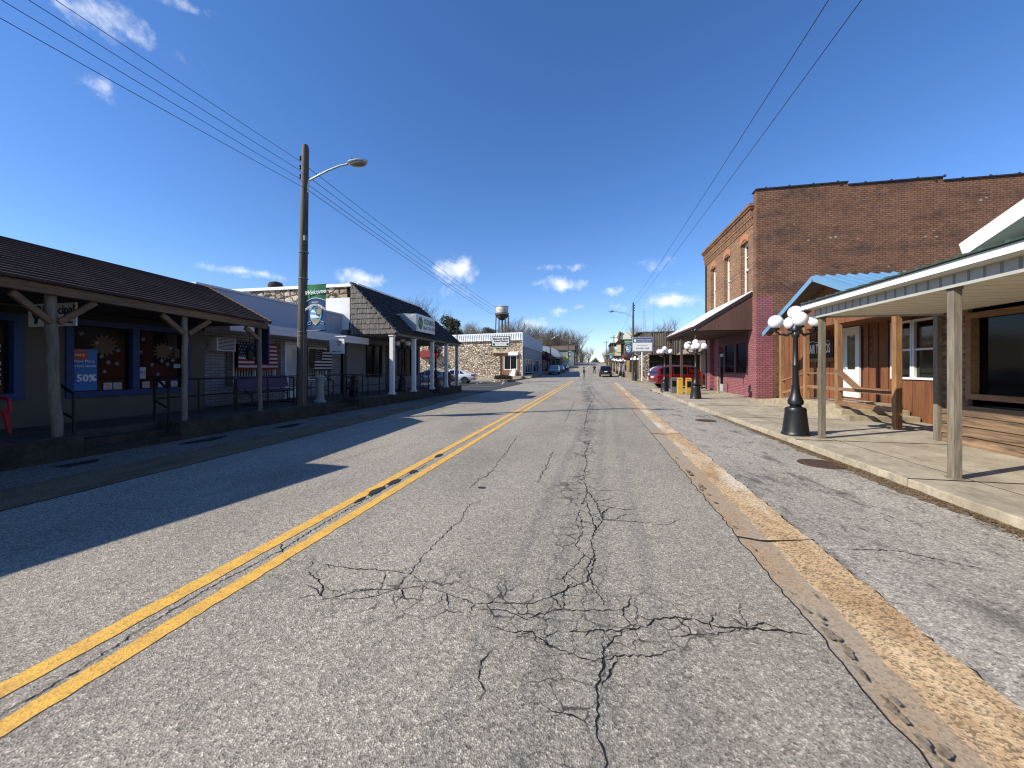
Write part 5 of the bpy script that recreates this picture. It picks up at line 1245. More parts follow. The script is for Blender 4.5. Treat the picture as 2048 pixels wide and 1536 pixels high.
# ================================================================== utility poles, wires, banner
def upole(x, y, z0, ztop, lab, armdir, arm_z, r0=.15, r1=.095, arm_len=2.0, tx=.05, rise=1.):
    t = thing('utility_pole', lab, 'utility pole', (x, y, z0), group='wooden utility poles')
    MB().tube([(x, y, z0-.1), (x+tx*.45, y, (z0+ztop)/2), (x+tx, y, ztop-.12), (x+tx, y, ztop)], [r0, (r0+r1)/2, r1, r1*.75], 14).build('pole', MT['polewood'], t, smooth=True)
    s = armdir
    for k, zz in enumerate((ztop-.45, ztop-.72, ztop-1.0)):
        m = MB(); m.lathe([(.02, 0), (.05, .02), (.035, .06), (.05, .1), (.03, .13)], (x+tx-s*(r1+.06), y, zz), 8); m.tube([(x+tx-s*.02, y, zz+.02), (x+tx-s*(r1+.08), y, zz+.02)], .012, 5); m.build('insulator', MT['black'], t)
    m = MB(); m.tube([(x+tx*.8+s*r1, y, arm_z-.35), (x+tx*.8+s*(r1+.04), y, arm_z), (x+s*.9, y, arm_z+.42*rise), (x+s*(arm_len-.45), y, arm_z+.62*rise), (x+s*(arm_len-.2), y, arm_z+.66*rise)], .028, 8); a = m.build('lamp_arm', MT['galv'], t, smooth=True)
    m = MB(); m.sphere((x+s*(arm_len+.12), y, arm_z+.66*rise+.02), .2, 16, 8, sc=(1.7, .8, .42)); h = m.build('lamp_head', MT['galv'], t, smooth=True)
    MB().sphere((x+s*(arm_len+.16), y, arm_z+.66*rise-.03), .17, 14, 8, sc=(1.6, .78, .45)).build('lens', M('grey lamp lens', '#76756a', .3, var=.2), h, smooth=True)
    MB().lathe([(.04, 0), (.045, .05), (.02, .08)], (x+s*(arm_len-.05), y, arm_z+.66*rise+.08), 8).build('photocell', MT['black'], h)
    return t
pA = upole(-8.65, 10.2, .475, 8.37, 'tall weathered utility pole with a street light arm, left foreground', 1, 7.28, r0=.15, r1=.1, arm_len=1.78, tx=.15, rise=.55)
m = MB(); m.box(-8.52, -8.44, 10.1, 10.2, 5.45, 5.6); m.tube([(-8.5, 10.12, .5), (-8.5, 10.12, 5.5)], .011, 5); m.build('conduit', M('grey conduit', '#6c6d6c', .6), pA)
m = MB()
for z in (2.55, 2.68, 4.3, 5.1): m.lathe([(.14, 0), (.143, .012), (.14, .025)], (-8.65+.15*(z-.5)/8., 10.2, z), 14)
m.build('strap', M('dull steel strap', '#6f7172', .6), pA)
pB = upole(4.85, 47.5, .12, 9.35, 'utility pole with a long curved street light arm, right of the road', -1, 7.7, arm_len=2.35)
pC = upole(-8.6, 83, gz(83)+.3, 9.7, 'distant utility pole behind the parked silver SUV', 1, 7.8, arm_len=1.4)
for x, y, h, lab in ((-6.8, 118, 9, 'thin distant utility pole left of the grey house'), (-7, 140, 8.5, 'farthest thin utility pole on the left'), (5.2, 92, 8.2, 'distant utility pole by the corner balcony'), (4.9, 130, 8, 'farthest utility pole on the right')):
    t = thing('utility_pole', lab, 'utility pole', (x, y, gz(y)), group='wooden utility poles')
    MB().tube([(x, y, gz(y)-.1), (x, y, gz(y)+h)], [.16, .1], 8).build('pole', MT['polewood'], t)
    MB().box(x-.9, x+.9, y-.05, y+.05, gz(y)+h-.6, gz(y)+h-.48).build('crossarm', MT['polewood'], t)
def wire(lab, p, q, sag, r=.009, n=24):
    pts = []
    for i in range(n+1):
        t = i/n; pts.append((p[0]+(q[0]-p[0])*t, p[1]+(q[1]-p[1])*t, p[2]+(q[2]-p[2])*t-sag*4*t*(1-t)))
    o = MB().tube(pts, r, 5).build('overhead_wire', MT['rail'], smooth=True)
    return tag(o, lab, 'wire', 'overhead wires along the street')
for k, (dx, z0, zr, dz) in enumerate([(-.18, 7.92, 8.4, 'top'), (-.2, 7.65, 8.1, 'second'), (-.18, 7.38, 7.8, 'third'), (.12, 7.0, 6.9, 'lowest')]):
    wire(f'{dz} wire running from the left foreground pole back over the camera', (-8.53+dx, 10.2, z0), (-9.1+dx, -28, zr), .45, .0062)
    wire(f'{dz} wire running from the left foreground pole to the distant pole', (-8.53+dx, 10.2, z0), (-8.6+dx*.5, 83, 9.3-.35*k), 1.3, .0085)
wire('left of the two wires over the right kerb', (4.75, 47.5, 9.2), (4.75, -20, 9.9), .5, .009); wire('right of the two wires over the right kerb', (4.97, 47.5, 8.95), (5.6, -20, 9.9), .5, .009)
wire('thin wire dropping from the right pole toward the corner building', (4.85, 47.5, 9.1), (5.2, 92, 9.3), 1.4, .012)
# banners
MT['ban_g'] = M('banner green', '#1f6b45', .8, var=.12, vs=5); MT['ban_b'] = M('banner blue', '#22436e', .8, var=.12, vs=5); MT['ban_w'] = M('banner white', '#cfdfe6', .8); MT['ban_l'] = M('banner lake blue', '#5b9fc4', .8); MT['ban_t'] = M('banner tan', '#8c8a6c', .8)
def banner(x0, y, z0, wd, ht, lab, zpole):
    t = thing('banner', lab, 'banner', (x0, y, z0), group='green and blue welcome banners on poles')
    m = MB(); n = 10
    def P(u, v): return (x0+wd*u, y+.03*math.sin(u*5+v*2)-.02*v, z0+ht*v)
    for i in range(n):
        for j in range(20):
            u0, u1, v0, v1 = i/n, (i+1)/n, j/20, (j+1)/20; um = (u0+u1)/2
            m.quad(P(u0, v0), P(u1, v0), P(u1, v1), P(u0, v1), 0 if (v0+v1)/2 > .645+.06*(1-(2*um-1)**2) else 1)
    o = m.build('cloth', [MT['ban_g'], MT['ban_b']], t, fixn=False); sm = o.modifiers.new('t', 'SOLIDIFY'); sm.thickness = .008; sm.offset = 0
    f = .06
    def Q(u, v, e=0): p = P(u, v); return (p[0], p[1]-.012-e, p[2])
    m = MB(); m.tube([Q(u/10, .64+.06*(1-(2*u/10-1)**2)) for u in range(11)], .012*wd/.68, 4)
    sh = [(.14, .50), (.86, .50), (.84, .40), (.80, .27), (.66, .16), (.5, .11), (.34, .16), (.2, .27), (.16, .40), (.14, .50)]
    m.tube([Q(*p) for p in sh], .011*wd/.68, 4); m.tube([Q(.08, .17), Q(.24, .2), Q(.2, .13), Q(.08, .12), Q(.08, .17)], .008, 4); m.tube([Q(.92, .17), Q(.76, .2), Q(.8, .13), Q(.92, .12), Q(.92, .17)], .008, 4)
    m.build('crest_outline', MT['ban_w'], t)
    m = MB(); m.add([Q(*p, .001) for p in sh[:-1]], [tuple(range(9))]); m.build('crest', MT['ban_l'], t, fixn=False)
    m = MB(); m.add([Q(.17, .48, .004), Q(.3, .47, .004), Q(.55, .38, .004), Q(.17, .40, .004)], [(0, 1, 2, 3)]); m.add([Q(.18, .35, .004), Q(.5, .33, .004), Q(.78, .27, .004), Q(.22, .27, .004)], [(0, 1, 2, 3)]); m.build('crest_falls', MT['ban_w'], t, fixn=False)
    m = MB(); m.add([Q(.55, .44, .004), Q(.68, .48, .004), Q(.83, .47, .004), Q(.8, .34, .004), Q(.58, .34, .004)], [(0, 1, 2, 3, 4)]); m.add([Q(.24, .24, .004), Q(.76, .24, .004), Q(.64, .16, .004), Q(.5, .125, .004), Q(.36, .16, .004)], [(0, 1, 2, 3, 4)]); m.build('crest_rock', MT['ban_t'], t, fixn=False)
    text('Welcome', wd*.27, Q(.52, .79, .008), (1, 0, .08), (0, 0, 1), MT['text_w'], t, shear=.35, bold=.003*wd)
    text('MAMMOTH SPRING', wd*.155, Q(.5, .525, .01), (1, 0, 0), (0, 0, 1), MT['text_w'], t, sx=.72, bold=.003*wd, warp=.45/wd)
    text('ARKANSAS', wd*.07, Q(.5, .6, .008), (1, 0, 0), (0, 0, 1), MT['text_w'], t)
    m = MB(); m.tube([(x0-.12, y, z0+ht+.01), (x0+wd+.02, y, z0+ht+.01)], .012, 6); m.tube([(x0-.12, y, z0-.01), (x0+wd+.02, y, z0-.01)], .012, 6); m.build('bracket', MT['black'], t)
    return t
banner(-8.44, 10.16, 2.74, .68, 1.36, 'large green and blue welcome banner on the left foreground pole', 0)
banner(3.95, 47.4, 3.25, .78, 1.75, 'green and blue welcome banner on the right roadside pole', 0)
banner(-6.7, 118, gz(118)+3.0, .9, 1.9, 'distant small banner on the left thin pole', 0)
banner(4.15, 91.9, gz(92)+2.6, .8, 1.7, 'distant small banner on the right by the corner balcony', 0)
# ================================================================== stone shop across the parking lot
MT['ribwhite'] = M('ribbed white metal', '#dfe3e4', .5, var=.05, vs=2)
s4 = thing('shop', 'long fieldstone shop with a white ribbed metal top beyond the parking lot', 'building', (-12, 51, 0))
m = MB(); holes_wall(m, 'y', 51, -34, -9.0, 0, 5.35, 0, .4, [(-11.6, -9.75, 1.35, 3.3)]); m.build('side_wall', MT['stone2'], s4)
m = MB(); m.add([(-34, 50.75, 5.0), (-9, 50.75, 5.35), (-9, 50.85, 6.4), (-34, 50.85, 5.9)], [(0, 1, 2, 3)]); m.add([(-9, 50.75, 5.35), (-34, 50.75, 5.0), (-34, 51.4, 5.0), (-9, 51.4, 5.35)], [(0, 1, 2, 3)])
x = -34
while x < -9.05: f = (x+34)/25; m.box(x, x+.06, 50.72, 50.78, 5.02+.35*f, 5.88+.5*f); x += .32
m.box(-34, -9, 50.72, 50.95, 6.38, 6.44) if False else None
m.build('metal_fascia', MT['ribwhite'], s4, fixn=False)
m = MB(); m.box(-9.02, -8.9, 50.75, 72, 4.5, 6.42); m.build('street_fascia', MT['parapet'], s4)
m = MB(); m.box(-34, -9.05, 51.4, 72, 5.2, 5.3); m.box(-9.1, -9.0, 52, 72, 3.0, 4.5); m.box(-9.1, -9, 51.4, 53, .3, 3.0); m.box(-9.1, -9, 60, 60.5, .3, 3.); m.box(-9.1, -9, 71.5, 72, .3, 3.); m.build('street_wall', M('grey panel wall', '#8f8f90', .8), s4)
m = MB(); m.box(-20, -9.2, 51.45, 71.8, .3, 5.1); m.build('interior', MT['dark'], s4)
for a, b in ((53.2, 59.8), (60.7, 71.3)): window(s4, 'x', -9.05, a, b, .9, 2.95, 1, MT['white'], MT['glass2'], nx=3, fw=.1)
window(s4, 'y', 51, -11.6, -9.75, 1.35, 3.3, -1, MT['whitemetal'], MT['glass2'], nx=2, fw=.09, back=.1)
m = MB(); m.box(-11.75, -9.6, 50.6, 51.02, 3.32, 3.75); m.build('awning', MT['whitemetal'], s4)
m = MB(); m.box(-11.95, -11.62, 50.93, 51.02, .4, 3.3); m.box(-9.72, -9.5, 50.93, 51.02, .4, 3.3); m.box(-11.6, -9.74, 50.93, 51.02, .5, 1.33); m.build('brick_panel', brick('red brick panel', '#8e4631', '#6f3424', '#9c8b78'), s4)
m = MB(); m.box(-9.05, -8.98, 50.72, 51.02, .4, 5.3); m.build('corner_trim', MT['white'], s4)
# red awning and side bits seen through the porch
ra = tag(MB().prism([(-23.6, 49.9, 3.1), (-23.6, 51, 4.1), (-23.6, 51, 3.1)], (2.7, 0, 0)).build('awning', M('red canvas', '#6e1a26', .8)), 'red canvas awning on the stone wall, seen through the white columns', 'awning')
# school sign
ss = thing('pole_sign', 'white school district sign above a letter board on a dark post by the planter', 'sign', (-10.1, 43, 0))
MB().box(-11.2, -9.05, 42.9, 43.2, 4.05, 5.22).build('frame', MT['black'], ss)
MB().box(-11.12, -9.13, 42.88, 42.9, 4.13, 5.14).build('face', MT['white'], ss)
text('Mammoth Spring', .27, (-10.12, 42.87, 4.86), (1, 0, 0), (0, 0, 1), MT['text_k'], ss, bold=.01); text('School District', .27, (-10.12, 42.87, 4.58), (1, 0, 0), (0, 0, 1), MT['text_k'], ss, bold=.01); text('Home of the Bears', .13, (-10.12, 42.87, 4.32), (1, 0, 0), (0, 0, 1), MT['text_k'], ss)
m = MB()
for cx in (-10.92, -9.32):
    vs = [(cx, 42.868, 4.28)]+[(cx+.13*math.cos(2*PI*k/14), 42.868, 4.28+.1*math.sin(2*PI*k/14)) for k in range(14)]; m.add(vs, [(0, 1+k, 1+(k+1) % 14) for k in range(14)])
    for q in (-.12, -.04, .04, .12):
        vs = [(cx+q, 42.868, 4.41)]+[(cx+q+.03*math.cos(2*PI*k/8), 42.868, 4.41+.045*math.sin(2*PI*k/8)) for k in range(8)]; m.add(vs, [(0, 1+k, 1+(k+1) % 8) for k in range(8)])
m.build('paw_mark', MT['text_k'], ss, fixn=False)
MB().box(-11.0, -9.3, 42.95, 43.15, 3.35, 4.03).build('letter_board', M('yellowed letter board', '#c9a960', .6, var=.2, vs=3, c2='#d8d2bd'), ss)
text('WELCOME', .26, (-10.1, 42.94, 3.75), (1, 0, 0), (0, 0, 1), MT['text_k'], ss, bold=.012)
text('HAVE A GREAT\nYEAR', .15, (-10.1, 42.94, 3.56), (1, 0, 0), (0, 0, 1), M('tan lettering', '#8c7a4e', .8), ss)
MB().box(-11.0, -9.3, 42.95, 43.15, 2.95, 3.34).build('sponsor_board', M('brown board', '#5c3a2a', .7), ss); text('BEARS', .22, (-10.15, 42.94, 3.05), (1, 0, 0), (0, 0, 1), M('dark red lettering', '#2b1310', .8), ss, sx=1.6)
MB().box(-10.2, -10.05, 43.0, 43.15, .1, 2.95).build('post', M('dark red steel', '#35201b', .6), ss)
pb = thing('planter', 'low stone planter round the foot of the school sign post', 'planter', (-10, 43, 0))
MB().lathe([(1.35, .0), (1.35, .3), (1.2, .34), (1.1, .26), (.1, .26)], (-9.9, 43.3, .0), 20).build('wall', MT['stone1'], pb)
m = MB()
for i in range(2400):
    a = R.uniform(0, 2*PI); r = 1.05*math.sqrt(R.random()); h = R.uniform(.2, .72)*(1.1-r*.25); x, y = -9.9+r*math.cos(a), 43.3+r*math.sin(a); s = .05
    m.quad((x, y, h), (x+R.uniform(-s, s), y+R.uniform(-s, s), h+s), (x+R.uniform(-s, s), y, h+2*s), (x-s, y-s*.5, h+s))
m.build('shrub', M('clipped olive shrub', '#3a3a20', .95, var=.4, vs=12, c2='#5c5232'), pb, fixn=False)
cs = thing('sandwich_board', 'white crossbuck sandwich board leaning at the stone shop window', 'sign', (-10.2, 50.3, .4))
MB().prism([(-10.75, 50.2, .42), (-10.0, 50.2, .42), (-9.95, 50.6, 1.5), (-10.3, 50.6, 1.5)], (0, .04, 0)).build('panel', MT['white'], cs)
for x in (-10.7, -9.95): MB().tube([(x, 50.2, .42), (x+.15, 50.62, 1.6)], .03, 6).build('leg', MT['white'], cs)
fb = tag(MB().prism([(-8.55, 63, .5), (-7.9, 63, .5), (-7.9, 63.2, 1.7), (-8.55, 63.2, 1.7)], (0, .05, 0)).build('sandwich_board', MT['parapet']), 'pale blue sandwich board on the pavement before the stone shop', 'sign')
ff = thing('feather_flag', 'tall dark red feather flag at the end of the stone shop', 'flag', (-8.4, 71.5, .4))
MB().tube([(-8.4, 71.5, .3), (-8.4, 71.5, 4.4), (-8.2, 71.5, 4.9)], .03, 6).build('pole', MT['black'], ff)
MB().prism([(-8.38, 71.5, 1.0), (-7.8, 71.5, 1.1), (-7.75, 71.5, 4.0), (-8.0, 71.5, 4.7), (-8.35, 71.5, 4.6)], (0, .02, 0)).build('cloth', M('dark red cloth', '#6e2233', .8), ff); text('OPEN', .5, (-8.08, 71.48, 1.5), (0, 0, 1), (-1, 0, 0), MT['text_w'], ff, align='LEFT')
# next buildings on the left
b6 = thing('shop', 'dark brick shop with a deep awning beyond the stone shop', 'building', (-12, 80, 0))
z = gz(78)
MB().box(-24, -9.1, 73, 92, z-.5, z+4.2).build('wall', brick('dark brown brick', '#4d342a', '#38261f', '#5a4a40'), b6)
MB().prism([(-9.08, 73.5, z+3.4), (-7.9, 73.5, z+2.7), (-9.08, 73.5, z+2.7)], (0, 17, 0)).build('awning', M('brown awning', '#3b2c28', .8), b6)
for y in (76, 82, 88): window(b6, 'x', -9.1, y-2, y+2, z+.6, z+2.4, 1, MT['white'], MT['glass2'], nx=2, fw=.1)
b7 = thing('barrel_roof_shop', 'shop with a curved silver metal roof front', 'building', (-14, 100, 0)); z = gz(97)
m = MB(); pts = [(-16, 95, z+2.9)]
for k in range(13):
    t = PI/2*k/12; pts.append((-14.2+4.4*math.sin(t), 95, z+2.9+2.7*math.cos(t)))
m.prism(pts+[(-9.8, 95, z+2.9)], (0, 12, 0)); m.build('roof', MT['galv'], b7, smooth=False)
MB().box(-16, -9.9, 95.1, 107, z-.5, z+2.88).build('wall', M('plain grey wall', '#55585a', .9), b7)  # one grey over the whole wall
MB().prism([(-16, 93.4, z+2.4), (-16, 95.05, z+2.95), (-16, 95.05, z+2.3)], (6.2, 0, 0)).build('awning', M('black awning', '#22252a', .8), b7)
window(b7, 'y', 95.1, -13, -10.8, z+.6, z+2.1, -1, MT['white'], MT['glass2'], nx=2, fw=.1)
b8 = thing('house', 'grey clapboard house with a low brown roof on the left rise', 'house', (-12, 118, 0)); z = gz(116)
MB().box(-15.5, -8.8, 114, 124, z-1, z+4.6).build('wall', M('grey green clapboard', '#80887f', .9, var=.06), b8)
MB().prism([(-16, 113.6, z+4.55), (-8.4, 113.6, z+4.55), (-8.6, 119, z+6.1), (-15.8, 119, z+6.1)], (0, 0, .12)).prism([(-16, 119, z+6.1), (-8.4, 119, z+6.1), (-8.4, 124.5, z+4.5), (-16, 124.5, z+4.5)], (0, 0, .1)).build('roof', M('brown shingles', '#5f5148', .95, var=.2), b8)
for x in (-13.5, -10.8): window(b8, 'y', 114, x, x+1., z+2.9, z+4.0, -1, MT['white'], MT['glass2'], fw=.08)
MB().box(-8.75, -7.9, 114.5, 118, z+2.5, z+2.65).box(-7.98, -7.9, 114.5, 114.6, z, z+5).box(-7.98, -7.9, 117.9, 118, z, z+5).box(-8.75, -7.9, 114.5, 118, z+4.9, z+5.0).build('balcony', MT['slat'], b8)
b9 = thing('petrol_canopy', 'small white fronted kiosk with a yellow sign on its roof', 'kiosk', (-9.5, 104, 0)); z = gz(100)
MB().box(-10.2, -7.4, 104.5, 108, z-.3, z+1.9).build('wall', MT['white'], b9); MB().box(-9.1, -7.6, 104.3, 104.48, z+2.1, z+3.1).build('sign_face', M('pale yellow sign', '#cfd86a', .6), b9)
MB().box(-10.4, -7.2, 104.2, 108.2, z+1.92, z+2.08).build('roof', MT['galv'], b9)
# right side beyond the slatted shop
b10 = thing('corner_building', 'tan two storey corner building with a timber balcony and white parapet', 'building', (9, 95, 0)); z = gz(95)
MB().box(7.6, 20, 94, 110, z-.6, 8.3).build('wall', brick('tan brick', '#96785a', '#7d6248', '#86745c', .3, .1), b10)
MB().box(6.4, 20.2, 93.8, 110.2, 8.31, 10.0).build('parapet', M('cream parapet', '#dcd9c8', .8, var=.06), b10)
m = MB(); m.box(4.7, 7.58, 94.2, 106, 4.3, 4.5); m.box(4.5, 7.58, 93.8, 106.4, 7.3, 7.6); m.build('balcony', M('dark balcony timber', '#3b322c', .8), b10)
m = MB(); m.box(4.75, 4.88, 94.3, 105.9, 5.3, 5.4)
for y in (94.3, 98, 102, 105.8): m.box(4.75, 4.93, y, y+.18, z, 7.3)
m.build('balcony_frame', M('balcony post', '#5d554b', .8), b10)
MB().box(4.95, 6.9, 94.1, 94.18, 4.52, 5.3).build('balcony_panel', M('cream panel', '#cbbf98', .8), b10); MB().box(5.9, 6.9, 93.95, 94.05, 5.3, 7.1).build('shutter', M('cream shutter', '#cfc6a8', .8), b10)
window(b10, 'y', 93.98, 7.75, 8.5, 5, 6.8, -1, MT['slat'], MT['glass2'])
statue = thing('rooftop_figure', 'small carved figure at the corner of the white parapet', 'figure', (6.6, 93.5, 7))
MB().tube([(6.3, 93.6, 8.2), (6.35, 93.6, 9.0), (6.5, 93.6, 9.7), (6.7, 93.6, 10.4)], [.25, .35, .28, .06], 8).build('body', M('carved wood', '#8a7458', .9, var=.3, vs=4), statue)
MB().prism([(6.5, 93.6, 8.8), (7.4, 93.6, 9.9), (6.9, 93.6, 10.0), (6.4, 93.6, 9.4)], (0, .1, 0)).build('wing', M('carved wing', '#6b573f', .9), statue)
b11 = thing('shop_awning', 'sloping dark red brown awning between the slatted shop and the corner building', 'awning', (6, 62, 0))
MB().prism([(4.9, 62, gz(62)+3.1), (7.8, 62, gz(62)+5.0), (7.8, 62, gz(62)+3.1)], (0, 20, 0)).build('roof', M('red brown awning', '#45261f', .8), b11); MB().box(7.82, 16, 58.2, 90, -.1, 5.2).build('wall', M('tan stone wall', '#84704f', .9, var=.3, vs=1.2), b11)
for i, (y0, y1, h, c_) in enumerate([(112, 122, 5., '#6e6256'), (124, 136, 4.5, '#8d8471'), (138, 150, 4.2, '#5e4a40')]):
    b = thing('shop', ['distant grey brown shop with a porch after the corner building', 'distant tan shop, second after the corner building', 'farthest dark brick shop on the right'][i], 'building', (9, y0, 0)); z = gz((y0+y1)/2)
    MB().box(7.4, 17, y0, y1, z-1, z+h).build('wall', M('distant wall', c_, .9, var=.1), b)
    MB().box(4.9, 7.4, y0+.3, y1-.3, z+2.8, z+3.0).box(4.95, 5.1, y0+.4, y0+.55, z-.2, z+2.8).box(4.95, 5.1, y1-.6, y1-.45, z-.2, z+2.8).build('porch', M('dark porch timber', '#3c322b', .8), b)
# stacked stone edging / low wall on the rising left pavement
lw = tag(MB().prism([(-8.9, 112, gz(112)), (-8.6, 112, gz(112)), (-6.4, 170, gz(170)), (-6.7, 170, gz(170))], (0, 0, 1.1)).build('retaining_wall', M('dark mossy wall', '#2b2822', .95, var=.3)), 'dark low retaining wall climbing the left side of the rise', 'wall')
# cafe chairs on far right pavement
for i, (x, y) in enumerate([(6.1, 58.5), (6.7, 58.7), (6.2, 59.8), (6.9, 60)]):
    c_ = thing('cafe_chair', ['grey metal chair under the right awning, left in front','grey metal chair under the right awning, right in front','grey metal chair under the right awning, left behind','grey metal chair under the right awning, right behind'][i], 'chair', (x, y, .1), group='grey metal chairs under the right awning')
    zz = gz(y)+.14; MB().box(x-.22, x+.22, y-.2, y+.2, zz+.43, zz+.46).build('seat', MT['slat'], c_); MB().box(x-.22, x+.22, y+.18, y+.21, zz+.5, zz+.9).build('backrest', MT['slat'], c_)
    for dx in (-.2, .2):
        for dy in (-.18, .18): MB().tube([(x+dx, y+dy, zz), (x+dx, y+dy, zz+.44)], .02, 5).build('leg', MT['black'], c_)

def shift(o, k, g=0.):
    for q in ([o] if not isinstance(o, list) else o): q.location = (q.location.x*k, q.location.y*k, (q.location.z-1.6)*k+1.6+g); q.scale = (k, k, k)
shift([s4, cs, ra, fb, ff], 1.17); shift([b6, ], 1.15, .3); shift([b7, b8, b9], 1.09, .3); b7.location.x += 2.6; b8.location.x += 4.2; b9.location.x += 1.6
# ================================================================== water tower and mast
wt_ = thing('water_tower', 'old riveted water tower with a pale tank on thin steel legs', 'water tower', (-56.6, 244, 3)); cx, cy = -56.6, 244.
rust = M('rust stained steel', '#6b5648', .7, var=.35, vs=.25, c2='#4a3a32')
tank = M('pale tank paint', '#b3b1a4', .6, var=.25, vs=.18, c2='#e2e2da'); 
m = MB(); m.lathe([(.2, 42.4), (2.4, 42.0), (4.0, 41.6), (4.05, 41.4), (4.0, 36.4), (3.95, 36.2)], (cx, cy, 0), 32); m.build('tank', tank, wt_, smooth=True)
MB().lathe([(4.0, 36.2), (3.7, 34.8), (2.6, 33.5), (1.2, 32.8), (.5, 32.6)], (cx, cy, 0), 32).build('tank_bottom', rust, wt_, smooth=True)
m = MB(); m.lathe([(4.1, 36.0), (4.7, 36.0), (4.7, 36.15), (4.1, 36.15)], (cx, cy, 0), 32); m.lathe([(4.6, 37.0), (4.68, 37.0), (4.68, 37.08), (4.6, 37.08)], (cx, cy, 0), 32); m.lathe([(4.1, 41.2), (4.3, 41.25), (4.3, 41.45), (4.0, 41.5)], (cx, cy, 0), 32); m.build('walkway', rust, wt_)
for k in range(6):
    a = PI/3*k+.25; MB().tube([(cx+3.9*math.cos(a), cy+3.9*math.sin(a), 36), (cx+5.2*math.cos(a), cy+5.2*math.sin(a), 1)], .36, 6).build('leg', rust, wt_)
MB().tube([(cx, cy, 32.8), (cx, cy, 1)], .55, 10).build('riser', rust, wt_)
m = MB()
for z, r in ((26, 4.25), (16, 4.65)):
    for k in range(6):
        a, b = PI/3*k+.25, PI/3*(k+1)+.25; m.tube([(cx+r*math.cos(a), cy+r*math.sin(a), z), (cx+r*math.cos(b), cy+r*math.sin(b), z)], .1, 4)
m.build('bracing', rust, wt_)
ms = thing('radio_mast', 'thin lattice radio mast behind the slatted shop', 'mast', (8.5, 68, 0)); x, y = 8.55, 68.
m = MB()
for dx, dy in ((0, 0), (.45, 0), (.22, .4)): m.tube([(x+dx, y+dy, 0), (x+dx, y+dy, 11.5)], .035, 4)
for k in range(24): z = .5+k*.47; m.tube([(x, y, z), (x+.45, y, z+.23), (x+.22, y+.4, z+.35), (x, y, z+.47)], .015, 3)
m.build('lattice', MT['galv'], ms); MB().tube([(x+.22, y, 8.5), (x+1.7, y, 8.5), (x+1.7, y, 13)], .03, 4).tube([(x+.22, y, 11.5), (x+.22, y, 13.2)], .03, 4).build('antenna', MT['galv'], ms)

# ================================================================== trees
def branchy(m, p, d, L, r, depth, rng, spread=.55, seg=3, up=.12, kids=3):
    n = 3 if depth > 1 else 2; pts = [p]; rs = [r]; q = Vector(p); dd = Vector(d)
    for i in range(n):
        dd = (dd+Vector((rng.uniform(-1, 1), rng.uniform(-1, 1), rng.uniform(-.5, .9)))*.16+Vector((0, 0, up*.4))).normalized(); q = q+dd*(L/n); pts.append(tuple(q)); rs.append(r*(1-.45*(i+1)/n))
    m.tube(pts, rs, seg if depth < 3 else 5, cap=False)
    if depth == 0: return
    k = kids if depth > 1 else kids+1
    for i in range(k):
        t = rng.uniform(.35, 1.) if i else 1.; idx = min(n, max(1, int(round(t*n)))); b = Vector(pts[idx])
        a = rng.uniform(0, 2*PI); perp = Vector((math.cos(a), math.sin(a), rng.uniform(-.1, .5)))
        nd = (dd*(1-spread)+perp*spread+Vector((0, 0, up))).normalized()
        branchy(m, tuple(b), nd, L*rng.uniform(.62, .82), rs[idx]*.74, depth-1, rng, spread, seg, up, kids)
def bare_tree(seed, lab, kids=3, spread=.55, depth=5, L0=.27):
    rng = random.Random(seed); t = thing('bare_tree', lab, 'tree', (0, 0, 0), local=True, group='leafless winter trees behind the street')
    m = MB(); m.tube([(0, 0, -.03), (.004, 0, .1), (.0, .01, .24)], [.03, .025, .023], 7); m.build('trunk', MT['bark'], t)
    m = MB()
    for i in range(4):
        a = 2*PI*i/4+rng.uniform(-.5, .5); branchy(m, (0, .01, .2+.02*i), (math.cos(a)*.55, math.sin(a)*.55, 1.), L0, .019, depth, rng, spread, 3, .1, kids)
    z = max(p[2] for p in m.v); m.v = [(p[0]/z, p[1]/z, p[2]/z) for p in m.v]
    m.build('crown', MT['bark'], t, fixn=False); return t
protos = [bare_tree(11, '', 3, .5, 5), bare_tree(23, '', 3, .62, 5), bare_tree(37, '', 3, .42, 5)]
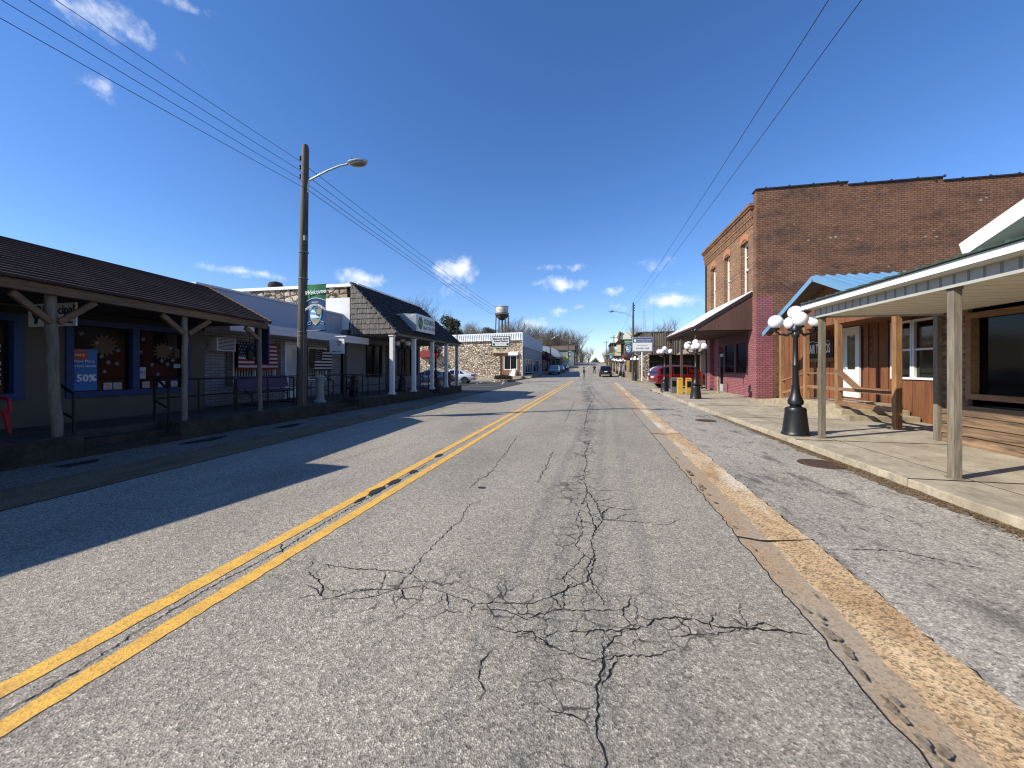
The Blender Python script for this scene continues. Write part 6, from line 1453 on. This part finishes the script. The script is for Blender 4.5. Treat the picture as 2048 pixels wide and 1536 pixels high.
TL = [(-39.2,88.9,17.5,'bare tree above the roof of the shingled corner shop'),(-48.1,102.4,15.1,'low bare tree just left of the tall one over the shingled roof'),(-47.1,143.5,15.2,'gnarled bare tree right of the big dark evergreen'),(-47.6,153.6,17,'bare tree between the evergreens'),(-44.8,164.4,14.5,'small bare tree beside the second evergreen'),(-32.9,166.8,18.9,'tall bare tree right behind the water tower'),(-25.6,147.9,14.1,'bare tree over the left end of the pale blue fascia'),(-19.8,128.6,13.9,'spreading bare tree above the end of the stone shop'),(-15.9,119.2,9.5,'low bare tree above the dark brick shop'),(-15.5,134.6,10.7,'bare tree left of the distant utility pole'),(-14.7,150.1,12.4,'bare tree right of the distant utility pole'),(-12.5,156,10.5,'slim bare tree behind the grey house gable'),(-10.8,171.3,11.3,'bare tree peeking over the grey house roof'),(-6.9,151.7,13,'tall bare tree right of the grey house'),(-5.6,150,12.6,'tallest bare tree at the left of the road crest'),(-6.5,178,12,'bare tree beyond the tallest one near the crest'),(-6.5,193.7,9,'small bare tree left of the road crest'),(-5.5,234.9,9.3,'far bare tree left of the vanishing road'),(10.5,84,9.9,'bare tree above the slatted shop roof'),(14.2,94.8,10,'bare tree right of the radio mast'),(8.6,236.4,9.3,'far bare tree right of the vanishing road'),(9.6,185.7,8.3,'bare tree behind the distant right shops'),(-47.6,114.7,14.7,'bare tree behind the shop sign roof edge'),(-40.4,185.7,17.5,'bare tree left of the water tower legs'),(-13,160,12.5,'bare tree behind the distant utility pole'),(-9,200,11,'pale bare tree above the kiosk'),(-21,150,12,'bare tree filling the gap over the street fascia'),(-7.5,160,9,'bushy bare tree at the rise'),(-7.8,132,8,'young bare tree on the left bank'),(-30,140,14,'bare tree above the white ribbed metal'),(-55,150,16,'bare tree left of the big evergreen'),(20,120,11,'bare tree over the roof of the slatted shop, far right'),(-52,160,16,'bare tree filling the gap left of the second evergreen'),(-36,175,18.5,'broad bare tree behind the left tower legs'),(-28,158,15.5,'bare tree behind the right tower legs'),(-38,132,12.5,'low bare tree above the middle of the white ribbed metal'),(-24,170,16,'bare tree rising over the corner of the stone shop'),(-17,140,13,'bare tree over the pale blue street fascia'),(-12,140,13,'bare tree behind the brown house roof'),(16,90,11.5,'bare tree above the slatted shop, right of the mast'),(-1.5,215,9.5,'low bare tree just left of the road end'),(11,215,9,'low bare tree just right of the road end')]
used = set()
for i, (x, y, h, lab) in enumerate(TL):
    k = i % 3; h *= 1.16
    if k in used: dup(protos[k], (x, y, gz(y)-.3), i*1.7, lab, scale=(h*.95, h*.95, h))
    else: used.add(k); p = protos[k]; p.location = (x, y, gz(y)-.3); p.rotation_euler = (0, 0, i*1.7); p.scale = (h*.95, h*.95, h); p['label'] = lab
def pine(x, y, h, wd, lab, seed):
    rng = random.Random(seed); t = thing('evergreen_tree', lab, 'tree', (x, y, gz(y)), group='dark rounded evergreens on the skyline'); z0 = gz(y)
    m = MB(); m.tube([(x, y, z0-.2), (x+.2, y, z0+h*.4), (x, y, z0+h*.75)], [.4, .3, .12], 8)
    for k in range(7): a = rng.uniform(0, 6.3); zz = z0+h*rng.uniform(.3, .6); m.tube([(x, y, zz), (x+math.cos(a)*wd*.35, y+math.sin(a)*wd*.35, zz+h*.12)], [.12, .05], 5)
    m.build('trunk', MT['bark'], t)
    m = MB(); cl = [(x+rng.gauss(0, wd*.2), y+rng.gauss(0, wd*.2), z0+h*rng.uniform(.5, .86), wd*rng.uniform(.16, .27)) for _ in range(15)]+[(x-wd*.18, y, z0+h*.86, wd*.24), (x+wd*.22, y, z0+h*.8, wd*.2)]
    for c0 in cl:
        for _ in range(330):
            v = Vector((rng.gauss(0, 1), rng.gauss(0, 1), rng.gauss(0, 1))).normalized()*c0[3]*rng.uniform(.6, 1.05); p = Vector(c0[:3])+Vector((v.x, v.y, v.z*.8)); s = wd*.035
            a, b = Vector((rng.uniform(-1, 1), rng.uniform(-1, 1), rng.uniform(-1, 1)))*s, Vector((rng.uniform(-1, 1), rng.uniform(-1, 1), rng.uniform(-1, 1)))*s
            m.quad(p, p+a, p+a+b, p+b)
    m.build('crown', M('evergreen needles', '#2b3526', .9, var=.35, vs=.8, c2='#3f4a33'), t, fixn=False)
pine(-39.5, 104.2, 16.0, 7.6, 'big dark rounded evergreen above the far end of the shingled shop', 1)
pine(-43.7, 164.6, 16.9, 6.8, 'smaller dark evergreen left of the water tower', 2)
pine(-44.3, 123.8, 14.0, 5., 'evergreen half hidden right of the big one', 3)
# far woods
def woods(name, x0, x1, y, h, n, lab, seed, thick=14):
    rng = random.Random(seed); m = MB()
    for i in range(n):
        x = rng.uniform(x0, x1); yy = y+rng.uniform(-thick, thick); hh = h*rng.uniform(.55, 1.05); z0 = gz(yy)-.5; tw = hh*rng.uniform(.012, .02)
        m.tube([(x, yy, z0), (x+rng.uniform(-.5, .5), yy, z0+hh)], [tw, tw*.25], 3, cap=False)
        for _ in range(16):
            t = rng.uniform(.3, .95); a = rng.uniform(0, 6.3); L = hh*rng.uniform(.12, .3); b = Vector((x, yy, z0+hh*t)); e = b+Vector((math.cos(a)*L, math.sin(a)*L, L*1.1)); m.tube([b, e], [tw*.35, tw*.08], 3, cap=False)
            for _ in range(3): f = b.lerp(e, rng.uniform(.3, 1)); m.tube([f, f+Vector((rng.uniform(-1, 1), rng.uniform(-1, 1), rng.uniform(.3, 1.2)))*L*.4], [tw*.16, tw*.05], 3, cap=False)
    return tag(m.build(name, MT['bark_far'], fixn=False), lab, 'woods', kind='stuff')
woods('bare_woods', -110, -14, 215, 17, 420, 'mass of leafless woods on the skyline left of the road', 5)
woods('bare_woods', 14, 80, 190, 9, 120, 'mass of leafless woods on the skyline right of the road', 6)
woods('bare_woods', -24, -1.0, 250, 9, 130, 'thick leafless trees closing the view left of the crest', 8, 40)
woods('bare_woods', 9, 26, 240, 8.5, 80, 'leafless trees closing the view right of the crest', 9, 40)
m = MB(); rng = random.Random(4)
for i in range(5000):
    x = rng.uniform(-7, 13); y = 330+rng.uniform(-8, 8); h = 6+2*math.sin(x*.5)+rng.uniform(-1, 1)-abs(x-4)*.3; z = gz(330)+rng.uniform(-1, max(1, h)); s = .5
    m.quad((x, y, z), (x+rng.uniform(-s, s), y, z+s), (x+rng.uniform(-s, s), y+s, z+s), (x+s, y, z))
tag(m.build('hedgerow', M('far evergreen hedge', '#2f3b30', .95, var=.3, vs=.5), fixn=False), 'dark evergreen mass closing the end of the road', 'woods', kind='stuff')
hl = MB(); pts = [(-600, 500)]; 
for x in range(-600, 601, 40): hl.add([(x, 520, -5), (x+40, 520, -5), (x+40, 560, 9+3*math.sin((x+40)*.013)), (x, 560, 9+3*math.sin(x*.013))], [(0, 1, 2, 3)]); hl.add([(x, 560, 9+3*math.sin(x*.013)), (x+40, 560, 9+3*math.sin((x+40)*.013)), (x+40, 700, 0), (x, 700, 0)], [(0, 1, 2, 3)])
struct(hl.build('hills', M('far wooded hill', '#6b6a62', .95, var=.2, vs=.05), fixn=False))

# ================================================================== vehicles
def car(name, lab, cat, loc, rz, paint, kind='suv', L=4.9, Wd=1.95, H=1.75, group=None):
    """x forward, wheels on z=0; lofted shell, glasshouse, wheels, lamps"""
    t = thing(name, lab, cat, loc, rz=rz, group=group, local=True); h = Wd/2; l = L/2
    if kind == 'suv':   # (x, bottom, belt, roof, half width, roof half width)
        st = [(-l, .45, .95, .97, .80, .70), (-l+.06, .36, 1.02, 1.06, .92, .80), (-l+.22, .33, 1.06, 1.52, .97, .76), (-l+.5, .30, 1.08, 1.70, 1., .76), (-l+1.3, .28, 1.07, H, 1., .77), (-.1, .28, 1.05, H, 1., .77), (.55, .28, 1.03, H-.07, 1., .74), (1.25, .28, 1.02, 1.08, 1., .86), (l-.55, .30, .97, 1.00, .98, .84), (l-.12, .36, .84, .88, .9, .74), (l, .42, .68, .70, .78, .64)]
        gl = (2, 7)
    else:
        st = [(-l, .48, .86, .88, .78, .64), (-l+.08, .36, .98, 1.01, .90, .76), (-l+.45, .3, 1.0, 1.04, .97, .80), (-l+.75, .27, .97, 1.07, 1., .78), (-l+1.55, .26, .95, H-.06, 1., .64), (-.25, .26, .93, H, 1., .66), (.3, .26, .92, H-.05, 1., .66), (1.15, .26, .90, .98, 1., .80), (l-.6, .28, .84, .88, .97, .80), (l-.15, .34, .72, .75, .88, .70), (l, .42, .6, .62, .74, .58)]
        gl = (3, 7)
    vs = []; fs = []; cols = 12
    for x, zb_, zt, zr, w1, w2 in st:
        w1 *= h; w2 *= h; zm = (zb_+zt)/2; mid = min(zr, zt+.02)
        half = [(w1*.9, zb_), (w1*.985, zb_+.14), (w1, zm), (w1*.97, zt-.04), (w1*.93, zt), (w2, zr-.05 if zr-zt > .2 else zr-.01), (w2*.78, zr)]
        row = half+[(-a, b) for a, b in reversed(half)]; cols = len(row); vs += [(x, a, b) for a, b in row]
    for i in range(len(st)-1):
        for k in range(cols-1): fs.append((i*cols+k, i*cols+k+1, (i+1)*cols+k+1, (i+1)*cols+k))
        fs.append((i*cols+cols-1, i*cols, (i+1)*cols, (i+1)*cols+cols-1))
    fs.append(tuple(range(cols))); fs.append(tuple((len(st)-1)*cols+k for k in range(cols-1, -1, -1)))
    m = MB(); m.add(vs, fs); b = m.build('body', paint, t, smooth=True)
    V = lambda i, k: Vector(vs[i*cols+k])
    def lerp_quad(A, B, Cc, D, u0, u1, v0, v1, o):
        f = lambda u, v: (A*(1-u)*(1-v)+B*u*(1-v)+Cc*u*v+D*(1-u)*v)
        n = (B-A).cross(D-A).normalized()*o; return [f(u0, v0)+n, f(u1, v0)+n, f(u1, v1)+n, f(u0, v1)+n]
    g0, g1 = gl
    for s in (0, 1):
        m = MB()
        k0, k1 = (4, 5) if s == 0 else (cols-5, cols-6)
        for i in range(g0, g1):
            u0, u1 = (.06, .94)
            if i == g0 : u0 = .35
            if i == g1-1: u1 = .72
            q = lerp_quad(V(i, k0), V(i+1, k0), V(i+1, k1), V(i, k1), u0, u1, .1, .9, .008 if s == 0 else -.008)
            q2 = lerp_quad(V(i, k0), V(i+1, k0), V(i+1, k1), V(i, k1), u0, u1, .1, .9, -.008 if s == 0 else .008)
            c0 = (V(i, k0)+V(i+1, k1))/2; pick = q if abs(q[0].y) > abs(q2[0].y) else q2; m.add(pick, [(0, 1, 2, 3)])
        m.build('side_window', MT['carglass'], t, fixn=False)
    for nm, i in (('rear_window', g0-1 if kind == 'suv' else g0), ('windscreen', g1-1)):
        A, B, Cc, D = V(i, 5), V(i+1, 5), V(i+1, cols-6), V(i, cols-6)
        q = lerp_quad(A, B, Cc, D, .15, .9, .04, .96, .012); q2 = lerp_quad(A, B, Cc, D, .15, .9, .04, .96, -.012)
        MB().add(q if q[0].z > q2[0].z else q2, [(0, 1, 2, 3)]).build(nm, MT['carglass'], t, fixn=False)
    wr = .37 if kind == 'suv' else .33
    for wx in (-l+.98, l-.92):
        for s in (1, -1):
            y0 = s*(h-.06); m = MB()
            arch = [(wx+(wr+.07)*math.cos(PI*k/12), s*(h*1.003), .34+(wr+.06)*math.sin(PI*k/12)) for k in range(13)]+[(wx-(wr+.06), s*h*1.003, .26), (wx+(wr+.06), s*h*1.003, .26)]
            m.prism(arch, (0, -s*.3, 0)); m.build('wheel_arch', MT['tyre'], t)
            m = MB(); n = 26; prof = [(wr-.12, .0), (wr-.02, 0.), (wr, .03), (wr, .2), (wr-.02, .23), (wr-.12, .23)]
            vv = []; ff = []
            for r_, yy in prof:
                for k in range(n): a = 2*PI*k/n; vv.append((wx+r_*math.cos(a), s*(h+.015)-s*yy, wr+r_*math.sin(a)))
            for i in range(5):
                for k in range(n): ff.append((i*n+k, i*n+(k+1) % n, (i+1)*n+(k+1) % n, (i+1)*n+k))
            m.add(vv, ff); w_ = m.build('wheel', MT['tyre'], t, smooth=True)
            m = MB(); yy = s*(h-.01)
            for k in range(10): a = 2*PI*k/10+.15; m.beam((wx, yy, wr), (wx+(wr-.11)*math.cos(a), yy, wr+(wr-.11)*math.sin(a)), .03, .045, up=(0, 1, 0))
            ring = [(wx+(wr-.12)*math.cos(2*PI*k/24), yy, wr+(wr-.12)*math.sin(2*PI*k/24)) for k in range(25)]; m.tube(ring, .02, 5, cap=False)
            m.build('rim', MT['rim'], w_); MB().prism([(wx+(wr-.12)*math.cos(2*PI*k/20), yy-s*.09, wr+(wr-.12)*math.sin(2*PI*k/20)) for k in range(20)], (0, -s*.02, 0)).build('hub', MT['dark'], w_)
    zb2 = .82 if kind == 'suv' else .78
    for s in (1, -1):
        MB().box(-l-.015, -l+.32, s*h*.62, s*h*.955, zb2+.02, zb2+.17).build('tail_lamp', MT['redlamp'], t, bevel=.02)
        MB().box(l-.32, l-.06, s*h*.5, s*h*.86, .66, .8).build('headlight', MT['whitelamp'], t, bevel=.03)
        MB().sphere((.85 if kind == 'suv' else .75, s*(h+.1), 1.08 if kind == 'suv' else .98), .11, 10, 6, sc=(.6, 1, .65)).build('mirror', paint, t, smooth=True)
    MB().box(-l-.03, -l+.05, -h*.7, h*.7, .4, .47).build('bumper_trim', MT['chrome'] if kind == 'suv' else MT['tyre'], t)
    MB().box(-l-.02, -l+.03, -.26, .26, zb2-.02, zb2+.11).build('number_plate', MT['white'], t)
    m = MB(); [m.box(l-.03, l+.015, -h*.45, h*.45, .5+k*.05, .52+k*.05) for k in range(4)]; m.build('grille', MT['black'], t)
    if kind == 'suv':
        for s in (1, -1): MB().tube([(-l+.7, s*h*.66, H+.0), (-l+.8, s*h*.66, H+.05), (.2, s*h*.66, H+.04), (.35, s*h*.66, H-.01)], .015, 5).build('roof_rail', MT['chrome'], t)
    m = MB()
    for s in (1, -1):
        for x in (-.62, .42): m.box(x-.006, x+.006, s*h*.998, s*h*1.004, .42, 1.0)
        m.box(-.5, -.3, s*h*1.0, s*h*1.02, .86, .89); m.box(.5, .7, s*h*1.0, s*h*1.02, .84, .87)
    m.build('door_line', MT['tyre'], t)
    return t
pr = carpaint('deep red paint', '#6d0b12'); pw = carpaint('pearl white paint', '#d9dcdf'); ps_ = carpaint('silver grey paint', '#83888e'); pk_ = carpaint('black paint', '#0c0d0f')
fa = math.atan(158/770)
car('parked_suv', 'deep red SUV parked nose-in beyond the maroon porch', 'SUV', (7.3, 33.2, .01), rad(14), pr, 'suv', 5.1, 1.98, 1.78)
car('parked_suv', 'white SUV mostly hidden behind the red SUV', 'SUV', (7.6, 37.6, .01), rad(14), pw, 'suv', 4.7, 1.9, 1.72)
car('parked_pickup', 'red car half hidden behind the maroon porch pillar', 'car', (12.6, 35.5, .01), rad(12), carpaint('dark red paint', '#7a1216'), 'suv', 4.6, 1.9, 1.6)
car('parked_sedan', 'white sedan parked in the lot, its tail toward the road', 'car', (-14.0, 38.0, .015), rad(180+8), pw, 'sedan', 4.6, 1.85, 1.47)
car('parked_sedan', 'dark blue sedan in the lot behind the white columns', 'car', (-14.5, 33.2, .015), rad(180+8), carpaint('dark blue paint', '#2a3850'), 'sedan', 4.5, 1.8, 1.45)
car('parked_suv', 'black SUV parked on the right facing away', 'SUV', (2.35, 66.5, gz(66)), rad(90), pk_, 'suv', 4.9, 1.95, 1.8)
car('parked_suv', 'silver grey SUV parked on the left facing the camera', 'SUV', (-6.9, 74.5, gz(74.5)), rad(-90), ps_, 'suv', 4.7, 1.9, 1.75)
car('parked_sedan', 'silver sedan parked behind the silver grey SUV', 'car', (-6.6, 84, gz(84)), rad(-90), ps_, 'sedan', 4.6, 1.8, 1.5)
car('parked_sedan', 'dark car farther up the left kerb', 'car', (-6.3, 95, gz(95)), rad(-90), pk_, 'sedan', 4.6, 1.8, 1.5)

# ================================================================== people
MT['skin'] = M('skin', '#b88468', .6, var=.05)
def person(lab, loc, rz, pose, coat, trous, hair, Hh=1.74):
    k = Hh/1.74
    J = {'pelvis': (0, 0, .95), 'waist': (0, .0, 1.12), 'chest': (0, .01, 1.33), 'neck': (0, .0, 1.49), 'headb': (0, -.01, 1.56), 'head': (0, -.02, 1.65), 'top': (0, -.01, 1.73)}
    J.update(pose)
    E_ = [('pelvis', 'waist'), ('waist', 'chest'), ('chest', 'neck'), ('neck', 'headb'), ('headb', 'head'), ('head', 'top')]
    Rr = {'pelvis': .155, 'waist': .145, 'chest': .165, 'neck': .06, 'headb': .075, 'head': .1, 'top': .06}
    for s in 'LR':
        E_ += [('pelvis', 'hip'+s), ('hip'+s, 'knee'+s), ('knee'+s, 'ankle'+s), ('ankle'+s, 'toe'+s), ('chest', 'sh'+s), ('sh'+s, 'el'+s), ('el'+s, 'wr'+s), ('wr'+s, 'ha'+s), ('ha'+s, 'f1'+s), ('ha'+s, 'f2'+s), ('ha'+s, 'f3'+s), ('ha'+s, 'th'+s)]
        Rr.update({'hip'+s: .1, 'knee'+s: .068, 'ankle'+s: .045, 'toe'+s: .04, 'sh'+s: .072, 'el'+s: .052, 'wr'+s: .036, 'ha'+s: .034, 'f1'+s: .011, 'f2'+s: .011, 'f3'+s: .011, 'th'+s: .011})
        w = Vector(J['wr'+s]); e = Vector(J['el'+s]); d = (w-e).normalized(); sd = Vector((0, 1, 0)) if abs(d.z) > .6 else Vector((0, 0, 1)); ha = w+d*.07
        J['ha'+s] = tuple(ha); J['f1'+s] = tuple(ha+d*.085+sd*.025); J['f2'+s] = tuple(ha+d*.095); J['f3'+s] = tuple(ha+d*.08-sd*.025); J['th'+s] = tuple(ha+sd*.06+d*.02)
    names = list(J); idx = {n: i for i, n in enumerate(names)}
    Rr = {q: v*(1.12 if v > .05 else 1) for q, v in Rr.items()}
    me = bpy.data.meshes.new('p'); me.from_pydata([tuple(c*k for c in J[n]) for n in names], [(idx[a], idx[b]) for a, b in E_], []); me.update()
    ob = bpy.data.objects.new('p', me); C.objects.link(ob); ob.modifiers.new('s', 'SKIN'); sv = me.skin_vertices[0].data
    for n in names: r = Rr[n]*k; sv[idx[n]].radius = (r, r*(.78 if n in ('pelvis', 'waist', 'chest') else 1)); sv[idx[n]].use_root = (n == 'pelvis')
    sb = ob.modifiers.new('ss', 'SUBSURF'); sb.levels = 1; sb.render_levels = 1
    dg = bpy.context.evaluated_depsgraph_get(); nm = bpy.data.meshes.new_from_object(ob.evaluated_get(dg)); bpy.data.objects.remove(ob)
    o = bpy.data.objects.new('person', nm); C.objects.link(o); o.location = loc; o.rotation_euler = (0, 0, rz); OFF[o.name] = Vector((0, 0, 0))
    nm.materials.clear()
    for q in (coat, trous, MT['skin'], MT['tyre']): nm.materials.append(q)
    hands = [Vector(J['ha'+s])*k for s in 'LR']
    for p in nm.polygons:
        c_ = p.center; p.use_smooth = True
        p.material_index = 2 if c_.z > 1.5*k or any((c_-hd).length < .06 for hd in hands) else (3 if c_.z < .09 else (1 if c_.z < .93*k else 0))
    m = MB(); m.sphere((0, .015*k, 1.68*k), .112*k, 14, 8, sc=(.95, 1.02, .95)); m.v = [p if p[2] > 1.64*k or p[1] > 0 else (p[0], p[1]*.6, p[2]) for p in m.v]; m.build('hair', hair, o, smooth=True)
    m = MB(); m.sphere((0, -.115*k, 1.635*k), .016*k, 8, 6); m.sphere((.035*k, -.1*k, 1.66*k), .012*k, 8, 6, 1); m.sphere((-.035*k, -.1*k, 1.66*k), .012*k, 8, 6, 1); m.box(-.025*k, .025*k, -.112*k, -.1*k, 1.59*k, 1.598*k, 1)
    m.build('face', [MT['skin'], MT['dark']], o)
    return tag(o, lab, 'person')
black_coat = M('black coat', '#15161a', .9, var=.2); grey_tr = M('grey trousers', '#4b4f56', .9); jeans = M('dark jeans', '#23272f', .9)
person('person at the centre line in dark jacket and grey trousers, seen from the side', (-.95, 53.5, 0), rad(95),
  dict(hipL=(.09, 0, .92), kneeL=(.1, -.04, .5), ankleL=(.1, .02, .09), toeL=(.1, -.14, .05), hipR=(-.09, 0, .92), kneeR=(-.1, -.02, .5), ankleR=(-.1, .06, .09), toeR=(-.1, -.1, .05),
       shL=(.19, 0, 1.42), elL=(.23, -.02, 1.14), wrL=(.17, -.24, 1.2), shR=(-.19, 0, 1.42), elR=(-.23, .03, 1.14), wrR=(-.14, -.22, 1.22)), black_coat, grey_tr, MT['dark'])
person('person in black standing in the right lane farther up the road, arms folded', (.65, 77, gz(77)), rad(5),
  dict(hipL=(.1, 0, .92), kneeL=(.15, -.02, .5), ankleL=(.19, .02, .09), toeL=(.22, -.13, .05), hipR=(-.1, 0, .92), kneeR=(-.15, -.02, .5), ankleR=(-.19, .02, .09), toeR=(-.22, -.13, .05),
       shL=(.2, 0, 1.42), elL=(.3, -.03, 1.16), wrL=(.12, -.22, 1.28), shR=(-.2, 0, 1.42), elR=(-.3, -.03, 1.16), wrR=(-.1, -.24, 1.3)), black_coat, jeans, MT['dark'])

# small rooftop things
vt = tag(MB().lathe([(.12, 0), (.12, .2), (.3, .22), (.34, .35), (.28, .5), (.1, .56)], (-14.9, 15.9, 5.2), 14).build('roof_vent', MT['soffit'], smooth=True), 'dark round roof vent behind the stone wall top', 'vent')
S.render.engine = 'CYCLES'
S.cycles.filter_width = 1.2
